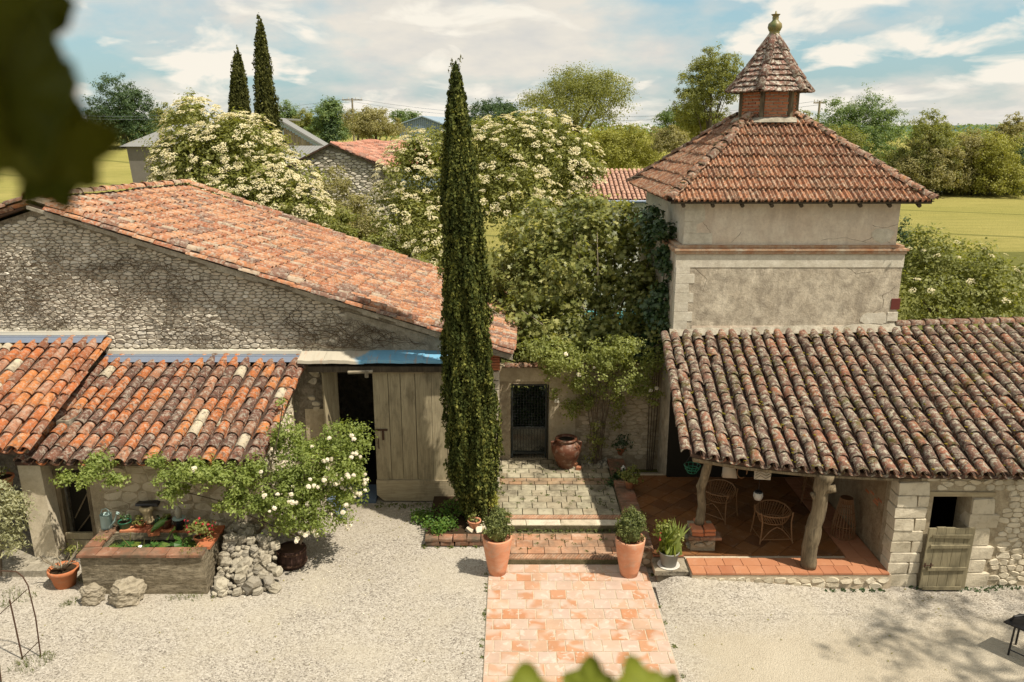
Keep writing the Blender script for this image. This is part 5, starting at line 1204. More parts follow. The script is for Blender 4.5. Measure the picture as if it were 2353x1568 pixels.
b = MB(); vs = [(x, y, 10.13) for x, y in eh] + [(x, y, 10.80) for x, y in mh] + [(x, y, 11.52) for x, y in ah]
b.add(vs, [(i, (i+1) % 6, 6 + (i+1) % 6, 6 + i) for i in range(6)] + [(6+i, 6+(i+1) % 6, 12+(i+1) % 6, 12+i) for i in range(6)] + [(5, 4, 3, 2, 1, 0), (12, 13, 14, 15, 16, 17)]); lroof2 = b.build('lantern_roof', BED, tw)
def flat_tile(mat, k):
    r = random.Random(k + 3); vs = [(-.5, 0, .02), (0, -.04, .024), (.5, 0, .02), (.5, 1, .0), (-.5, 1, .0), (-.5, 0, -.01), (0, -.04, -.01), (.5, 0, -.01)]
    vs = [(x + r.uniform(-.03, .03), y + r.uniform(-.05, .05), z + r.uniform(-.004, .004)) for x, y, z in vs]
    me = bpy.data.meshes.new('flat_tile_mesh'); me.from_pydata(vs, [], [(0, 1, 2, 3, 4), (1, 0, 5, 6), (2, 1, 6, 7)]); me.materials.append(mat); me.update(); return me
FT = [flat_tile(LANT_T, k) for k in range(5)]; FTa = [me_arrays(m) for m in FT]
for i in range(6):
    j = (i + 1) % 6
    slope(lroof2, V3(mh[i], 10.80), V3(mh[j], 10.80), V3(eh[j], 10.13), V3(eh[i], 10.13), .19, 5, FT, FTa, i in (4, 5, 0), lift=.012, tilt=.13, over=1.25)
    slope(lroof2, V3(ah[i], 11.52), V3(ah[j], 11.52), V3(mh[j], 10.80), V3(mh[i], 10.80), .17, 5, FT, FTa, i in (4, 5, 0), lift=.012, tilt=.13, over=1.25)
    line_tiles(lroof2, V3(mh[i], 10.80), V3(eh[i], 10.12), .46, LANT_T, .115, 'hip_tile', lift=.0, jit=.006)
    line_tiles(lroof2, V3(ah[i], 11.50), V3(mh[i], 10.78), .46, LANT_T, .105, 'hip_tile', lift=.0, jit=.006)
fin = MB(); fin.lathe([(.17, 11.44), (.15, 11.53), (.13, 11.55), (.14, 11.58), (.125, 11.60), (.14, 11.63), (.125, 11.65), (.15, 11.68), (.185, 11.76), (.17, 11.85), (.10, 11.91), (.075, 11.95), (.085, 12.0), (.075, 12.03), (.11, 12.07), (.12, 12.08), (.03, 12.09), (.02, 12.15), (0, 12.17)], LC, 16)
tf = NT('glazed_finial'); fc = tf.mix(tf.ramp(tf.noise(5, 4, .6), [(0.4, 0), (0.6, 1)]), (0.09, 0.12, 0.035), (0.20, 0.155, 0.05)); FINM = tf.fin(fc, .45, None, .5)
fin.build('finial', FINM, tw, smooth=True)

# ================================================================ FAR BUILDINGS
def gable_house(name, label, cat, c, L, Wd, eave, ridge, ang, wmat, rmat, group=None, base=0, over=.3, ribs=0):
    """a plain gabled building: length L along its ridge"""
    t = thing(name, label, cat, (c[0], c[1], base)); h = Wd / 2
    def T(x, y, z): ca, sa = math.cos(ang), math.sin(ang); return (c[0] + x * ca - y * sa, c[1] + x * sa + y * ca, base + z)
    b = MB(); vs = []
    for x in (-L/2, L/2): vs += [T(x, -h, 0), T(x, h, 0), T(x, h, eave), T(x, 0, ridge), T(x, -h, eave)]
    b.add(vs, [(0, 4, 3, 2, 1), (5, 6, 7, 8, 9), (0, 5, 9, 4), (1, 2, 7, 6)]); wall = b.build('wall', wmat, t)
    k = (ridge - eave) / h; r = MB(); e = over
    for sg in (-1, 1):
        a = [T(-L/2 - e, 0, ridge + .12), T(L/2 + e, 0, ridge + .12), T(L/2 + e, sg * (h + e), eave - k * e + .12), T(-L/2 - e, sg * (h + e), eave - k * e + .12)]
        slab(r, *[Vector(p) for p in a], th=.10)
    rf_ = r.build('roof', rmat, t); return t, wall, rf_, T
# stone outbuilding with a pink-orange roof
Yh = 52.0
g0 = P(762, 332, Yh); gl = P(690, 372, Yh); gr = P(880, 385, Yh)
hb = thing('stone_outbuilding', 'rough stone outbuilding with a weathered red roof beyond the flowering elders', 'outbuilding', (g0.x + 1.5, Yh + 5, 0))
zr, xl, xr = g0.z, g0.x - 3.0, gr.x; kx = .50
b = MB(); zL = zr - 3.0 * kx; zR = gr.z; b.prism([(xl, 0), (xr, 0), (xr, zR), (g0.x, zr), (xl, zL)], Yh, Yh + .6); hbw = b.build('gable_wall', MORTAR, hb)
rubble(hbw, (0, Yh, 0), (1, 0, 0), [(xl, 3.0), (xr, 3.0), (xr, zR - .1), (g0.x, zr - .15), (xl, zL - .1)], GSTONE, (.12, .24), (.2, .6), .06, 260, gap=.03, jit=.22)
far0 = P(925, 325, Yh + 7); 
b = MB(); rA = Vector((g0.x, Yh - .3, zr + .1)); rB = Vector((far0.x - .4, Yh + 8, zr + .1)); eA = Vector((xr + .5, Yh - .3, zR - .1)); eB = Vector((xr + 4.2, Yh + 8, zR + .1)); wA = Vector((xl - .3, Yh - .3, zL)); wB = Vector((xl - .3, Yh + 8, zL)); slab(b, rA, rB, eB, eA, .12); slab(b, rB, rA, wA, wB, .12); hbr = b.build('roof', BED, hb)
tiled_roof(hbr, rA, rB, eB, eA, .30, .5, FARRED_T, 0, r=.15, lift=.06, sag=.08, chan=False, row_name='roof_tile')
b = MB(); b.box((xr - .6, Yh + .62, 0), (xr - .1, Yh + 7.5, zR - .2)); b.build('side_wall', PL_PALE, hb)
for k in range(6): link('quoin_stone', block_mesh(PL_PALE, k % 4, .05, .03), hbw, (xr - .35, Yh + .2, 2.9 + k * .5), (0, 0, 0), (.7 if k % 2 else .5, .6, .46))
# grey rendered shed far left
Ys = 100.0; s0 = P(292, 336, Ys); s1 = P(372, 336, Ys); sb = P(300, 432, Ys)
sh = thing('grey_shed', 'tall grey rendered shed standing in the field at left', 'shed', (s0.x + 6, Ys + 4, 0))
b = MB(); b.add([(s0.x + .4, Ys, 0), (s0.x + 13, Ys, 0), (s0.x + 13, Ys, s0.z), (s0.x - .1, Ys, s0.z), (s0.x + .4, Ys + 9, 0), (s0.x + 13, Ys + 9, 0), (s0.x + 13, Ys + 9, s0.z), (s0.x - .1, Ys + 9, s0.z)], [(0,1,2,3), (7,6,5,4), (0,3,7,4), (1,5,6,2), (3,2,6,7)]); b.build('wall', SHEDW, sh)
rz = P(385, 286, Ys + 4.5).z; xr0 = P(345, 290, Ys).x
b = MB(); b.add([(s0.x - .8, Ys - .5, s0.z - .05), (s0.x + 13.6, Ys - .5, s0.z - .05), (s0.x + 13.6, Ys + 4.5, rz), (xr0 + 1.2, Ys + 4.5, rz), (s0.x - .8, Ys + 9.5, s0.z - .05), (s0.x + 13.6, Ys + 9.5, s0.z - .05)], [(0, 1, 2, 3), (3, 2, 5, 4), (0, 3, 4), (0, 4, 5, 1)]); b.build('roof', SLATE, sh)
b = MB(); b.box((P(374, 400, Ys).x, Ys - .08, 0), (P(377, 400, Ys).x + .25, Ys - .01, s0.z - .1)); b.build('downpipe', WHITEP, sh)
# timber and blue barn behind the two cypresses
Yb = 85.0; q0 = P(640, 276, Yb); q1 = P(740, 336, Yb); q2 = P(560, 276, Yb)
bb_ = thing('timber_barn', 'pale barn with timber and light blue gable panels behind the twin cypresses', 'barn', (q0.x, Yb + 3, 0))
b = MB(); b.prism([(q0.x - 3.5, 0), (q1.x, 0), (q1.x, q1.z), (q0.x, q0.z), (q0.x - 3.5, q0.z - 1.0)], Yb, Yb + .3); b.build('gable_wall', BLUEPANEL, bb_)
for k in range(12):
    xa = P(652, 300, Yb).x + k * .29; b = MB(); zt = q0.z - (xa - q0.x) * (q0.z - q1.z) / (q1.x - q0.x); b.box((xa, Yb - .06, 0), (xa + .26, Yb - .002, zt - .5)); b.build('board', TIMBERC, bb_)
b = MB(); slab(b, Vector((q0.x, Yb - .6, q0.z + .2)), Vector((q0.x, Yb + 2.5, q0.z + .2)), Vector((q1.x + .8, Yb + 2.5, q1.z - .2)), Vector((q1.x + .8, Yb - .6, q1.z - .2)), .18); slab(b, Vector((q0.x, Yb + 9, q0.z + .2)), Vector((q0.x, Yb - .6, q0.z + .2)), Vector((q0.x - 6, Yb - .6, q0.z - .9)), Vector((q0.x - 6, Yb + 9, q0.z - .9)), .18); b.build('roof', SLATE, bb_)
Yc = 72.0; c0 = P(600, 338, Yc); c1 = P(768, 338, Yc); c2 = P(600, 372, Yc)
tb = thing('tin_shed', 'low shed with a grey corrugated sheet roof left of the stone outbuilding', 'shed', (c0.x + 2, Yc + 3, 0))
MB().box((c0.x, Yc - 3.2, 0), (c1.x, Yc + 3, c0.z - 1.3)).build('wall', SHEDW, tb)
for k in range(22):
    w = (c1.x - c0.x) / 22; xa = c0.x + k * w; b = MB(); slab(b, Vector((xa, Yc + 3, c0.z + .05)), Vector((xa + w - .03, Yc + 3, c0.z + .05)), Vector((xa + w - .03, Yc - 3.5, c0.z - 1.25)), Vector((xa, Yc - 3.5, c0.z - 1.25)), .06); b.build('roof_sheet', SLATE, tb)
# blue-grey metal hangar
Yn = 120.0; h0 = P(970, 268, Yn); h1 = P(918, 286, Yn); h2 = P(1112, 302, Yn)
hg = thing('metal_hangar', 'blue-grey corrugated metal hangar behind the orange-roofed outbuilding', 'hangar', (h0.x, Yn, 0))
b = MB(); b.prism([(h1.x, 0), (P(1020, 290, Yn).x, 0), (P(1020, 290, Yn).x, P(1020, 286, Yn).z), (h0.x, h0.z), (h1.x, h1.z)], Yn, Yn + .2); b.build('wall', HANG, hg)
for k in range(24):
    x = h1.x + k * .29; zt = h1.z + (h0.z - h1.z) * min(1, (x - h1.x) / (h0.x - h1.x)) if x < h0.x else h0.z - (x - h0.x) * .30
    b = MB(); b.box((x, Yn - .09, 0), (x + .12, Yn - .002, zt - .08)); b.build('rib', HANG, hg)
b = MB(); zA = P(1020, 286, Yn).z; slab(b, Vector((h0.x, Yn - .4, h0.z + .1)), Vector((h0.x + 3, Yn + 16, h0.z + .1)), Vector((h2.x, Yn + 16, h2.z)), Vector((P(1022, 288, Yn).x, Yn - .4, zA)), .15); slab(b, Vector((h0.x + 3, Yn + 16, h0.z + .1)), Vector((h0.x, Yn - .4, h0.z + .1)), Vector((h1.x - .4, Yn - .4, h1.z)), Vector((h1.x + 2, Yn + 16, h1.z)), .15); b.build('roof', HANG, hg)
# pink-roofed pool house behind the fig
Yp = 40.0; a0 = P(1330, 388, Yp + 4); a1 = P(1520, 388, Yp + 4); b0 = P(1330, 462, Yp)
ph = thing('pool_house', 'low building with an even pink tiled roof between the elder and the tower', 'building', ((a0.x + a1.x) / 2, Yp + 3, 0))
MB().box((a0.x, Yp + .4, 0), (a1.x + 1, Yp + 7, b0.z - .1)).build('wall', PL_PALE, ph)
b = MB(); TLp, TRp, BRp, BLp = Vector((a0.x, Yp + 4, a0.z - .1)), Vector((a1.x + 1, Yp + 4, a0.z - .1)), Vector((a1.x + 1, Yp, b0.z)), Vector((a0.x, Yp, b0.z)); slab(b, TLp, BLp, BRp, TRp, .1); slab(b, TLp + Vector((0, 4, -1.3)), TLp, TRp, TRp + Vector((0, 4, -1.3)), .1); phr = b.build('roof', BED, ph)
tiled_roof(phr, TLp, TRp, BRp, BLp, .235, .36, PINK_T, 240, r=.10, lift=.06, sag=0, jit=.002)
b = MB(); b.tube([BLp + Vector((0, -.08, -.02)), BRp + Vector((0, -.08, -.02))], .06, 6); b.build('gutter', ZINC, ph)
# pool
pw = P(1395, 700, 36.0); pg = MB(); pg.box((2.6, 33.6, -.03), (9.4, 41.4, .08)); pc = pg.build('pool_terrace', PL_PALE); pc['kind'] = 'structure'
o = MB().box((3.6, 34.4, .05), (8.4, 40.4, .10)).build('pool_water', POOLW); o['kind'] = 'structure'
# farmhouse the photograph was taken from (behind and above the window)
fh = thing('farmhouse', 'tall plastered farmhouse wall, eave and added shading hood behind the viewpoint', 'house', (0, -3, 0))
MB().box((-9, -6, 0), (9, -.45, 10.9)).build('wall', PL_PALE, fh); MB().box((-9.3, -6.3, 10.92), (9.3, -.40, 11.1)).box((-1.0, -.398, 10.92), (1.0, .0, 11.0)).build('roof', BED, fh)  # small unseen hood added to the roof to shade only the upper vine leaves
# power line
def pole(label, px, ytop, ybase, Y, arm=1.6):
    tp = P(px, ytop, Y); gz = terrain(tp.x, Y); t = thing('utility_pole', label, 'utility pole', (tp.x, Y, gz), 'poles of the power line')
    b = MB(); b.tube([(tp.x, Y, gz), (tp.x, Y, tp.z)], [.20, .14], 6); b.build('shaft', PALETWIG, t)
    b = MB(); b.box((tp.x - arm, Y - .08, tp.z - .35), (tp.x + arm, Y + .08, tp.z - .18)); b.build('crossarm', PALETWIG, t)
    for k in (-.9, -.35, .35, .9): b = MB(); b.tube([(tp.x + arm * k, Y, tp.z - .18), (tp.x + arm * k, Y, tp.z + .15)], .06, 5); b.build('insulator', WHITEC, t)
    return tp
pa = pole('wooden power pole above the trees left of the hangar', 809, 226, 290, 130)
pb = pole('leaning power pole among the trees right of the lantern', 1884, 232, 300, 110, .8)
pcx = P(-150, 238, 150)
for k, (a, c) in enumerate(((pa, pb), (pcx, pa))):
    for dz in (0, -.5):
        b = MB(); pts = [a.lerp(c, i / 12) + Vector((0, 0, dz - 2.5 * (1 - (2 * i / 12 - 1) ** 2))) for i in range(13)]; b.tube(pts, .025, 3); o = b.build('power_line', ZINC); tag(o, 'thin power line %s' % (('strung from the wooden pole to the leaning pole', 'strung from the far left to the wooden pole')[k]) + (', lower of the pair' if dz else ', upper of the pair'), 'power line', 'power lines')

# ================================================================ TREES
GT = 'trees on the far field edge'
tree('oak_tree', 'dark round oak standing alone on the horizon at far left', 265, 172, 335, 190, 165, L_DARK, GT, dens=1.2)
tree('field_tree', 'olive tree on the horizon right of the dark lone oak', 372, 238, 300, 210, 75, L_OLIVE, GT)
tree('field_tree', 'small olive tree behind the top of the left elder', 430, 235, 290, 230, 70, L_OLIVE, GT)
tree('field_tree', 'bluish green tree just right of the taller twin cypress', 655, 232, 300, 170, 70, L_TEAL, GT)
tree('field_tree', 'yellowish tree between the twin cypresses and the round tree', 700, 250, 312, 165, 70, L_OLIVE, GT)
tree('oak_tree', 'round green tree with an ivy-dark foot left of the power pole', 752, 220, 330, 130, 92, L_TEAL, GT, trk=.5)
o_ = tree('ivy_column', 'dark ivy-wrapped lower trunk under the round green tree', 757, 268, 335, 128.5, 40, L_DARK, None, cat='ivy', tr=False)
tree('walnut_tree', 'mustard coloured spreading tree above the red outbuilding roof', 862, 248, 332, 78, 150, L_YEL if False else L_TAN, GT, dens=1.2)
tree('field_tree', 'low olive trees on the horizon under the power pole', 820, 262, 305, 200, 80, L_OLIVE, GT)
tree('field_tree', 'small teal tree behind the hangar roof', 935, 250, 290, 180, 62, L_TEAL, GT)
tree('oak_tree', 'dark green tree behind the top of the tall cypress', 1135, 226, 300, 140, 150, L_DARK, GT)
tree('big_oak', 'large broad oak rising behind the right flowering elder', 1328, 152, 330, 95, 268, L_OLIVE, GT, dens=1.3, loose=3)
tree('field_tree', 'dark green tree tucked between the broad oak and the hangar', 1180, 250, 310, 120, 90, L_DARK, GT)
tree('golden_shrub', 'mounded golden green shrub behind the pink roofed building', 1432, 288, 392, 62, 190, L_YEL, None, cat='shrub', tr=False, dens=1.2)
tree('golden_shrub', 'smaller golden green shrub nearest the elder', 1370, 292, 392, 64, 110, L_YEL, None, cat='shrub', tr=False)
tree('tall_tree', 'tall airy tree with visible limbs left of the tower lantern', 1640, 100, 330, 75, 150, L_OLIVE, GT, dens=.55, loose=4)
tree('tall_tree', 'bushy tree filling in below the tall airy tree', 1610, 205, 340, 78, 150, L_YEL, GT, dens=.9)
tree('field_tree', 'dark green low tree left of the tall airy tree', 1550, 240, 330, 100, 90, L_TEAL, GT)
tree('hazel_bush', 'brownish low bush behind the tower roof edge', 1545, 290, 350, 58, 90, L_TAN, None, cat='shrub', tr=False)
tree('ash_tree', 'tall green ash just right of the lantern', 1985, 205, 410, 70, 175, L_TEAL, GT, dens=.85, loose=3)
tree('ash_tree', 'pale thin tree between the lantern and the tall green ash', 1850, 250, 350, 90, 70, L_OLIVE, GT, dens=.6)
tree('field_tree', 'lower green tree right under the tall green ash', 1925, 290, 420, 66, 140, L_OLIVE, GT)
tree('round_tree', 'round dome-shaped tree above the hedge at right', 2150, 252, 420, 115, 150, L_OLIVE, GT, dens=1.2)
tree('field_tree', 'rounded dark tree at the right edge of the photo', 2330, 258, 400, 125, 110, L_TAN, GT)
HG = 'bushes of the hedge along the right field'
lab = ['green bush of the far hedge nearest the tower roof', 'wide olive bush of the far hedge, second from the tower', 'pale feathery willow of the far hedge', 'olive bush of the hedge right of the pale willow', 'tall golden bamboo clump of the far hedge', 'golden bamboo clump left of the darkest hedge bush', 'dark green bush of the far hedge at the right edge', 'yellow green low bush at the hedge foot']
for i, (px, yt, yb, w, m) in enumerate([(2055, 330, 432, 120, L_OLIVE), (2110, 340, 438, 130, L_OLIVE), (2140, 308, 436, 120, L_TAN), (2200, 330, 440, 110, L_OLIVE), (2245, 298, 440, 130, L_TAN), (2300, 305, 444, 120, L_YEL), (2352, 320, 446, 110, L_DARK), (2205, 375, 442, 60, L_YEL)]):
    tree('hedge_bush', lab[i], px, yt, yb, 118 - 2 * (i % 3), w * 1.35, m, HG, cat='hedge bush', tr=False, dens=1.1, low=-.9)
# the far belt of woodland as one mass
Pt = []
for k in range(520):
    x = random.uniform(-190, 260); y = random.uniform(235, 330) + .1 * abs(x); g = terrain(x, y); h = random.uniform(3, 6.0) * (1.0 + .25 * mn.noise(Vector((x * .03, 0, 0)))) 
    m = 34; Pt.append(np.stack([rng.normal(x, 3.0, m), rng.normal(y, 2.0, m), g + h * rng.random(m) ** .7], 1))
Pt = np.concatenate(Pt); N = rng.normal(size=Pt.shape) + [0, -.4, .8]; V, F = leaf_arrays(Pt, N, rng.uniform(.6, 1.5, len(Pt)))
o = link('distant_woodland', np_mesh('distant_woodland', V, F, L_TEAL)); tag(o, 'band of distant woodland along the horizon', 'woodland', kind='stuff')

# elders in flower
umb = []
for k in range(4):
    m = 46; a = rng.uniform(0, 6.28, m); r_ = .5 * np.sqrt(rng.random(m)); Pq = np.stack([r_ * np.cos(a), r_ * np.sin(a), .10 * (1 - (r_ / .5) ** 2) + rng.uniform(-.03, .03, m)], 1)
    V, F = leaf_arrays(Pq, rng.normal(size=Pq.shape) * .3 + [0, 0, 1], rng.uniform(.14, .26, m)); umb.append(np_mesh('umbel_mesh', V, F, F_ELDER))
def elder(label, blobs, n_cl, n_umb, ftop, gname='flower_cluster', dens=1.0, mat=L_ELDER, usz=(.16, .30), thr=-.1):
    c = blobs[0][0]; t = thing('elder_tree', label, 'elder tree', (c[0], c[1], 0), 'elders in flower')
    crown(t, 'crown', blobs, n_cl, 30, .34, .125, mat, shell=(.80, 1.03), low=-.8, rnd=.55)
    random.seed(hash_(label, 3)); rest = Bulk(); ua = [me_arrays(m) for m in umb]; got = 0; lst = []
    for k in range(n_umb * 6):
        i = random.choices(range(len(blobs)), [b[1][0] * b[1][2] for b in blobs])[0]; cc, rr = blobs[i]
        d = Vector((random.gauss(0, 1), random.gauss(0, 1), random.gauss(0, 1))).normalized()
        if d.z < thr or d.y > .45: continue
        p = Vector((cc[0] + d.x * rr[0] * 1.03, cc[1] + d.y * rr[1] * 1.03, cc[2] + d.z * rr[2] * 1.03)); bad = False
        for jx, (c2, r2) in enumerate(blobs):
            if jx != i and ((p.x - c2[0]) / r2[0]) ** 2 + ((p.y - c2[1]) / r2[1]) ** 2 + ((p.z - c2[2]) / r2[2]) ** 2 < .92: bad = True
        if bad: continue
        lst.append((p, d))
        if len(lst) >= n_umb: break
    for k, (p, d) in enumerate(lst):
        s = random.uniform(*usz); nrm = (d * .6 + Vector((0, -.15, 1.0)) + Vector((random.gauss(0, .2), random.gauss(0, .2), 0))).normalized(); M = frame(nrm, Vector((random.gauss(0, 1), random.gauss(0, 1), 0))).to_4x4()
        p2_ = p + nrm * .10
        if k < 300: link(gname, umb[k % 4], t, p2_, M.to_euler(), (s, s, s * 1.1))
        else: MM = M @ Matrix.Diagonal((s, s, s, 1)); MM.translation = p2_; rest.add(ua[k % 4], MM)
    rest.build('small_flower_cluster', F_ELDER, t)
    trunk(t, (c[0], c[1], -.1), (c[0], c[1], c[2] * .7), .22, [b[0] for b in blobs[1:5]])
    return t
def bl_(px, py, Y, rx, rz_, ry=None):
    p = P(px, py, Y); k = Y / (FD * CT); return ((p.x, p.y, p.z), (rx * k, (ry or rx) * k, rz_ * k))
elder('big white-flowering elder rising behind the barn roof at left', [bl_(520, 400, 29.5, 130, 110), bl_(455, 320, 29.5, 68, 78), bl_(560, 350, 29, 85, 75), bl_(430, 400, 29, 72, 80), bl_(630, 440, 28.5, 95, 85), bl_(680, 490, 28, 75, 60), bl_(410, 450, 28.5, 60, 50), bl_(590, 460, 28, 100, 70), bl_(500, 470, 28, 100, 55)], 1150, 600, 0, thr=-.55, usz=(.20, .36))
elder('white-flowering elder behind the tall cypress, right of the stone outbuilding', [bl_(1200, 400, 30, 150, 110), bl_(1230, 335, 30, 100, 68), bl_(1150, 350, 30, 80, 70), bl_(1300, 390, 29.5, 78, 85), bl_(1330, 430, 29.5, 50, 60), bl_(960, 440, 29, 90, 110), bl_(985, 360, 29.5, 70, 50), bl_(930, 520, 28, 65, 75), bl_(1000, 560, 27.5, 80, 85), bl_(1160, 450, 28.5, 120, 70), bl_(1060, 420, 30, 100, 110)], 1500, 520, 0, thr=-.5, usz=(.18, .34))
elder('elder with few flowers in the field corner right of the tower', [bl_(2190, 640, 27, 125, 75), bl_(2120, 600, 27, 60, 70), bl_(2260, 660, 26.5, 80, 62), bl_(2120, 690, 26, 90, 60), bl_(2230, 700, 26, 90, 55), bl_(2310, 680, 27, 50, 50)], 560, 26, 0, mat=L_OLIVE, thr=.0, usz=(.14, .28))
tree('shrub', 'dark upright shrub hugging the tower right wall below the eave', 2082, 505, 600, 30, 50, L_DARK, None, cat='shrub', tr=False)
tree('shrub', 'green shrub at the right photo edge behind the porch roof', 2350, 700, 770, 24, 70, L_OLIVE, None, cat='shrub', tr=False)
# wispy shrubs and hedge behind the barn
tree('wispy_shrub', 'wispy greyish shrub in front of the stone outbuilding wall', 765, 385, 560, 40, 140, L_TAN, None, cat='shrub', tr=False, dens=1.0, kind='sliver', leaf=.16)
tree('wispy_shrub', 'brownish green shrub between the elder and the barn roof', 820, 450, 590, 34, 150, L_TAN, None, cat='shrub', tr=True, dens=.75)
tree('wispy_shrub', 'thin brown-green bush left of the right elder, low', 770, 470, 570, 31, 110, L_ELDER, None, cat='shrub', tr=False, dens=.8)
tree('hedge', 'low ivy hedge running behind the barn roof slope', 860, 540, 620, 27, 190, L_OLIVE, None, cat='hedge', tr=False, dens=1.2)
tree('hedge', 'lower end of the ivy hedge beside the tall cypress', 960, 590, 680, 25.6, 120, L_OLIVE, None, cat='hedge', tr=False, dens=1.2)
tree('shrub', 'dark shrub behind the gate wall left of the fig', 1150, 640, 830, 24, 120, L_OLIVE, None, cat='shrub', tr=False, dens=1.1)

# cypresses
def cypress(label, px, base, top, prof, Y, nclump, mat, sz, group=None, core=True, per=22, wisp=0):
    """prof: (height fraction, radius in metres)"""
    t = thing('cypress_tree', label, 'cypress', base, group); b0, t0 = Vector(base), Vector(top)
    hs = [p[0] for p in prof]; rs = [p[1] for p in prof]
    H = t0.z - b0.z
    z = rng.random(nclump * 3); rr = np.interp(z, hs, rs); keep = rng.random(len(z)) < rr / max(rs) ; z = z[keep][:nclump]; rr = rr[keep][:nclump]; n = len(z)
    a = rng.uniform(0, 2 * math.pi, n); lob = 1 + .15 * np.sin(a * 5 + np.sin(z * 13) * 1.6) + .11 * np.sin(a * 9 - np.sin(z * 31) * 1.3) + rng.normal(0, .07, n); rad = rr * lob * rng.uniform(.74, 1.04, n)
    ax = np.array(b0)[None] + (np.array(t0 - b0))[None] * z[:, None]
    Cc = ax + np.stack([np.cos(a) * rad, np.sin(a) * rad, np.zeros(n)], 1)
    O = np.repeat(np.arange(n), per); hgt = sz * rng.uniform(2.0, 4.5, n)
    u = rng.random(n * per); w = (1 - u) * .9 + .12
    th = rng.uniform(0, 6.28, n * per); pr_ = sz * .75 * w * np.sqrt(rng.random(n * per))
    out = np.stack([np.cos(a), np.sin(a), np.zeros(n)], 1)[O]
    Pt = Cc[O] + np.stack([np.cos(th) * pr_, np.sin(th) * pr_, u * hgt[O]], 1) + out * (.10 * sz * np.sin(u * 3))[:, None]
    N = out * .8 + rng.normal(size=Pt.shape) * .7
    up = np.array([[0, 0, 1.0]]) + out * .25
    V, F = leaf_arrays(Pt, N, sz * rng.uniform(.45, 1.0, len(Pt)), 'leaf' if not wisp else 'sliver', up)
    link('foliage', np_mesh('foliage', V, F, mat), t)
    if core:
        mb = MB(); pts = [b0.lerp(t0, h) for h in hs]; mb.tube(pts, [r * .52 for r in rs], 9); mb.build('inner_foliage', mat, t)
    mb = MB(); mb.tube([b0 - Vector((0, 0, .2)), b0.lerp(t0, .06), b0.lerp(t0, .2)], [.16, .14, .10], 8); mb.build('trunk', BARK, t, smooth=True)
    return t
base = P(1092, 1168, 17.35); base.z = .10; topc = P(1046, 182, 17.35)
k_ = 17.35 / (FD * CT)
cyp = cypress('tall dark column cypress standing in front of the barn beside the steps', 1090, base, topc,
        [(0, .20), (.035, 32 * k_), (.08, 47 * k_), (.14, 52 * k_), (.24, 54 * k_), (.34, 50 * k_), (.5, 45 * k_), (.62, 41 * k_), (.72, 37 * k_), (.80, 32 * k_), (.86, 26 * k_), (.92, 19 * k_), (.96, 12 * k_), (1, 4 * k_)], 17.35, 4600, L_CYP, .105, per=26)
Pt = []                                 # feathery tip
for k in range(26):
    z = random.uniform(.86, 1.0); a = random.uniform(0, 6.28); p = base.lerp(topc, z); m = 22; u = rng.random(m)[:, None]; d = np.array([[math.cos(a) * .16, math.sin(a) * .16, .55]]); Pt.append(np.array([p[:]]) + d * u * (1.3 - .4 * z) + rng.normal(size=(m, 3)) * .02)
Pt = np.concatenate(Pt); V, F = leaf_arrays(Pt, rng.normal(size=Pt.shape), rng.uniform(.05, .11, len(Pt)), 'sliver', np.array([[.1, 0, 1.]])); link('tip_foliage', np_mesh('tip_foliage', V, F, L_CYP2), cyp)
for lb, px, yt, yb, w, Y in (('shorter of the twin cypresses behind the left elder', 546, 134, 330, 46, 48), ('taller of the twin cypresses behind the left elder', 612, 66, 375, 50, 46)):
    tp = P(px if px < 600 else 597, yt, Y); bs = P(px if px < 600 else 622, yb, Y); fx = bs + (bs - tp) * .4; fx.z = 0; k_ = Y / (FD * CT) / 2
    full = tp.z; fb_ = (bs.z) / full
    cypress(lb, px, (fx.x, Y, 0), (tp.x, Y, tp.z), [(0, .4), (fb_ * .7, w * k_), (fb_, w * k_), (fb_ + (1 - fb_) * .35, w * .84 * k_), (fb_ + (1 - fb_) * .65, w * .60 * k_), (fb_ + (1 - fb_) * .88, w * .32 * k_), (1, .05)], Y, 2400, L_CYP2, .20, 'twin cypresses', per=18)

# fig tree over the gate wall
figb = [bl_(1330, 640, 23.2, 150, 120), bl_(1240, 560, 23.5, 95, 80), bl_(1360, 530, 23.5, 110, 75), bl_(1450, 580, 23, 85, 95), bl_(1200, 660, 22.8, 85, 85), bl_(1250, 760, 22.2, 95, 75), bl_(1400, 720, 22.2, 110, 85), bl_(1480, 700, 22, 70, 80), bl_(1480, 790, 21.4, 70, 45), bl_(1180, 780, 22, 50, 50), bl_(1230, 800, 20.9, 60, 34, 24), bl_(1400, 780, 20.9, 80, 44, 26), bl_(1310, 770, 21.2, 80, 40, 30), bl_(1520, 770, 20.4, 45, 42, 24), bl_(1180, 740, 21.6, 50, 60)]
fig = thing('fig_tree', 'large leafy fig tree spilling over the garden wall beside the tower', 'fig tree', (figb[0][0][0], 23.2, 0))
crown(fig, 'crown', figb, 1000, 24, .34, .15, L_FIG, kind='fig', shell=(.82, 1.03), low=-.9, rnd=.6)
Vl, Fl = leaf_arrays(np.zeros((1, 3)), np.array([[0, 0, 1.]]), np.array([1.]), 'fig', np.array([[0, 1., 0]])); lfm = [np_mesh('leaf_mesh', Vl, Fl, L_FIG) for _ in range(1)]
random.seed(5); cnt = 0
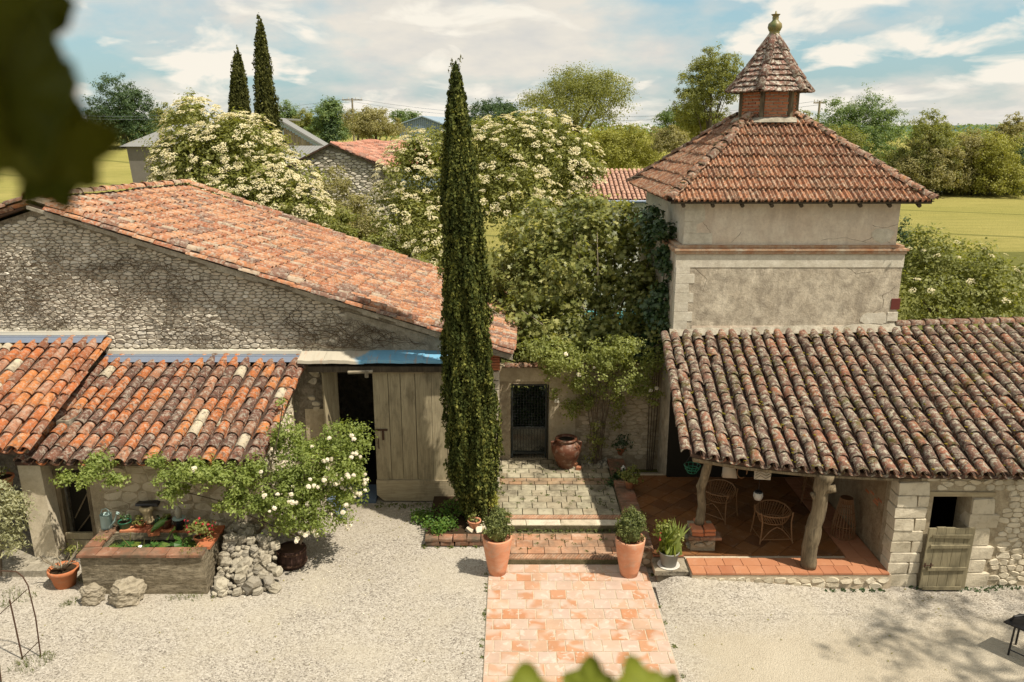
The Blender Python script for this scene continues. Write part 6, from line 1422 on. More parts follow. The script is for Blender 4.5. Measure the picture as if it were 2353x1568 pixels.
while cnt < 260:
    cc, rr = random.choice(figb); d = Vector((random.gauss(0, 1), -abs(random.gauss(0, 1)), random.gauss(0, .8) + .2)).normalized(); p = Vector((cc[0] + d.x * rr[0] * 1.05, cc[1] + d.y * rr[1] * 1.05, cc[2] + d.z * rr[2] * 1.05))
    link('leaf', lfm[0], fig, p, frame((d * .5 + Vector((random.gauss(0, .35), random.gauss(0, .35) - .2, .8))).normalized(), Vector((random.gauss(0, 1), random.gauss(0, 1), -.4))).to_euler(), (random.uniform(.14, .21),) * 3); cnt += 1
fb0 = Vector((2.4, 22.6, 0)); random.seed(11)
mb = MB()
for k in range(26):
    cc, rr = random.choice(figb); e = Vector(cc) + Vector((random.uniform(-1, 1) * rr[0], -rr[1] * random.uniform(.6, .95), random.uniform(-.9, .6) * rr[2])); m1_ = fb0.lerp(e, .45) + Vector((0, 0, .9)); mb.tube([fb0 + Vector((0, 0, .5)), fb0.lerp(m1_, .5), m1_, m1_.lerp(e, .55) + Vector((random.uniform(-.2, .2), -.1, .12)), e], [.10, .07, .045, .022, .008], 5)
mb.build('branch', PALETWIG, fig, smooth=True)
mb = MB(); mb.tube([fb0 - Vector((0, 0, .1)), fb0 + Vector((.05, 0, .8))], [.2, .14], 8); mb.build('trunk', PALETWIG, fig, smooth=True)
ivb = [bl_(1520, 560, 20.6, 38, 60, 26), bl_(1545, 640, 20.2, 34, 60, 22), bl_(1525, 720, 20.4, 42, 60, 26), bl_(1500, 800, 20.9, 52, 52, 26), bl_(1500, 510, 21.2, 36, 42, 22), bl_(1545, 760, 20.0, 30, 40, 18)]
iv = thing('ivy', 'dark glossy creeper climbing the left corner of the tower', 'ivy', (4.0, 20.4, 0)); crown(iv, 'foliage', ivb, 200, 24, .22, .13, L_IVY, kind='fig', shell=(.75, 1.0), low=-1, rnd=.5)
mb = MB()
for k in range(4): mb.tube([(3.75 + .05 * k, 20.5, 0), (3.72 + .08 * k, 20.45, 2), (3.9, 20.4, 4 + .3 * k), (3.95, 20.4, 5 + .3 * k)], [.018, .014, .01, .006], 5)
mb.build('stem', BARK, iv)

tree('hedge', 'dark evergreen hedge added behind the iron gate to darken its opening', 1216, 858, 1060, 22.4, 150, L_IVY, None, cat='hedge', tr=False, dens=1.5, leaf=.10, ground=0, low=-1)  # hedge added so the gate opening reads dark
# climbing rose on the garden wall
crb = [bl_(1300, 820, 20.0, 75, 30), bl_(1385, 825, 19.9, 80, 36), bl_(1450, 860, 19.8, 62, 34), bl_(1480, 890, 19.8, 28, 22), bl_(1430, 795, 19.8, 70, 30), bl_(1330, 880, 20.0, 50, 26), bl_(1265, 850, 20.1, 30, 26), bl_(1400, 890, 20.0, 42, 24), bl_(1310, 935, 20.2, 24, 22), bl_(1355, 925, 20.2, 20, 20), bl_(1420, 930, 20.1, 14, 22), bl_(1240, 800, 20, 48, 26), bl_(1500, 830, 19.9, 30, 26), bl_(1275, 905, 20.2, 14, 18)]
cl = thing('climbing_rose', 'yellow-green climbing rose on the garden wall between gate and porch', 'climbing rose', (P(1370, 1050, 20.3).x, 20.3, .3))
crown(cl, 'foliage', crb, 520, 24, .15, .072, L_ROSE2, shell=(.35, 1.12), low=-1, rnd=.7)
crown(cl, 'hanging_spray', [bl_(1505, 925, 19.6, 22, 20), bl_(1510, 905, 19.6, 12, 12)], 14, 22, .09, .06, L_ROSE2)
crown(cl, 'lower_foliage', [bl_(1370, 1000, 20.2, 26, 40), bl_(1420, 975, 20.2, 20, 45), bl_(1360, 1045, 20.1, 26, 16)], 46, 20, .10, .055, L_OLIVE)
mb = MB(); ft = P(1372, 1058, 20.3)
for k in range(14):
    a = P(1345 + k * 5, 900 - (k % 4) * 12, 20.25); b_ = Vector((ft.x + random.uniform(-.12, .12), 20.3, .30)); mb.tube([b_, b_.lerp(a, .4) + Vector((random.uniform(-.08, .08), -.05, 0)), a, a + Vector(((k - 7) * .07, -.15, .25))], [.018, .014, .011, .006], 5)
mb.build('stem', TWIG, cl)
def blossom(mat, seed, petals=26):
    r = np.random.default_rng(seed); a = r.uniform(0, 6.28, petals); e = r.uniform(.1, 1.4, petals); D = np.stack([np.cos(a) * np.cos(e), np.sin(a) * np.cos(e), np.sin(e)], 1); V, F = leaf_arrays(D * .32, D + r.normal(size=D.shape) * .3, r.uniform(.4, .6, petals)); return np_mesh('blossom_mesh', V * [1, 1, .8], F, mat)
ROSES = [blossom(F_ROSE, k) for k in range(3)]; REDS = [blossom(F_RED, 9 + k, 14) for k in range(2)]
def blooms(par, spots, s, ms=ROSES, name='flower'):
    for k, p in enumerate(spots): link(name, ms[k % len(ms)], par, p, frame(Vector((random.gauss(0, .4), -.6, .8)).normalized(), Vector((random.gauss(0, 1), 1, 0))).to_euler(), (s * random.uniform(.7, 1.25),) * 3)
blooms(cl, [P(1495, 898, 19.5), P(1509, 893, 19.6), P(1300, 815, 19.6), P(1365, 845, 19.5), P(1330, 862, 19.5)], .13)

# rose bush and its long branches over the lean-to front
rb = thing('rose_bush', 'large light green rose bush with white flowers at the lean-to corner', 'rose bush', (-4.75, 15.7, .3))
rbb = [bl_(750, 1080, 15.9, 92, 88), bl_(790, 1010, 16.0, 62, 52), bl_(700, 1090, 15.8, 75, 85), bl_(740, 1160, 15.6, 85, 60), bl_(680, 1180, 15.5, 62, 55), bl_(800, 1090, 15.8, 48, 70), bl_(640, 1130, 15.4, 60, 50), bl_(670, 1010, 16.2, 42, 50)]
crown(rb, 'foliage', rbb, 760, 26, .15, .068, L_ROSE, shell=(.72, 1.03), low=-.95, rnd=.7)
random.seed(21)
spots = []
for k in range(400):
    cc, rr = random.choice(rbb[:7]); d = Vector((random.gauss(0, 1), -abs(random.gauss(0, 1)), random.gauss(0, .8))).normalized(); p = Vector((cc[0] + d.x * rr[0], cc[1] + d.y * rr[1], cc[2] + d.z * rr[2]))
    q_ = proj(p)
    if q_[0] > 690 or random.random() < .25: spots.append(p + d * .06)
    if len(spots) >= 120: break
grp = []
for p in spots[:46]:
    for j in range(random.choice((1, 1, 2, 3))): grp.append(p + Vector((random.gauss(0, .06), random.gauss(0, .04), random.gauss(0, .05))))
blooms(rb, grp, .12)
crown(rb, 'trailing_foliage', [bl_(215, 1085, 15.2, 62, 30), bl_(160, 1100, 15.2, 36, 22), bl_(270, 1100, 15.2, 38, 20), bl_(225, 1060, 15.3, 40, 20), bl_(400, 1090, 15.2, 55, 30), bl_(450, 1080, 15.2, 60, 32), bl_(500, 1095, 15.2, 55, 36), bl_(560, 1105, 15.2, 55, 42), bl_(400, 1130, 15.1, 50, 24), bl_(540, 1150, 15.1, 60, 34), bl_(600, 1160, 15.2, 60, 40), bl_(360, 1060, 15.3, 30, 15), bl_(640, 1010, 15.9, 22, 45), bl_(580, 1075, 15.3, 40, 25), bl_(650, 925, 16.8, 16, 14)], 620, 20, .12, .07, L_ROSE, shell=(.2, 1.0), low=-.9, rnd=.6)
blooms(rb, [P(446, 1078, 15.0), P(600, 1085, 15.0), P(672, 1155, 14.9), P(608, 1140, 14.9), P(538, 1120, 15.0)], .14)
mb = MB()
for pts_ in ([(690, 1240), (640, 1150), (560, 1060), (450, 1100), (330, 1065), (200, 1075)], [(690, 1240), (600, 1200), (500, 1150), (400, 1125)], [(690, 1240), (610, 1120), (640, 1000), (650, 930)], [(690, 1240), (560, 1180), (520, 1120), (380, 1060), (230, 1060)], [(690, 1240), (590, 1090), (500, 1105), (420, 1060), (300, 1068)], [(690, 1250), (750, 1100)], [(690, 1250), (700, 1050)]):
    mb.tube([P(x, y, 15.45 + .1 * i * 0) for i, (x, y) in enumerate(pts_)], [.022, .018, .014, .011, .008, .005][:len(pts_)], 5)
mb.build('stem', BARK, rb)
br = thing('barrel_planter', 'dark half barrel at the foot of the rose bush', 'barrel', P(672, 1300, 15.5))
bc = P(672, 1288, 15.55); bc.z = 0
for k in range(18):
    a = 2 * math.pi * k / 18; a2 = a + 2 * math.pi / 18 * .93; mb = MB(); vs = []
    for z, r_ in ((0, .27), (.2, .31), (.42, .30)): vs += [(bc.x + r_ * math.cos(a), bc.y + r_ * math.sin(a), z), (bc.x + r_ * math.cos(a2), bc.y + r_ * math.sin(a2), z), (bc.x + (r_ - .03) * math.cos(a2), bc.y + (r_ - .03) * math.sin(a2), z), (bc.x + (r_ - .03) * math.cos(a), bc.y + (r_ - .03) * math.sin(a), z)]
    mb.add(vs, [(0,1,5,4), (4,5,9,8), (1,2,6,5), (5,6,10,9), (2,3,7,6), (6,7,11,10), (3,0,4,7), (7,4,8,11), (8,9,10,11), (3,2,1,0)]); mb.build('stave', BARREL, br)
for z in (.08, .34): mb = MB(); mb.lathe([(.30 + (.01 if z > .2 else 0), z), (.322, z + .01), (.322, z + .035), (.30, z + .045)], bc, 24); mb.build('hoop', RUST, br)
MB().lathe([(0, .37), (.28, .36)], bc, 16).build('soil', SOIL, br)

# ================================================================ TROUGH AND ITS THINGS
tr_ = thing('stone_trough', 'large stone water trough with brick coping and pond plants', 'trough', (-7.45, 14.9, 0))
TX0, TX1, TY0, TY1, TZ = -8.72, -6.22, 14.40, 15.60, .86
tb_ = MB(); tb_.box((TX0, TY0, -.02), (TX1, TY0 + .24, TZ), j=.015); tb_.box((TX0, TY1 - .24, -.02), (TX1, TY1, TZ), j=.01); tb_.box((TX0 + .005, TY0 + .245, -.02), (TX0 + .24, TY1 - .245, TZ), j=.005); tb_.box((TX1 - .24, TY0 + .245, -.02), (TX1 - .005, TY1 - .245, TZ), j=.005)
TROUGHM = plaster('trough_render', (0.42, 0.36, 0.26), (0.11, 0.09, 0.058), 0.85, 2.2, (0.30, 0.25, 0.17), 1.5, (1, 1, 3.5)); tb_.build('trough_wall', TROUGHM, tr_)
MB().box((TX0 + .2, TY0 + .2, .6), (TX1 - .2, TY1 - .2, .70)).build('water', WATER, tr_)
x = TX0 - .03
while x < TX1 - .05:
    w = random.uniform(.32, .46); w = min(w, TX1 + .03 - x); link('coping_brick', block_mesh(OLDBRICK, random.randrange(4), .05, .025), tr_, (x + w/2, TY0 + .10, TZ + .03), (0, random.gauss(0, .01), random.gauss(0, .015)), (w - .008, .33, .06)); x += w
for xx in (TX0 + .11, TX1 - .11):
    y = TY0 + .28
    while y < TY1 - .05: link('coping_brick', block_mesh(OLDBRICK if xx < -7 else BRICK, random.randrange(4), .05, .025), tr_, (xx, y + .15, TZ + .03), (0, 0, random.gauss(0, .02)), (.30, .295, .06)); y += .31
x = TX0 + .35
while x < TX1 - .35: link('coping_brick', block_mesh(BRICK, random.randrange(4), .05, .025), tr_, (x + .15, TY1 - .10, TZ + .03), (0, 0, random.gauss(0, .03)), (.29, .26, .05)); x += .305
random.seed(31)
def pad(mbp, c, r_, tilt, az):
    n = 12; rim = []
    M = Matrix.Rotation(az, 4, 'Z') @ Matrix.Rotation(tilt, 4, 'X')
    vs = [Vector((0, 0, 0))] + [Vector((r_ * math.cos(.25 + (2 * math.pi - .5) * i / n), r_ * math.sin(.25 + (2 * math.pi - .5) * i / n), .03 * math.sin(i * 2.1) * r_ * 4)) for i in range(n + 1)]
    mbp.add([Vector(c) + (M @ v) for v in vs], [(0, i, i + 1) for i in range(1, n + 1)])
for k in range(34):
    x = random.uniform(TX0 + .3, TX1 - .3); y = random.uniform(TY0 + .3, TY1 - .3); mb = MB(); hi = x > -7.3 or random.random() < .3
    pad(mb, (x, y, .71 + (random.uniform(.04, .24) if hi else .004)), random.uniform(.07, .16), random.uniform(.1, .9) if hi else .03, random.uniform(0, 6.28)); mb.build('lily_pad', L_LILY, tr_)
mb = MB()
for k in range(9): x = random.uniform(-8.2, -6.6); y = random.uniform(14.8, 15.3); mb.tube([(x, y, .7), (x + random.uniform(-.2, .2), y - .05, .95)], [.012, .006], 4)
mb.build('water_stalk', L_TAN, tr_)
weeds('duckweed', 'pale floating weed on the trough water and coping', 'water weed', [(-8.3, 14.9, .715, .3), (-7.9, 14.8, .715, .35), (-8.55, 15.0, .92, .14), (-6.5, 14.55, .92, .25), (-7.4, 14.75, .715, .3)], L_ELDER, .035, 70, kind='leaf', zr=.02)
# things on the back ledge
def at_ledge(px, py, Y=15.5): p = P(px, py, Y); return Vector((p.x, Y, TZ + .06))
c = at_ledge(247, 1215); wc = thing('watering_can', 'pale blue-grey metal watering can on the trough corner', 'watering can', c)
MB().lathe([(.01, 0), (.125, 0), (.12, .04), (.115, .30), (.12, .31), (.10, .31), (.105, .25)], c, 18).build('can_body', CANM, wc, smooth=True)
mb = MB(); mb.tube([c + Vector((.10, -.03, .05)), c + Vector((.20, -.05, .17)), c + Vector((.27, -.06, .33))], [.03, .022, .016], 8); mb.build('spout', CANM, wc); mb = MB(); mb.tube([c + Vector((.265, -.06, .32)), c + Vector((.30, -.065, .37))], [.02, .045], 8); mb.build('spout_rose', CANM, wc)
mb = MB(); mb.tube([c + Vector((-.11, 0, .29)), c + Vector((-.06, 0, .42)), c + Vector((.04, 0, .44)), c + Vector((.11, 0, .30))], .010, 6); mb.build('handle', CANM, wc); mb = MB(); mb.tube([c + Vector((.04, 0, .44)), c + Vector((.14, -.02, .34)), c + Vector((.13, -.01, .16))], .009, 6); mb.build('side_handle', CANM, wc)
def potplant(label, c, r, h, mat, leafm, style='flower', lr=.13, n=10, group=None, kind='leaf', lsz=.06):
    t = pot(label, c, r, h, mat, group, style); 
    if n: crown(t, 'foliage', [((c[0], c[1], c[2] + h + lr * .5), (lr, lr, lr * .8))], n, 16, lr * .5, lsz, leafm, low=-.5, kind=kind)
    return t
potplant('small green plastic pot with dark leaves beside the watering can', at_ledge(288, 1210), .14, .15, GREENP, L_IVY, 'bucket', .12, 5)
c = at_ledge(325, 1212, 15.55); potplant('shallow pot of low foliage left of the cream figure', c, .12, .09, TERRA_O, L_OLIVE, 'flower', .12, 6)
c = at_ledge(343, 1212, 15.72); fg = thing('garden_figure', 'cream ceramic jug with a flared top in the middle of the ledge', 'garden ornament', c)
MB().lathe([(.01, 0), (.11, 0), (.12, .05), (.10, .14), (.095, .24), (.14, .30), (.15, .36), (.12, .40), (.10, .39), (.10, .33)], c, 14, wob=.05).build('body', CERAM, fg, smooth=True)
mb = MB(); mb.box((c.x - .22, c.y - .02, c.z + .40), (c.x + .24, c.y + .16, c.z + .45), j=.015); mb.build('dark_bracket', BLACKM, fg)
c = at_ledge(372, 1222, 15.40); fr = thing('frog_spout', 'green glazed frog ornament leaning over the water', 'garden ornament', c)
mb = MB(); mb.tube([c + Vector((-.16, -.10, .02)), c + Vector((-.08, -.05, .10)), c + Vector((.02, 0, .17)), c + Vector((.10, .03, .20)), c + Vector((.15, .04, .16))], [.03, .065, .07, .055, .02], 8)
for s_ in (-1, 1): mb.tube([c + Vector((.10, .03 + .03 * s_, .24)), c + Vector((.12, .03 + .035 * s_, .27))], [.02, .015], 6); mb.tube([c + Vector((-.05, -.03 + .06 * s_, .08)), c + Vector((-.10, -.05 + .10 * s_, .10)), c + Vector((-.16, -.08 + .09 * s_, .0))], [.025, .02, .015], 5)
mb.build('body', FROG, fr, smooth=True)
link('brick', block_mesh(BRICK, 1, .05, .03), fr, c + Vector((-.12, -.12, -.02)), (.1, .15, .6), (.22, .14, .06))
potplant('brown terracotta pot on the ledge right of the frog', at_ledge(384, 1212), .13, .21, URN, L_OLIVE, 'flower', .10, 4)
c = at_ledge(398, 1206, 15.6); potplant('small teal pot tucked behind the brown pot', at_ledge(366, 1200, 15.66), .09, .10, GREENP, L_IVY, 'bucket', .07, 2)
c = at_ledge(414, 1216, 15.45); dv = pot('dark glazed pot with a pale rim holding a clear bottle', c, .13, .24, DARKPOT, None, 'bucket'); MB().lathe([(.128, .235), (.135, .24), (.135, .255), (.122, .255)], c, 20).build('pale_rim', CANM, dv)
bt = thing('glass_bottle', 'clear upturned bottle standing in the dark glazed pot', 'bottle', c + Vector((0, 0, .2))); MB().lathe([(.02, .22), (.06, .24), (.075, .36), (.07, .45), (.04, .50), (.015, .52), (.015, .56)], c, 14).build('bottle_body', simple('clear_plastic', (0.30, 0.28, 0.22), 0.15), bt, smooth=True)
c = at_ledge(462, 1235, 15.05); c.z = TZ - .1; rg = potplant('pot of red geraniums at the right end of the trough', c, .15, .20, TERRA_O, L_OLIVE, 'flower', .26, 26, lsz=.07)
random.seed(8); blooms(rg, [c + Vector((random.uniform(-.32, .32), random.uniform(-.2, .15), random.uniform(.30, .62))) for _ in range(22)], .07, REDS)
# terracotta pots by the trough
c = P(150, 1338, 14.75); c.z = 0; pq = pot('terracotta pot of bare woody stems left of the trough', c, .30, .40, TERRA_O); mb = MB(); random.seed(41)
for k in range(13): a = random.uniform(0, 6.28); mb.tube([c + Vector((0, 0, .34)), c + Vector((.15 * math.cos(a), .15 * math.sin(a), .5)), c + Vector((.34 * math.cos(a), .3 * math.sin(a), .55 + .2 * random.random())), c + Vector((.42 * math.cos(a + .3), .34 * math.sin(a + .3), .62 + .3 * random.random()))], [.02, .014, .010, .005], 5)
mb.build('woody_stem', PALETWIG, pq); crown(pq, 'foliage', [((c.x + .05, c.y + .3, .62), (.22, .12, .22))], 10, 14, .1, .055, L_OLIVE)
# stone pile
sp = thing('stone_pile', 'dry-stacked heap of pale rubble between trough and barrel', 'stone pile', (-5.8, 14.9, 0)); random.seed(51)
def lump(mat, k):
    r = random.Random(k); vs = []; n = 5 + k % 2
    for z, s in ((-.46, .80), (-.20, 1.0), (.25, .96), (.46, .74)):
        for i in range(n): a = 2 * math.pi * (i + .25 * (z > 0)) / n; vs.append((.5 * s * math.cos(a) * r.uniform(.8, 1.1), .5 * s * math.sin(a) * r.uniform(.8, 1.1), z * r.uniform(.9, 1.08)))
    fs = [(j*n+i, j*n+(i+1) % n, (j+1)*n+(i+1) % n, (j+1)*n+i) for j in range(3) for i in range(n)] + [tuple(reversed(range(n))), tuple(range(3*n, 4*n))]
    me = bpy.data.meshes.new('lump_mesh'); me.from_pydata(vs, [], fs); me.materials.append(mat); me.update(); return me
LU = [lump(BOULDER, k) for k in range(7)]
for row in range(8):
    z = row * .105; yb_ = 14.36 + row * .11; x = -6.10
    while x < -4.86 - row * .03:
        s = random.choice((.09, .12, .15, .2, .24, .32)) * random.uniform(.85, 1.15); link('stone', LU[random.randrange(7)], sp, (x + s/2, yb_ + random.uniform(-.06, .06) + max(0, (x + 5.5)) * .35, z + .07), (random.uniform(-.5, .5), random.uniform(-.5, .5), random.uniform(0, 3)), (s * 1.15, s * random.uniform(.8, 1.2), s * random.uniform(.55, .9))); x += s * .9
for k in range(70): link('stone', LU[k % 7], sp, ((lambda yy__: (random.uniform(-6.08, -5.1), yy__, .25 + (yy__ - 14.6) * .60 + random.uniform(-.05, .08)))(random.uniform(14.65, 15.7))), (random.random(), random.random(), 3 * random.random()), (random.uniform(.14, .24),) * 3)
MB().box((-6.1, 15.0, 0), (-5.25, 15.7, .48), j=.05).build('pile_core', DSTONE, sp)
for lb, px, py, s in (('pale flat boulder at the foot of the trough, left of the dark one', 222, 1392, (.52, .40, .40)), ('dark grey split boulder lying against the trough', 302, 1396, (.72, .48, .52))):
    c = P(px, py, 14.2); c.z = .0; o = link('boulder', lump(DSTONE if 'dark' in lb else BOULDER, 3 + len(lb)), None, (c.x, 14.12, s[2] * .38), (.1, .12, .3), s); tag(o, lb, 'boulder')
    md = o.modifiers.new('sub', 'SUBSURF'); md.levels = md.render_levels = 3; md.subdivision_type = 'SIMPLE'; tx = bpy.data.textures.new('rough', 'CLOUDS'); tx.noise_scale = .13; dm = o.modifiers.new('rough', 'DISPLACE'); dm.texture = tx; dm.strength = .16
# left shed things
c = P(10, 1120, 15.6); t = pot('terracotta pot hanging in the dark open shed', (c.x, c.y, c.z), .22, .26, TERRA_O); crown(t, 'foliage', [((c.x, c.y, c.z + .32), (.2, .2, .12))], 8, 12, .1, .06, L_OLIVE)
mb = MB(); mb.tube([(c.x, c.y, c.z + .1), (c.x, c.y, 2.8)], .006, 4); mb.build('hanging_wire', BLACKM, t)
ol = thing('silver_shrub', 'silvery feathery shrub in front of the open shed at the left edge', 'shrub', (P(10, 1290, 15).x, 14.95, .1))
crown(ol, 'foliage', [bl_(15, 1200, 14.9, 50, 75), bl_(-20, 1150, 14.9, 60, 60), bl_(40, 1165, 14.9, 28, 28), bl_(20, 1250, 14.9, 36, 38)], 190, 22, .15, .085, L_SILVER, kind='sliver', rnd=.8)
mb = MB(); mb.tube([(P(0, 1290, 15).x, 14.95, .1), (P(0, 1200, 15).x, 14.95, 1.0)], [.03, .015], 5); mb.build('stem', BARK, ol)
# rusty arched plant frame
pfm = thing('garden_arch', 'rusty wire plant frame with an arched top in the gravel', 'plant support', P(30, 1560, 12.3))
def GP(px, py, z):                     # ground point seen at px,py
    u, v = px - 1176.5, py - 784.0; k = (CAM.z - z) / (FD * ST + v * CT); return Vector((u * k, (FD * CT - v * ST) * k, z))
f1, f2, f3 = GP(94, 1510, 0), GP(52, 1515, 0), GP(5, 1590, 0); yy = f1.y
mb = MB(); top1 = P(45, 1315, yy); mb.tube([f1, P(82, 1420, yy), P(64, 1345, yy), P(52, 1325, yy), P(38, 1314, yy), P(5, 1312, yy), P(-30, 1330, yy)], .012, 6); mb.build('arch_rod', RUST, pfm)
mb = MB(); mb.tube([f2, P(22, 1378, f2.y)], .014, 6); mb.build('rod', RUST, pfm); mb = MB(); mb.tube([f3, P(-8, 1480, f3.y)], .014, 6); mb.build('rod', RUST, pfm)
mb = MB(); mb.tube([P(62, 1355, yy), P(-10, 1420, yy)], .008, 5); mb.build('cross_wire', RUST, pfm); mb = MB(); mb.tube([P(88, 1475, yy), P(0, 1562, yy)], .008, 5); mb.build('cross_wire', RUST, pfm)

# pots flanking the path
for lb, px, py in (('tall terracotta pot with a clipped box ball left of the path', 1143, 1322), ('tall terracotta pot with a clipped box ball right of the path', 1445, 1326)):
    c = GP(px, py - 6, .03); t = pot(lb, c, .315, .86, TERRA, 'tall terracotta pots flanking the path', 'tall')
    crown(t, 'box_ball', [((c.x, c.y, c.z + 1.10), (.29, .29, .33)), ((c.x + .03, c.y, c.z + 1.3), (.2, .2, .2))], 230, 20, .06, .042, L_BOX, shell=(.86, 1.05), low=-.9, rnd=.8)
    MB().lathe([(.02, .80), (.2, .86), (.23, 1.05), (.2, 1.25), (.08, 1.36), (0, 1.38)], c, 10).build('inner_foliage', L_BOX, t)
c = GP(1090, 1212, .2); potplant('small terracotta pot of pale succulents on the bed edge', c, .16, .19, TERRA, L_ROSE2, 'flower', .14, 10, lsz=.05)
tree('shrub', 'small yellow-green shrub between the cypress and the steps', 1128, 1118, 1170, 17.4, 36, L_YEL, None, cat='shrub', tr=False, leaf=.05, ground=.1)
wd = weeds('ground_ivy', 'bright green ground cover at the foot of the cypress', 'ground cover', [(-1.75, 17.0, .1, .34), (-1.9, 17.5, .02, .45), (-1.5, 16.9, .15, .25), (-2.2, 17.6, 0, .3), (-1.35, 17.6, .2, .4), (-1.7, 16.6, .1, .18)], L_BRIGHT, .075, 200, kind='leaf', zr=.22)
weeds('white_pebbles', 'pale pebbles and white flowers in the cypress bed', 'pebbles', [(-.75, 17.2, .17, .35), (-.6, 16.8, .17, .2)], F_ELDER, .06, 70, kind='leaf', zr=.06)
# urn by the wall
c = GP(1300, 1072, .32); ur = pot('big dark glazed urn with ear handles beside the gate', c, .40, .84, URN, None, 'urn', False, 'urn', 'urn')
for s_ in (-1, 1): mb = MB(); mb.tube([c + Vector((s_ * .26, 0, .75)), c + Vector((s_ * .40, -.05, .73)), c + Vector((s_ * .38, -.03, .58))], .03, 6); mb.build('handle', URN, ur)
MB().lathe([(.0, .77), (.23, .78)], c, 16).build('dark_inside', INTER, ur)
rs = thing('rubble_edging', 'small heap of white rubble round the climbing rose foot', 'rubble', GP(1390, 1070, .3)); random.seed(61)
for k in range(46): p = GP(random.uniform(1335, 1425), random.uniform(1050, 1078), .3); s = random.uniform(.06, .13); link('stone', LU[k % 7], rs, p + Vector((0, 0, s * .3)), (random.random(), random.random(), 3 * random.random()), (s * 1.5, s, s))
for px, py in ((1322, 1070), (1330, 1078)): p = GP(px, py, .32); o = link('loose_brick', block_mesh(FLOOR_T, 1, .05, .03), None, p + Vector((0, 0, .03)), (0, 0, .5 + px * .01), (.15, .12, .09)); tag(o, 'loose orange brick by the urn, ' + ('nearer the urn' if px < 1325 else 'nearer the steps'), 'brick')
c = GP(1425, 1043, .42); potplant('shaded leafy plant in a terracotta pot at the head of the low wall', c, .19, .22, TERRA_O, L_IVY, 'flower', .32, 26, lsz=.07)
c = GP(1447, 1122, .47); potplant('square orange pot of green shoots standing on the low wall', c, .13, .22, FLOOR_T, L_OLIVE, 'bucket', .24, 22, lsz=.075)
c = GP(1432, 1085, .47); lan_ = thing('white_lantern', 'small white lantern on the low wall behind the orange pot', 'lantern', c); MB().lathe([(.01, 0), (.06, 0), (.06, .13), (.03, .17), (.01, .19)], c, 10).build('lantern_body', WHITEC, lan_); mb = MB(); mb.tube([c + Vector((-.04, 0, .17)), c + Vector((0, 0, .25)), c + Vector((.04, 0, .17))], .005, 4); mb.build('handle', BLACKM, lan_)
tree('shrub', 'dark low shrub on the low wall beside the steps', 1418, 1075, 1130, 19.0, 44, L_IVY, None, cat='shrub', tr=False, leaf=.06, ground=.3)
# iris pot
c = Vector((3.30, 15.03, .29)); ip = pot('grey zinc-coloured pot of iris leaves on the stone plinth', c, .215, .34, GREYPOT, None, 'bucket'); MB().lathe([(.01, 0), (.22, 0), (.235, .025), (.22, .03), (.15, .02)], c, 20).build('saucer', WHITEC, ip)
m = 120; a = rng.uniform(0, 6.28, m); r_ = .12 * np.sqrt(rng.random(m)); ln = rng.uniform(.35, .85, m); Pt = np.stack([c.x + r_ * np.cos(a) * 1.5, c.y + r_ * np.sin(a), c.z + .3 + ln * .42], 1); up = np.stack([np.cos(a) * .30, np.sin(a) * .30, np.ones(m)], 1)
n_ = np.stack([np.sin(a), -np.cos(a), .2 * np.ones(m)], 1); V, F = leaf_arrays(Pt, n_, ln, 'blade', up); link('blade_leaf', np_mesh('blade_leaf', V, F, L_ROSE), ip)
crown(ip, 'foliage', [((c.x - .15, c.y, c.z + .85), (.2, .15, .16)), ((c.x + .1, c.y, c.z + .6), (.25, .2, .2))], 22, 14, .1, .075, L_ROSE2); blooms(ip, [c + Vector((-.22, -.05, .62 + .05 * k)) for k in range(4)], .06, REDS)
# rattan armchairs
def rattan_chair(label):
    t = thing('rattan_chair', label, 'armchair', (0, 0, 0), 'rattan chairs on the porch')
    for s_ in (-1, 1):
        for f_ in (-1, 1):
            mb = MB(); mb.tube([(s_ * .34, f_ * .27, 0), (s_ * .31, f_ * .24, .25), (s_ * .30, f_ * .22, .46), (s_ * .33, f_ * .20, .66)], .016, 6); mb.build('leg', RATTAN, t)
        mb = MB(); mb.tube([(s_ * .33, -.27, .06), (s_ * .12, -.25, .30), (0, -.24, .36)], .011, 5); mb.build('arched_brace', RATTAN, t)
        mb = MB(); mb.tube([(s_ * .33, -.25, .12), (s_ * .33, .25, .12)], .010, 5); mb.build('stretcher', RATTAN, t)
    mb = MB(); mb.tube([(-.33, -.27, .10), (.33, -.27, .10)], .010, 5); mb.build('stretcher', RATTAN, t)
    def ell(a, rx, ry, z, yo=0): return Vector((rx * math.cos(a), ry * math.sin(a) + yo, z))
    mb = MB(); mb.tube([ell(2*math.pi*k/20, .36, .30, .60 + .10 * max(0, math.sin(2*math.pi*k/20))) for k in range(21)], .016, 6); mb.build('top_rim', RATTAN, t)
    mb = MB(); mb.tube([ell(2*math.pi*k/20, .27, .22, .40, .01) for k in range(21)], .014, 6); mb.build('seat_rim', RATTAN, t)
    for k in range(36):
        a = 2 * math.pi * k / 36; mb = MB(); mb.tube([ell(a, .36, .30, .60 + .10 * max(0, math.sin(a))), ell(a + .18, .31, .26, .48), ell(a + .3, .27, .22, .40, .01)], .0065, 4); mb.build('cane', RATTAN, t)
    for k in range(9): mb = MB(); x = -.22 + k * .055; yy_ = .21 * math.sqrt(max(.05, 1 - (x / .27) ** 2)); mb.tube([(x, -yy_, .41), (x + .02, 0, .385), (x, yy_, .41)], .008, 4); mb.build('seat_cane', RATTAN, t)
    return t
ch = rattan_chair('low rattan armchair alone on the porch floor between the posts'); p = GP(1780, 1248, FZ); place(ch, (p.x, p.y + .25, FZ), .06, 1.08)
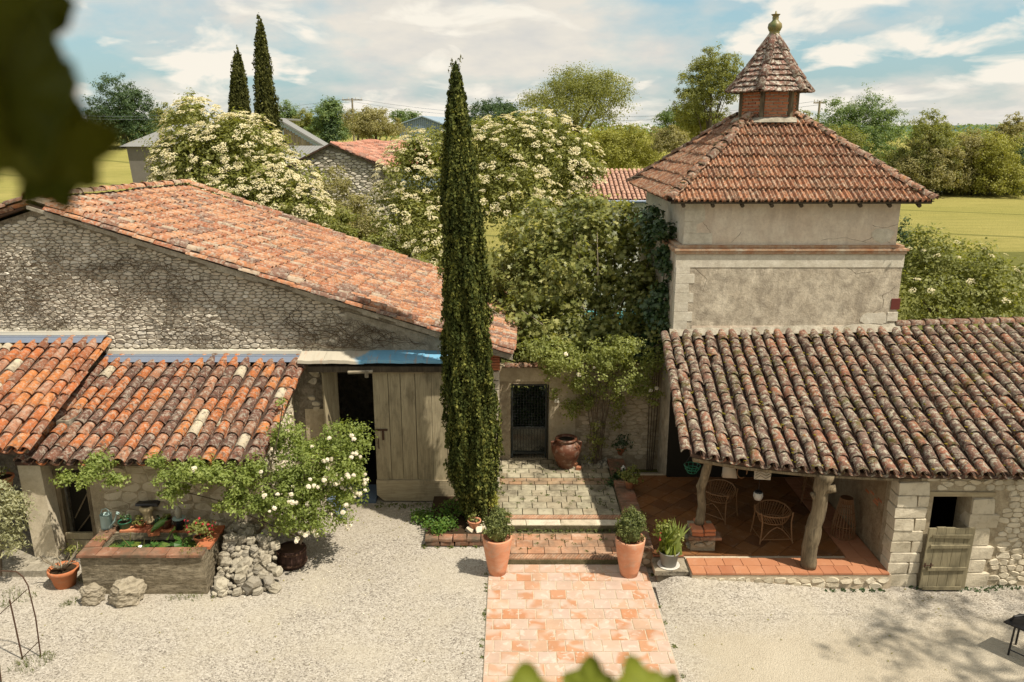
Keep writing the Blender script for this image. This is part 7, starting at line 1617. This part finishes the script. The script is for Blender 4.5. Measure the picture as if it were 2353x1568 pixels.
p = GP(1650, 1198, FZ); copy_tree(ch, (p.x + .05, p.y + .3, FZ), -.75, 'rattan armchair half hidden behind the slim left post', 'rattan chairs on the porch', 1.1)
p = GP(1885, 1180, FZ); copy_tree(ch, (p.x + .15, p.y + .8, FZ), 1.2, 'rattan armchair in deep shade behind the thick post', 'rattan chairs on the porch', 1.1)
# slatted rattan floor lantern
c = GP(1940, 1236, FZ); c.y += .1; fl_ = thing('floor_lantern', 'tall slatted cane floor lantern by the porch side wall', 'floor lantern', c)
for k in range(22):
    a = 2 * math.pi * k / 22; mb = MB(); mb.tube([c + Vector((.25 * math.cos(a), .25 * math.sin(a), .02)), c + Vector((.24 * math.cos(a), .24 * math.sin(a), .3)), c + Vector((.13 * math.cos(a), .13 * math.sin(a), .92))], .009, 4); mb.build('cane', RATTAN, fl_)
for z, r_ in ((.02, .25), (.30, .24), (.60, .185), (.92, .13)): mb = MB(); mb.tube([c + Vector((r_ * math.cos(2*math.pi*k/20), r_ * math.sin(2*math.pi*k/20), z)) for k in range(21)], .010, 5); mb.build('ring', RATTAN, fl_)
mb = MB(); mb.lathe([(.12, .80), (.125, .93), (.10, .93)], c, 14); mb.build('top_cap', RATTAN_D, fl_)
# hanging things
def hang(name, label, cat, px, py, Y): c = P(px, py, Y); t = thing(name, label, cat, c); return c, t
c, t = hang('woven_shade', 'pale woven lampshade hanging under the porch eave', 'lampshade', 1752, 1098, 15.35)
mb = MB(); mb.add([c + Vector(v) for v in ((-.18, -.03, -.02), (.16, -.03, -.04), (.17, .03, -.04), (-.17, .03, -.02), (-.17, -.05, .45), (.17, -.05, .45), (.17, .05, .45), (-.17, .05, .45))], [(0,1,5,4), (1,2,6,5), (2,3,7,6), (3,0,4,7), (3,2,1,0)]); mb.build('shade_panel', CLOTH, t)
for k in range(7):
    mb = MB(); z = .0 + k * .062; mb.tube([c + Vector((-.17, -.055, z)), c + Vector((-.06, -.057, z + .07)), c + Vector((.05, -.057, z)), c + Vector((.165, -.055, z + .07))], .007, 4); mb.build('weave_strip', PALETWIG, t)
c, t = hang('globe_lamp', 'small white globe lamp in the dark of the porch', 'lamp', 1742, 1140, 16.2); MB().lathe([(0, -.10), (.08, -.08), (.11, 0), (.10, .07), (.09, .09)], c, 14).build('globe', WHITEC, t, smooth=True); MB().lathe([(.092, .085), (.075, .12), (.02, .14)], c, 12).build('cap', BLACKM, t); mb = MB(); mb.tube([c + Vector((0, 0, .13)), c + Vector((0, 0, 1.5))], .006, 4); mb.build('cord', BLACKM, t)
c, t = hang('cloth_bag', 'pale cloth bag hanging behind the slim post', 'bag', 1672, 1094, 16.1); mb = MB(); mb.add([c + Vector(v) for v in ((-.12, -.05, -.02), (.20, -.05, -.04), (.20, .05, -.04), (-.12, .05, -.02), (-.10, -.07, .22), (.14, -.07, .20), (.14, .07, .2), (-.10, .07, .22), (-.02, -.02, .42), (.05, -.02, .42), (.05, .02, .42), (-.02, .02, .42))], [(0,1,5,4), (1,2,6,5), (2,3,7,6), (3,0,4,7), (3,2,1,0), (4,5,9,8), (5,6,10,9), (6,7,11,10), (7,4,8,11)]); mb.build('bag_body', CLOTH, t, smooth=True)
mb = MB(); mb.tube([c + Vector((.01, 0, .4)), c + Vector((.01, 0, .85))], .006, 4); mb.build('strap', CLOTH, t)
c, t = hang('hanging_hoop', 'bent cane hoop hanging right of the cloth bag', 'hoop', 1705, 1085, 16.0); mb = MB(); mb.tube([c + Vector((.11 * math.cos(a_), 0, .14 * math.sin(a_))) for a_ in np.linspace(-.4, 5.2, 16)], .011, 5); mb.build('hoop_ring', RATTAN, t)
c, t = hang('wire_basket', 'dark green wire basket hanging left of the slim post', 'basket', 1590, 1085, 16.2)
for z, r_ in ((.0, .10), (.08, .15), (.16, .18)): mb = MB(); mb.tube([c + Vector((r_ * math.cos(2*math.pi*k/16), r_ * math.sin(2*math.pi*k/16), z)) for k in range(17)], .008, 4); mb.build('ring', GREENP, t)
for k in range(10): a_ = 2 * math.pi * k / 10; mb = MB(); mb.tube([c + Vector((.10 * math.cos(a_), .1 * math.sin(a_), 0)), c + Vector((.18 * math.cos(a_), .18 * math.sin(a_), .16))], .006, 4); mb.build('wire', GREENP, t)
mb = MB(); mb.tube([c + Vector((-.18, 0, .16)), c + Vector((0, 0, .5)), c + Vector((.18, 0, .16))], .007, 4); mb.build('handle', BLACKM, t)
# long table in the dark of the porch
# wooden wedge by the rose bush
o = MB(); c = GP(787, 1188, 0); o.add([c + Vector(v) for v in ((-.10, -.05, 0), (.06, -.05, 0), (.06, .2, 0), (-.10, .2, 0), (-.28, .1, .42), (.06, .12, .42), (.07, .22, .42), (-.25, .22, .42))], [(0,1,5,4), (1,2,6,5), (2,3,7,6), (3,0,4,7), (4,5,6,7), (3,2,1,0)]); o = o.build('door_prop', BLUESTEP); tag(o, 'dark slanted metal prop on the gravel right of the rose bush', 'prop')
# black garden chair cut by the right edge
bc_ = thing('garden_chair', 'black metal garden chair cut off by the right edge of the photo', 'chair', (9.2, 12.4, 0)); s1_ = P(2306, 1428, 12.55)
sx0, sy0, sz0 = s1_.x, 12.55, s1_.z
mb = MB(); mb.add([(sx0, sy0, sz0), (sx0 + .50, sy0 - .62, sz0), (sx0 + .95, sy0 - .30, sz0), (sx0 + .45, sy0 + .25, sz0), (sx0, sy0, sz0 - .03), (sx0 + .50, sy0 - .62, sz0 - .03), (sx0 + .95, sy0 - .30, sz0 - .03), (sx0 + .45, sy0 + .25, sz0 - .03)], [(0,1,2,3), (7,6,5,4), (0,4,5,1), (1,5,6,2), (2,6,7,3), (3,7,4,0)]); mb.build('seat', BLACKM, bc_)
mb = MB(); mb.tube([(sx0 + .14, sy0 + .02, sz0), (sx0 + .18, sy0 - .0, sz0 + .10), (sx0 + .35, sy0 + .0, sz0 + .13), (sx0 + .5, sy0 - .1, sz0 + .10)], .022, 6); mb.build('arm', BLACKM, bc_)
for (a_, b_) in (((.14, -.12), (.12, -.10)), ((.44, -.50), (.40, -.46)), ((.80, -.22), (.84, -.2)), ((.42, .15), (.44, .2))): mb = MB(); mb.tube([(sx0 + a_[0], sy0 + a_[1], sz0 - .02), (sx0 + b_[0], sy0 + b_[1], 0.0)], .018, 6); mb.build('leg', BLACKM, bc_)
mb = MB(); mb.tube([(sx0 + .125, sy0 - .11, .12), (sx0 + .41, sy0 - .47, .12)], .012, 5); mb.build('stretcher', BLACKM, bc_)
mb = MB(); mb.tube([(sx0 + .5, sy0 - .1, sz0), (sx0 + .75, sy0 + .0, sz0 + .45), (sx0 + .95, sy0 - .28, sz0 + .45), (sx0 + .95, sy0 - .3, sz0)], .02, 6); mb.build('backrest', BLACKM, bc_)

# weeds in the gravel and along the walls
random.seed(71); sp_ = []
for px, py, r_ in ((85, 1525, .28), (45, 1530, .2), (110, 1510, .15), (30, 1365, .22), (60, 1375, .2), (10, 1390, .18), (165, 1385, .14), (150, 1392, .1), (190, 1335, .12), (130, 1325, .16), (215, 1330, .1), (420, 1372, .16), (395, 1374, .12), (495, 1372, .10), (450, 1374, .14), (130, 1300, .12), (105, 1300, .14)):
    p = GP(px, py, 0); sp_.append((p.x, p.y, 0, r_))
weeds('weed_tufts', 'low green weed tufts in the gravel near the trough and plant frame', 'weeds', sp_, L_GRASS, .10, 60, zr=.06)
sp_ = [(x, 18.35 + random.uniform(-.06, .06), 0, .16) for x in np.arange(-3.3, -1.6, .28)] + [(-.35 + random.uniform(-.05, .1), y, .3, .1) for y in np.arange(17.2, 20.2, .3)] + [(x, 16.76, .16, .06) for x in np.arange(-.3, 2.5, .16)] + [(-.5 + .3 * k, 16.30, 0, .07) for k in range(-5, 1)]
weeds('moss_weeds', 'mossy weeds along the step edges and the foot of the barn door', 'weeds', sp_, L_GRASS, .06, 42, kind='leaf', zr=.04)
sp_ = [(x, HY - .06 - random.random() * .12, 0, .09) for x in np.arange(8.3, 11, .18)] + [(x, 14.52, 0, .06) for x in np.arange(5.6, 7.7, .2)]
weeds('wall_foot_weeds', 'sparse dark weeds along the foot of the stone house', 'weeds', sp_, L_DARK, .06, 36, kind='leaf', zr=.03)
# loose gravel stones that catch the light
n = 40000; Px = rng.uniform(-9.5, 9.5, n); Py = 9.6 + 9 * rng.random(n) ** 1.3; keep = ~((Px > -.55) & (Px < 2.95) & (Py < 15.6)) & ~((Px > -.5) & (Px < 14) & (Py > 13.7)) & ~((Px < -5) & (Py > 14.3)) & ~((Px > 3.8) & (Py < 13.6) & (rng.random(n) < .75)) & (Py < 18.2)
Px, Py = Px[keep], Py[keep]; n = len(Px); s = rng.uniform(.006, .013, n); ang = rng.uniform(0, 6.28, n)
oc = np.array([(1, 0, 0), (0, .75, 0), (-1, 0, 0), (0, -.75, 0), (.1, 0, .7)]); ca, sa = np.cos(ang)[:, None], np.sin(ang)[:, None]
V = np.stack([Px[:, None] + s[:, None] * (oc[None, :, 0] * ca - oc[None, :, 1] * sa), Py[:, None] + s[:, None] * (oc[None, :, 0] * sa + oc[None, :, 1] * ca), .001 + s[:, None] * oc[None, :, 2] + 0 * ca], 2).reshape(-1, 3)
F = (np.array([(0, 1, 4), (1, 2, 4), (2, 3, 4), (3, 0, 4)])[None] + (np.arange(n) * 5)[:, None, None]).reshape(-1, 3)
tp_ = NT('pebble'); PEB = tp_.fin(tp_.ramp(tp_.rnd(), [(0, (0.22, 0.19, 0.15)), (0.5, (0.40, 0.36, 0.29)), (1, (0.50, 0.46, 0.39))]), .95)
o = link('gravel_stones', np_mesh('gravel_stones', V, F, PEB)); tag(o, 'loose pale gravel stones scattered over the yard', 'gravel', kind='stuff')

# fallen leaves, petals and weeds scattered over the yard
random.seed(91)
m = 700; lx = rng.uniform(-6.5, -1.5, m); ly = 13.6 + rng.uniform(0, 4.4, m); kp = rng.random(m) < np.exp(-((lx + 4.2) ** 2 + (ly - 15.3) ** 2) / 2.2) + .05
V, F = leaf_arrays(np.stack([lx[kp], ly[kp], np.full(kp.sum(), .012)], 1), rng.normal(size=(kp.sum(), 3)) * .2 + [0, 0, 1], rng.uniform(.02, .045, kp.sum())); o = link('fallen_petals', np_mesh('fallen_petals', V, F, F_ROSE)); tag(o, 'white petals fallen on the gravel round the rose bush', 'petals', kind='stuff')
m = 1500; lx = rng.uniform(-9, 9, m); ly = 12 + rng.uniform(0, 6.2, m); kp = (rng.random(m) < .12 + .6 * ((ly > 17.2) & (lx < -.6)) + .5 * ((lx > 7.8) & (ly > 14.1))) & ~((lx > -.5) & (ly > 13.8) & (lx < 8) ) & ~((lx < -5) & (ly > 14.3)) & ~((lx > 7.7) & (ly > 14.7))
V, F = leaf_arrays(np.stack([lx[kp], ly[kp], np.full(kp.sum(), .012)], 1), rng.normal(size=(kp.sum(), 3)) * .25 + [0, 0, 1], rng.uniform(.025, .06, kp.sum())); o = link('leaf_litter', np_mesh('leaf_litter', V, F, L_TAN)); tag(o, 'dry leaf litter on the gravel along the walls', 'leaf litter', kind='stuff')
sp_ = [(-.53 + random.uniform(-.03, .02), y, .0, .05) for y in rng.uniform(11.7, 15.3, 12)] + [(2.95 + random.uniform(-.02, .04), y, .0, .05) for y in rng.uniform(11.7, 15.3, 7)] + [(-.38 + random.random() * 2.9, random.uniform(17.3, 20.3), .30, .05) for _ in range(60)] + [(-.38 + random.random() * 2.9, random.uniform(15.75, 16.6), .16, .05) for _ in range(26)]
weeds('joint_moss', 'small moss and weed tufts in the joints of the steps and along the path edges', 'moss', sp_, L_GRASS, .04, 30, kind='leaf', zr=.02)
# tree standing just right of the frame: its shade dapples the yard
stt = thing('shade_tree', 'broad tree just outside the right of the frame shading the gravel', 'tree', (14.2, 10.4, 0)); random.seed(81)
crown(stt, 'crown', [((12.2, 10.2, 9.6), (1.9, 1.0, .8)), ((14.0, 10.8, 10.2), (2.2, 1.5, 1.1)), ((11.6, 8.8, 9.2), (1.4, .7, .6)), ((14.0, 9.2, 9.6), (2.0, 1.2, .9))], 62, 22, .42, .16, L_OLIVE, shell=(.3, 1.0)); trunk(stt, (14.2, 10.4, 0), (14.0, 10.4, 8.4), .2, [(12.2, 10.2, 9.6), (14.0, 10.8, 10.2), (11.6, 8.8, 9.2)])

# ================================================================ VINE LEAVES NEAR THE CAMERA
def vine_leaf(par, px, py, Y, size, tiltx, tilty, rot, mat=L_VINE):
    c = P(px, py, Y); n = 40; rim = []
    for i in range(n):
        a = 2 * math.pi * i / n; r_ = .5 * (0.76 + .13 * math.cos(5 * (a - math.pi/2)) + .10 * math.cos(a - math.pi/2) + .025 * math.cos(19 * a)); rim.append((r_ * math.cos(a), r_ * math.sin(a)))
    vs = [(0, 0, .03)] + [(x * .5, y * .5, .02 + .02 * math.sin(8 * math.atan2(y, x))) for x, y in rim] + [(x, y, -.08 * (x*x + y*y) * 4 * .3 + .02 * math.sin(5 * math.atan2(y, x))) for x, y in rim]
    fs = [(0, 1 + i, 1 + (i+1) % n) for i in range(n)] + [(1 + i, 1 + n + i, 1 + n + (i+1) % n, 1 + (i+1) % n) for i in range(n)]
    m = len(vs); vs2 = [(x, y, z - .012) for x, y, z in vs]; fs2 = [tuple(reversed([i + m for i in f])) for f in fs] + [(1 + n + i, 1 + n + (i+1) % n, m + 1 + n + (i+1) % n, m + 1 + n + i) for i in range(n)]
    mb = MB(); mb.add(vs + vs2, fs + fs2); me = mb.mesh('vine_leaf_mesh', mat, True); return link('leaf', me, par, c, (tiltx, tilty, rot), (size,) * 3)
v1 = thing('vine', 'dark out-of-focus vine leaves hanging in the upper left corner close to the lens', 'vine', P(0, 100, .5))
vine_leaf(v1, -10, 60, .46, .095, R(78), 0, R(5)); vine_leaf(v1, 55, 225, .45, .100, R(80), R(10), R(-30)); vine_leaf(v1, 140, 335, .47, .072, R(78), R(-8), R(200)); vine_leaf(v1, 0, 300, .45, .085, R(82), 0, R(60)); vine_leaf(v1, 112, 412, .48, .052, R(80), R(12), R(20))
mb = MB(); mb.tube([P(-200, -200, .47), P(20, 0, .475), P(90, 220, .485), P(100, 360, .49)], [.003, .002, .0015, .001], 6); mb.build('stem', BARK, v1)
v2 = thing('vine', 'green out-of-focus vine leaves rising at the bottom edge over the tiled path', 'vine', P(1350, 1600, .7))
vine_leaf(v2, 1215, 1622, .70, .090, R(38), R(8), R(10), L_VINE2); vine_leaf(v2, 1350, 1586, .72, .072, R(45), R(-12), R(-25), L_VINE2); vine_leaf(v2, 1480, 1596, .70, .082, R(42), R(10), R(30), L_VINE2); vine_leaf(v2, 1290, 1650, .68, .06, R(40), R(10), R(70), L_VINE2); vine_leaf(v2, 1530, 1590, .72, .046, R(50), R(0), R(-50), L_VINE2)
mb = MB(); mb.tube([P(1200, 1720, .7), P(1350, 1640, .72), P(1500, 1640, .73)], [.003, .002, .0015], 6); mb.build('stem', BARK, v2)
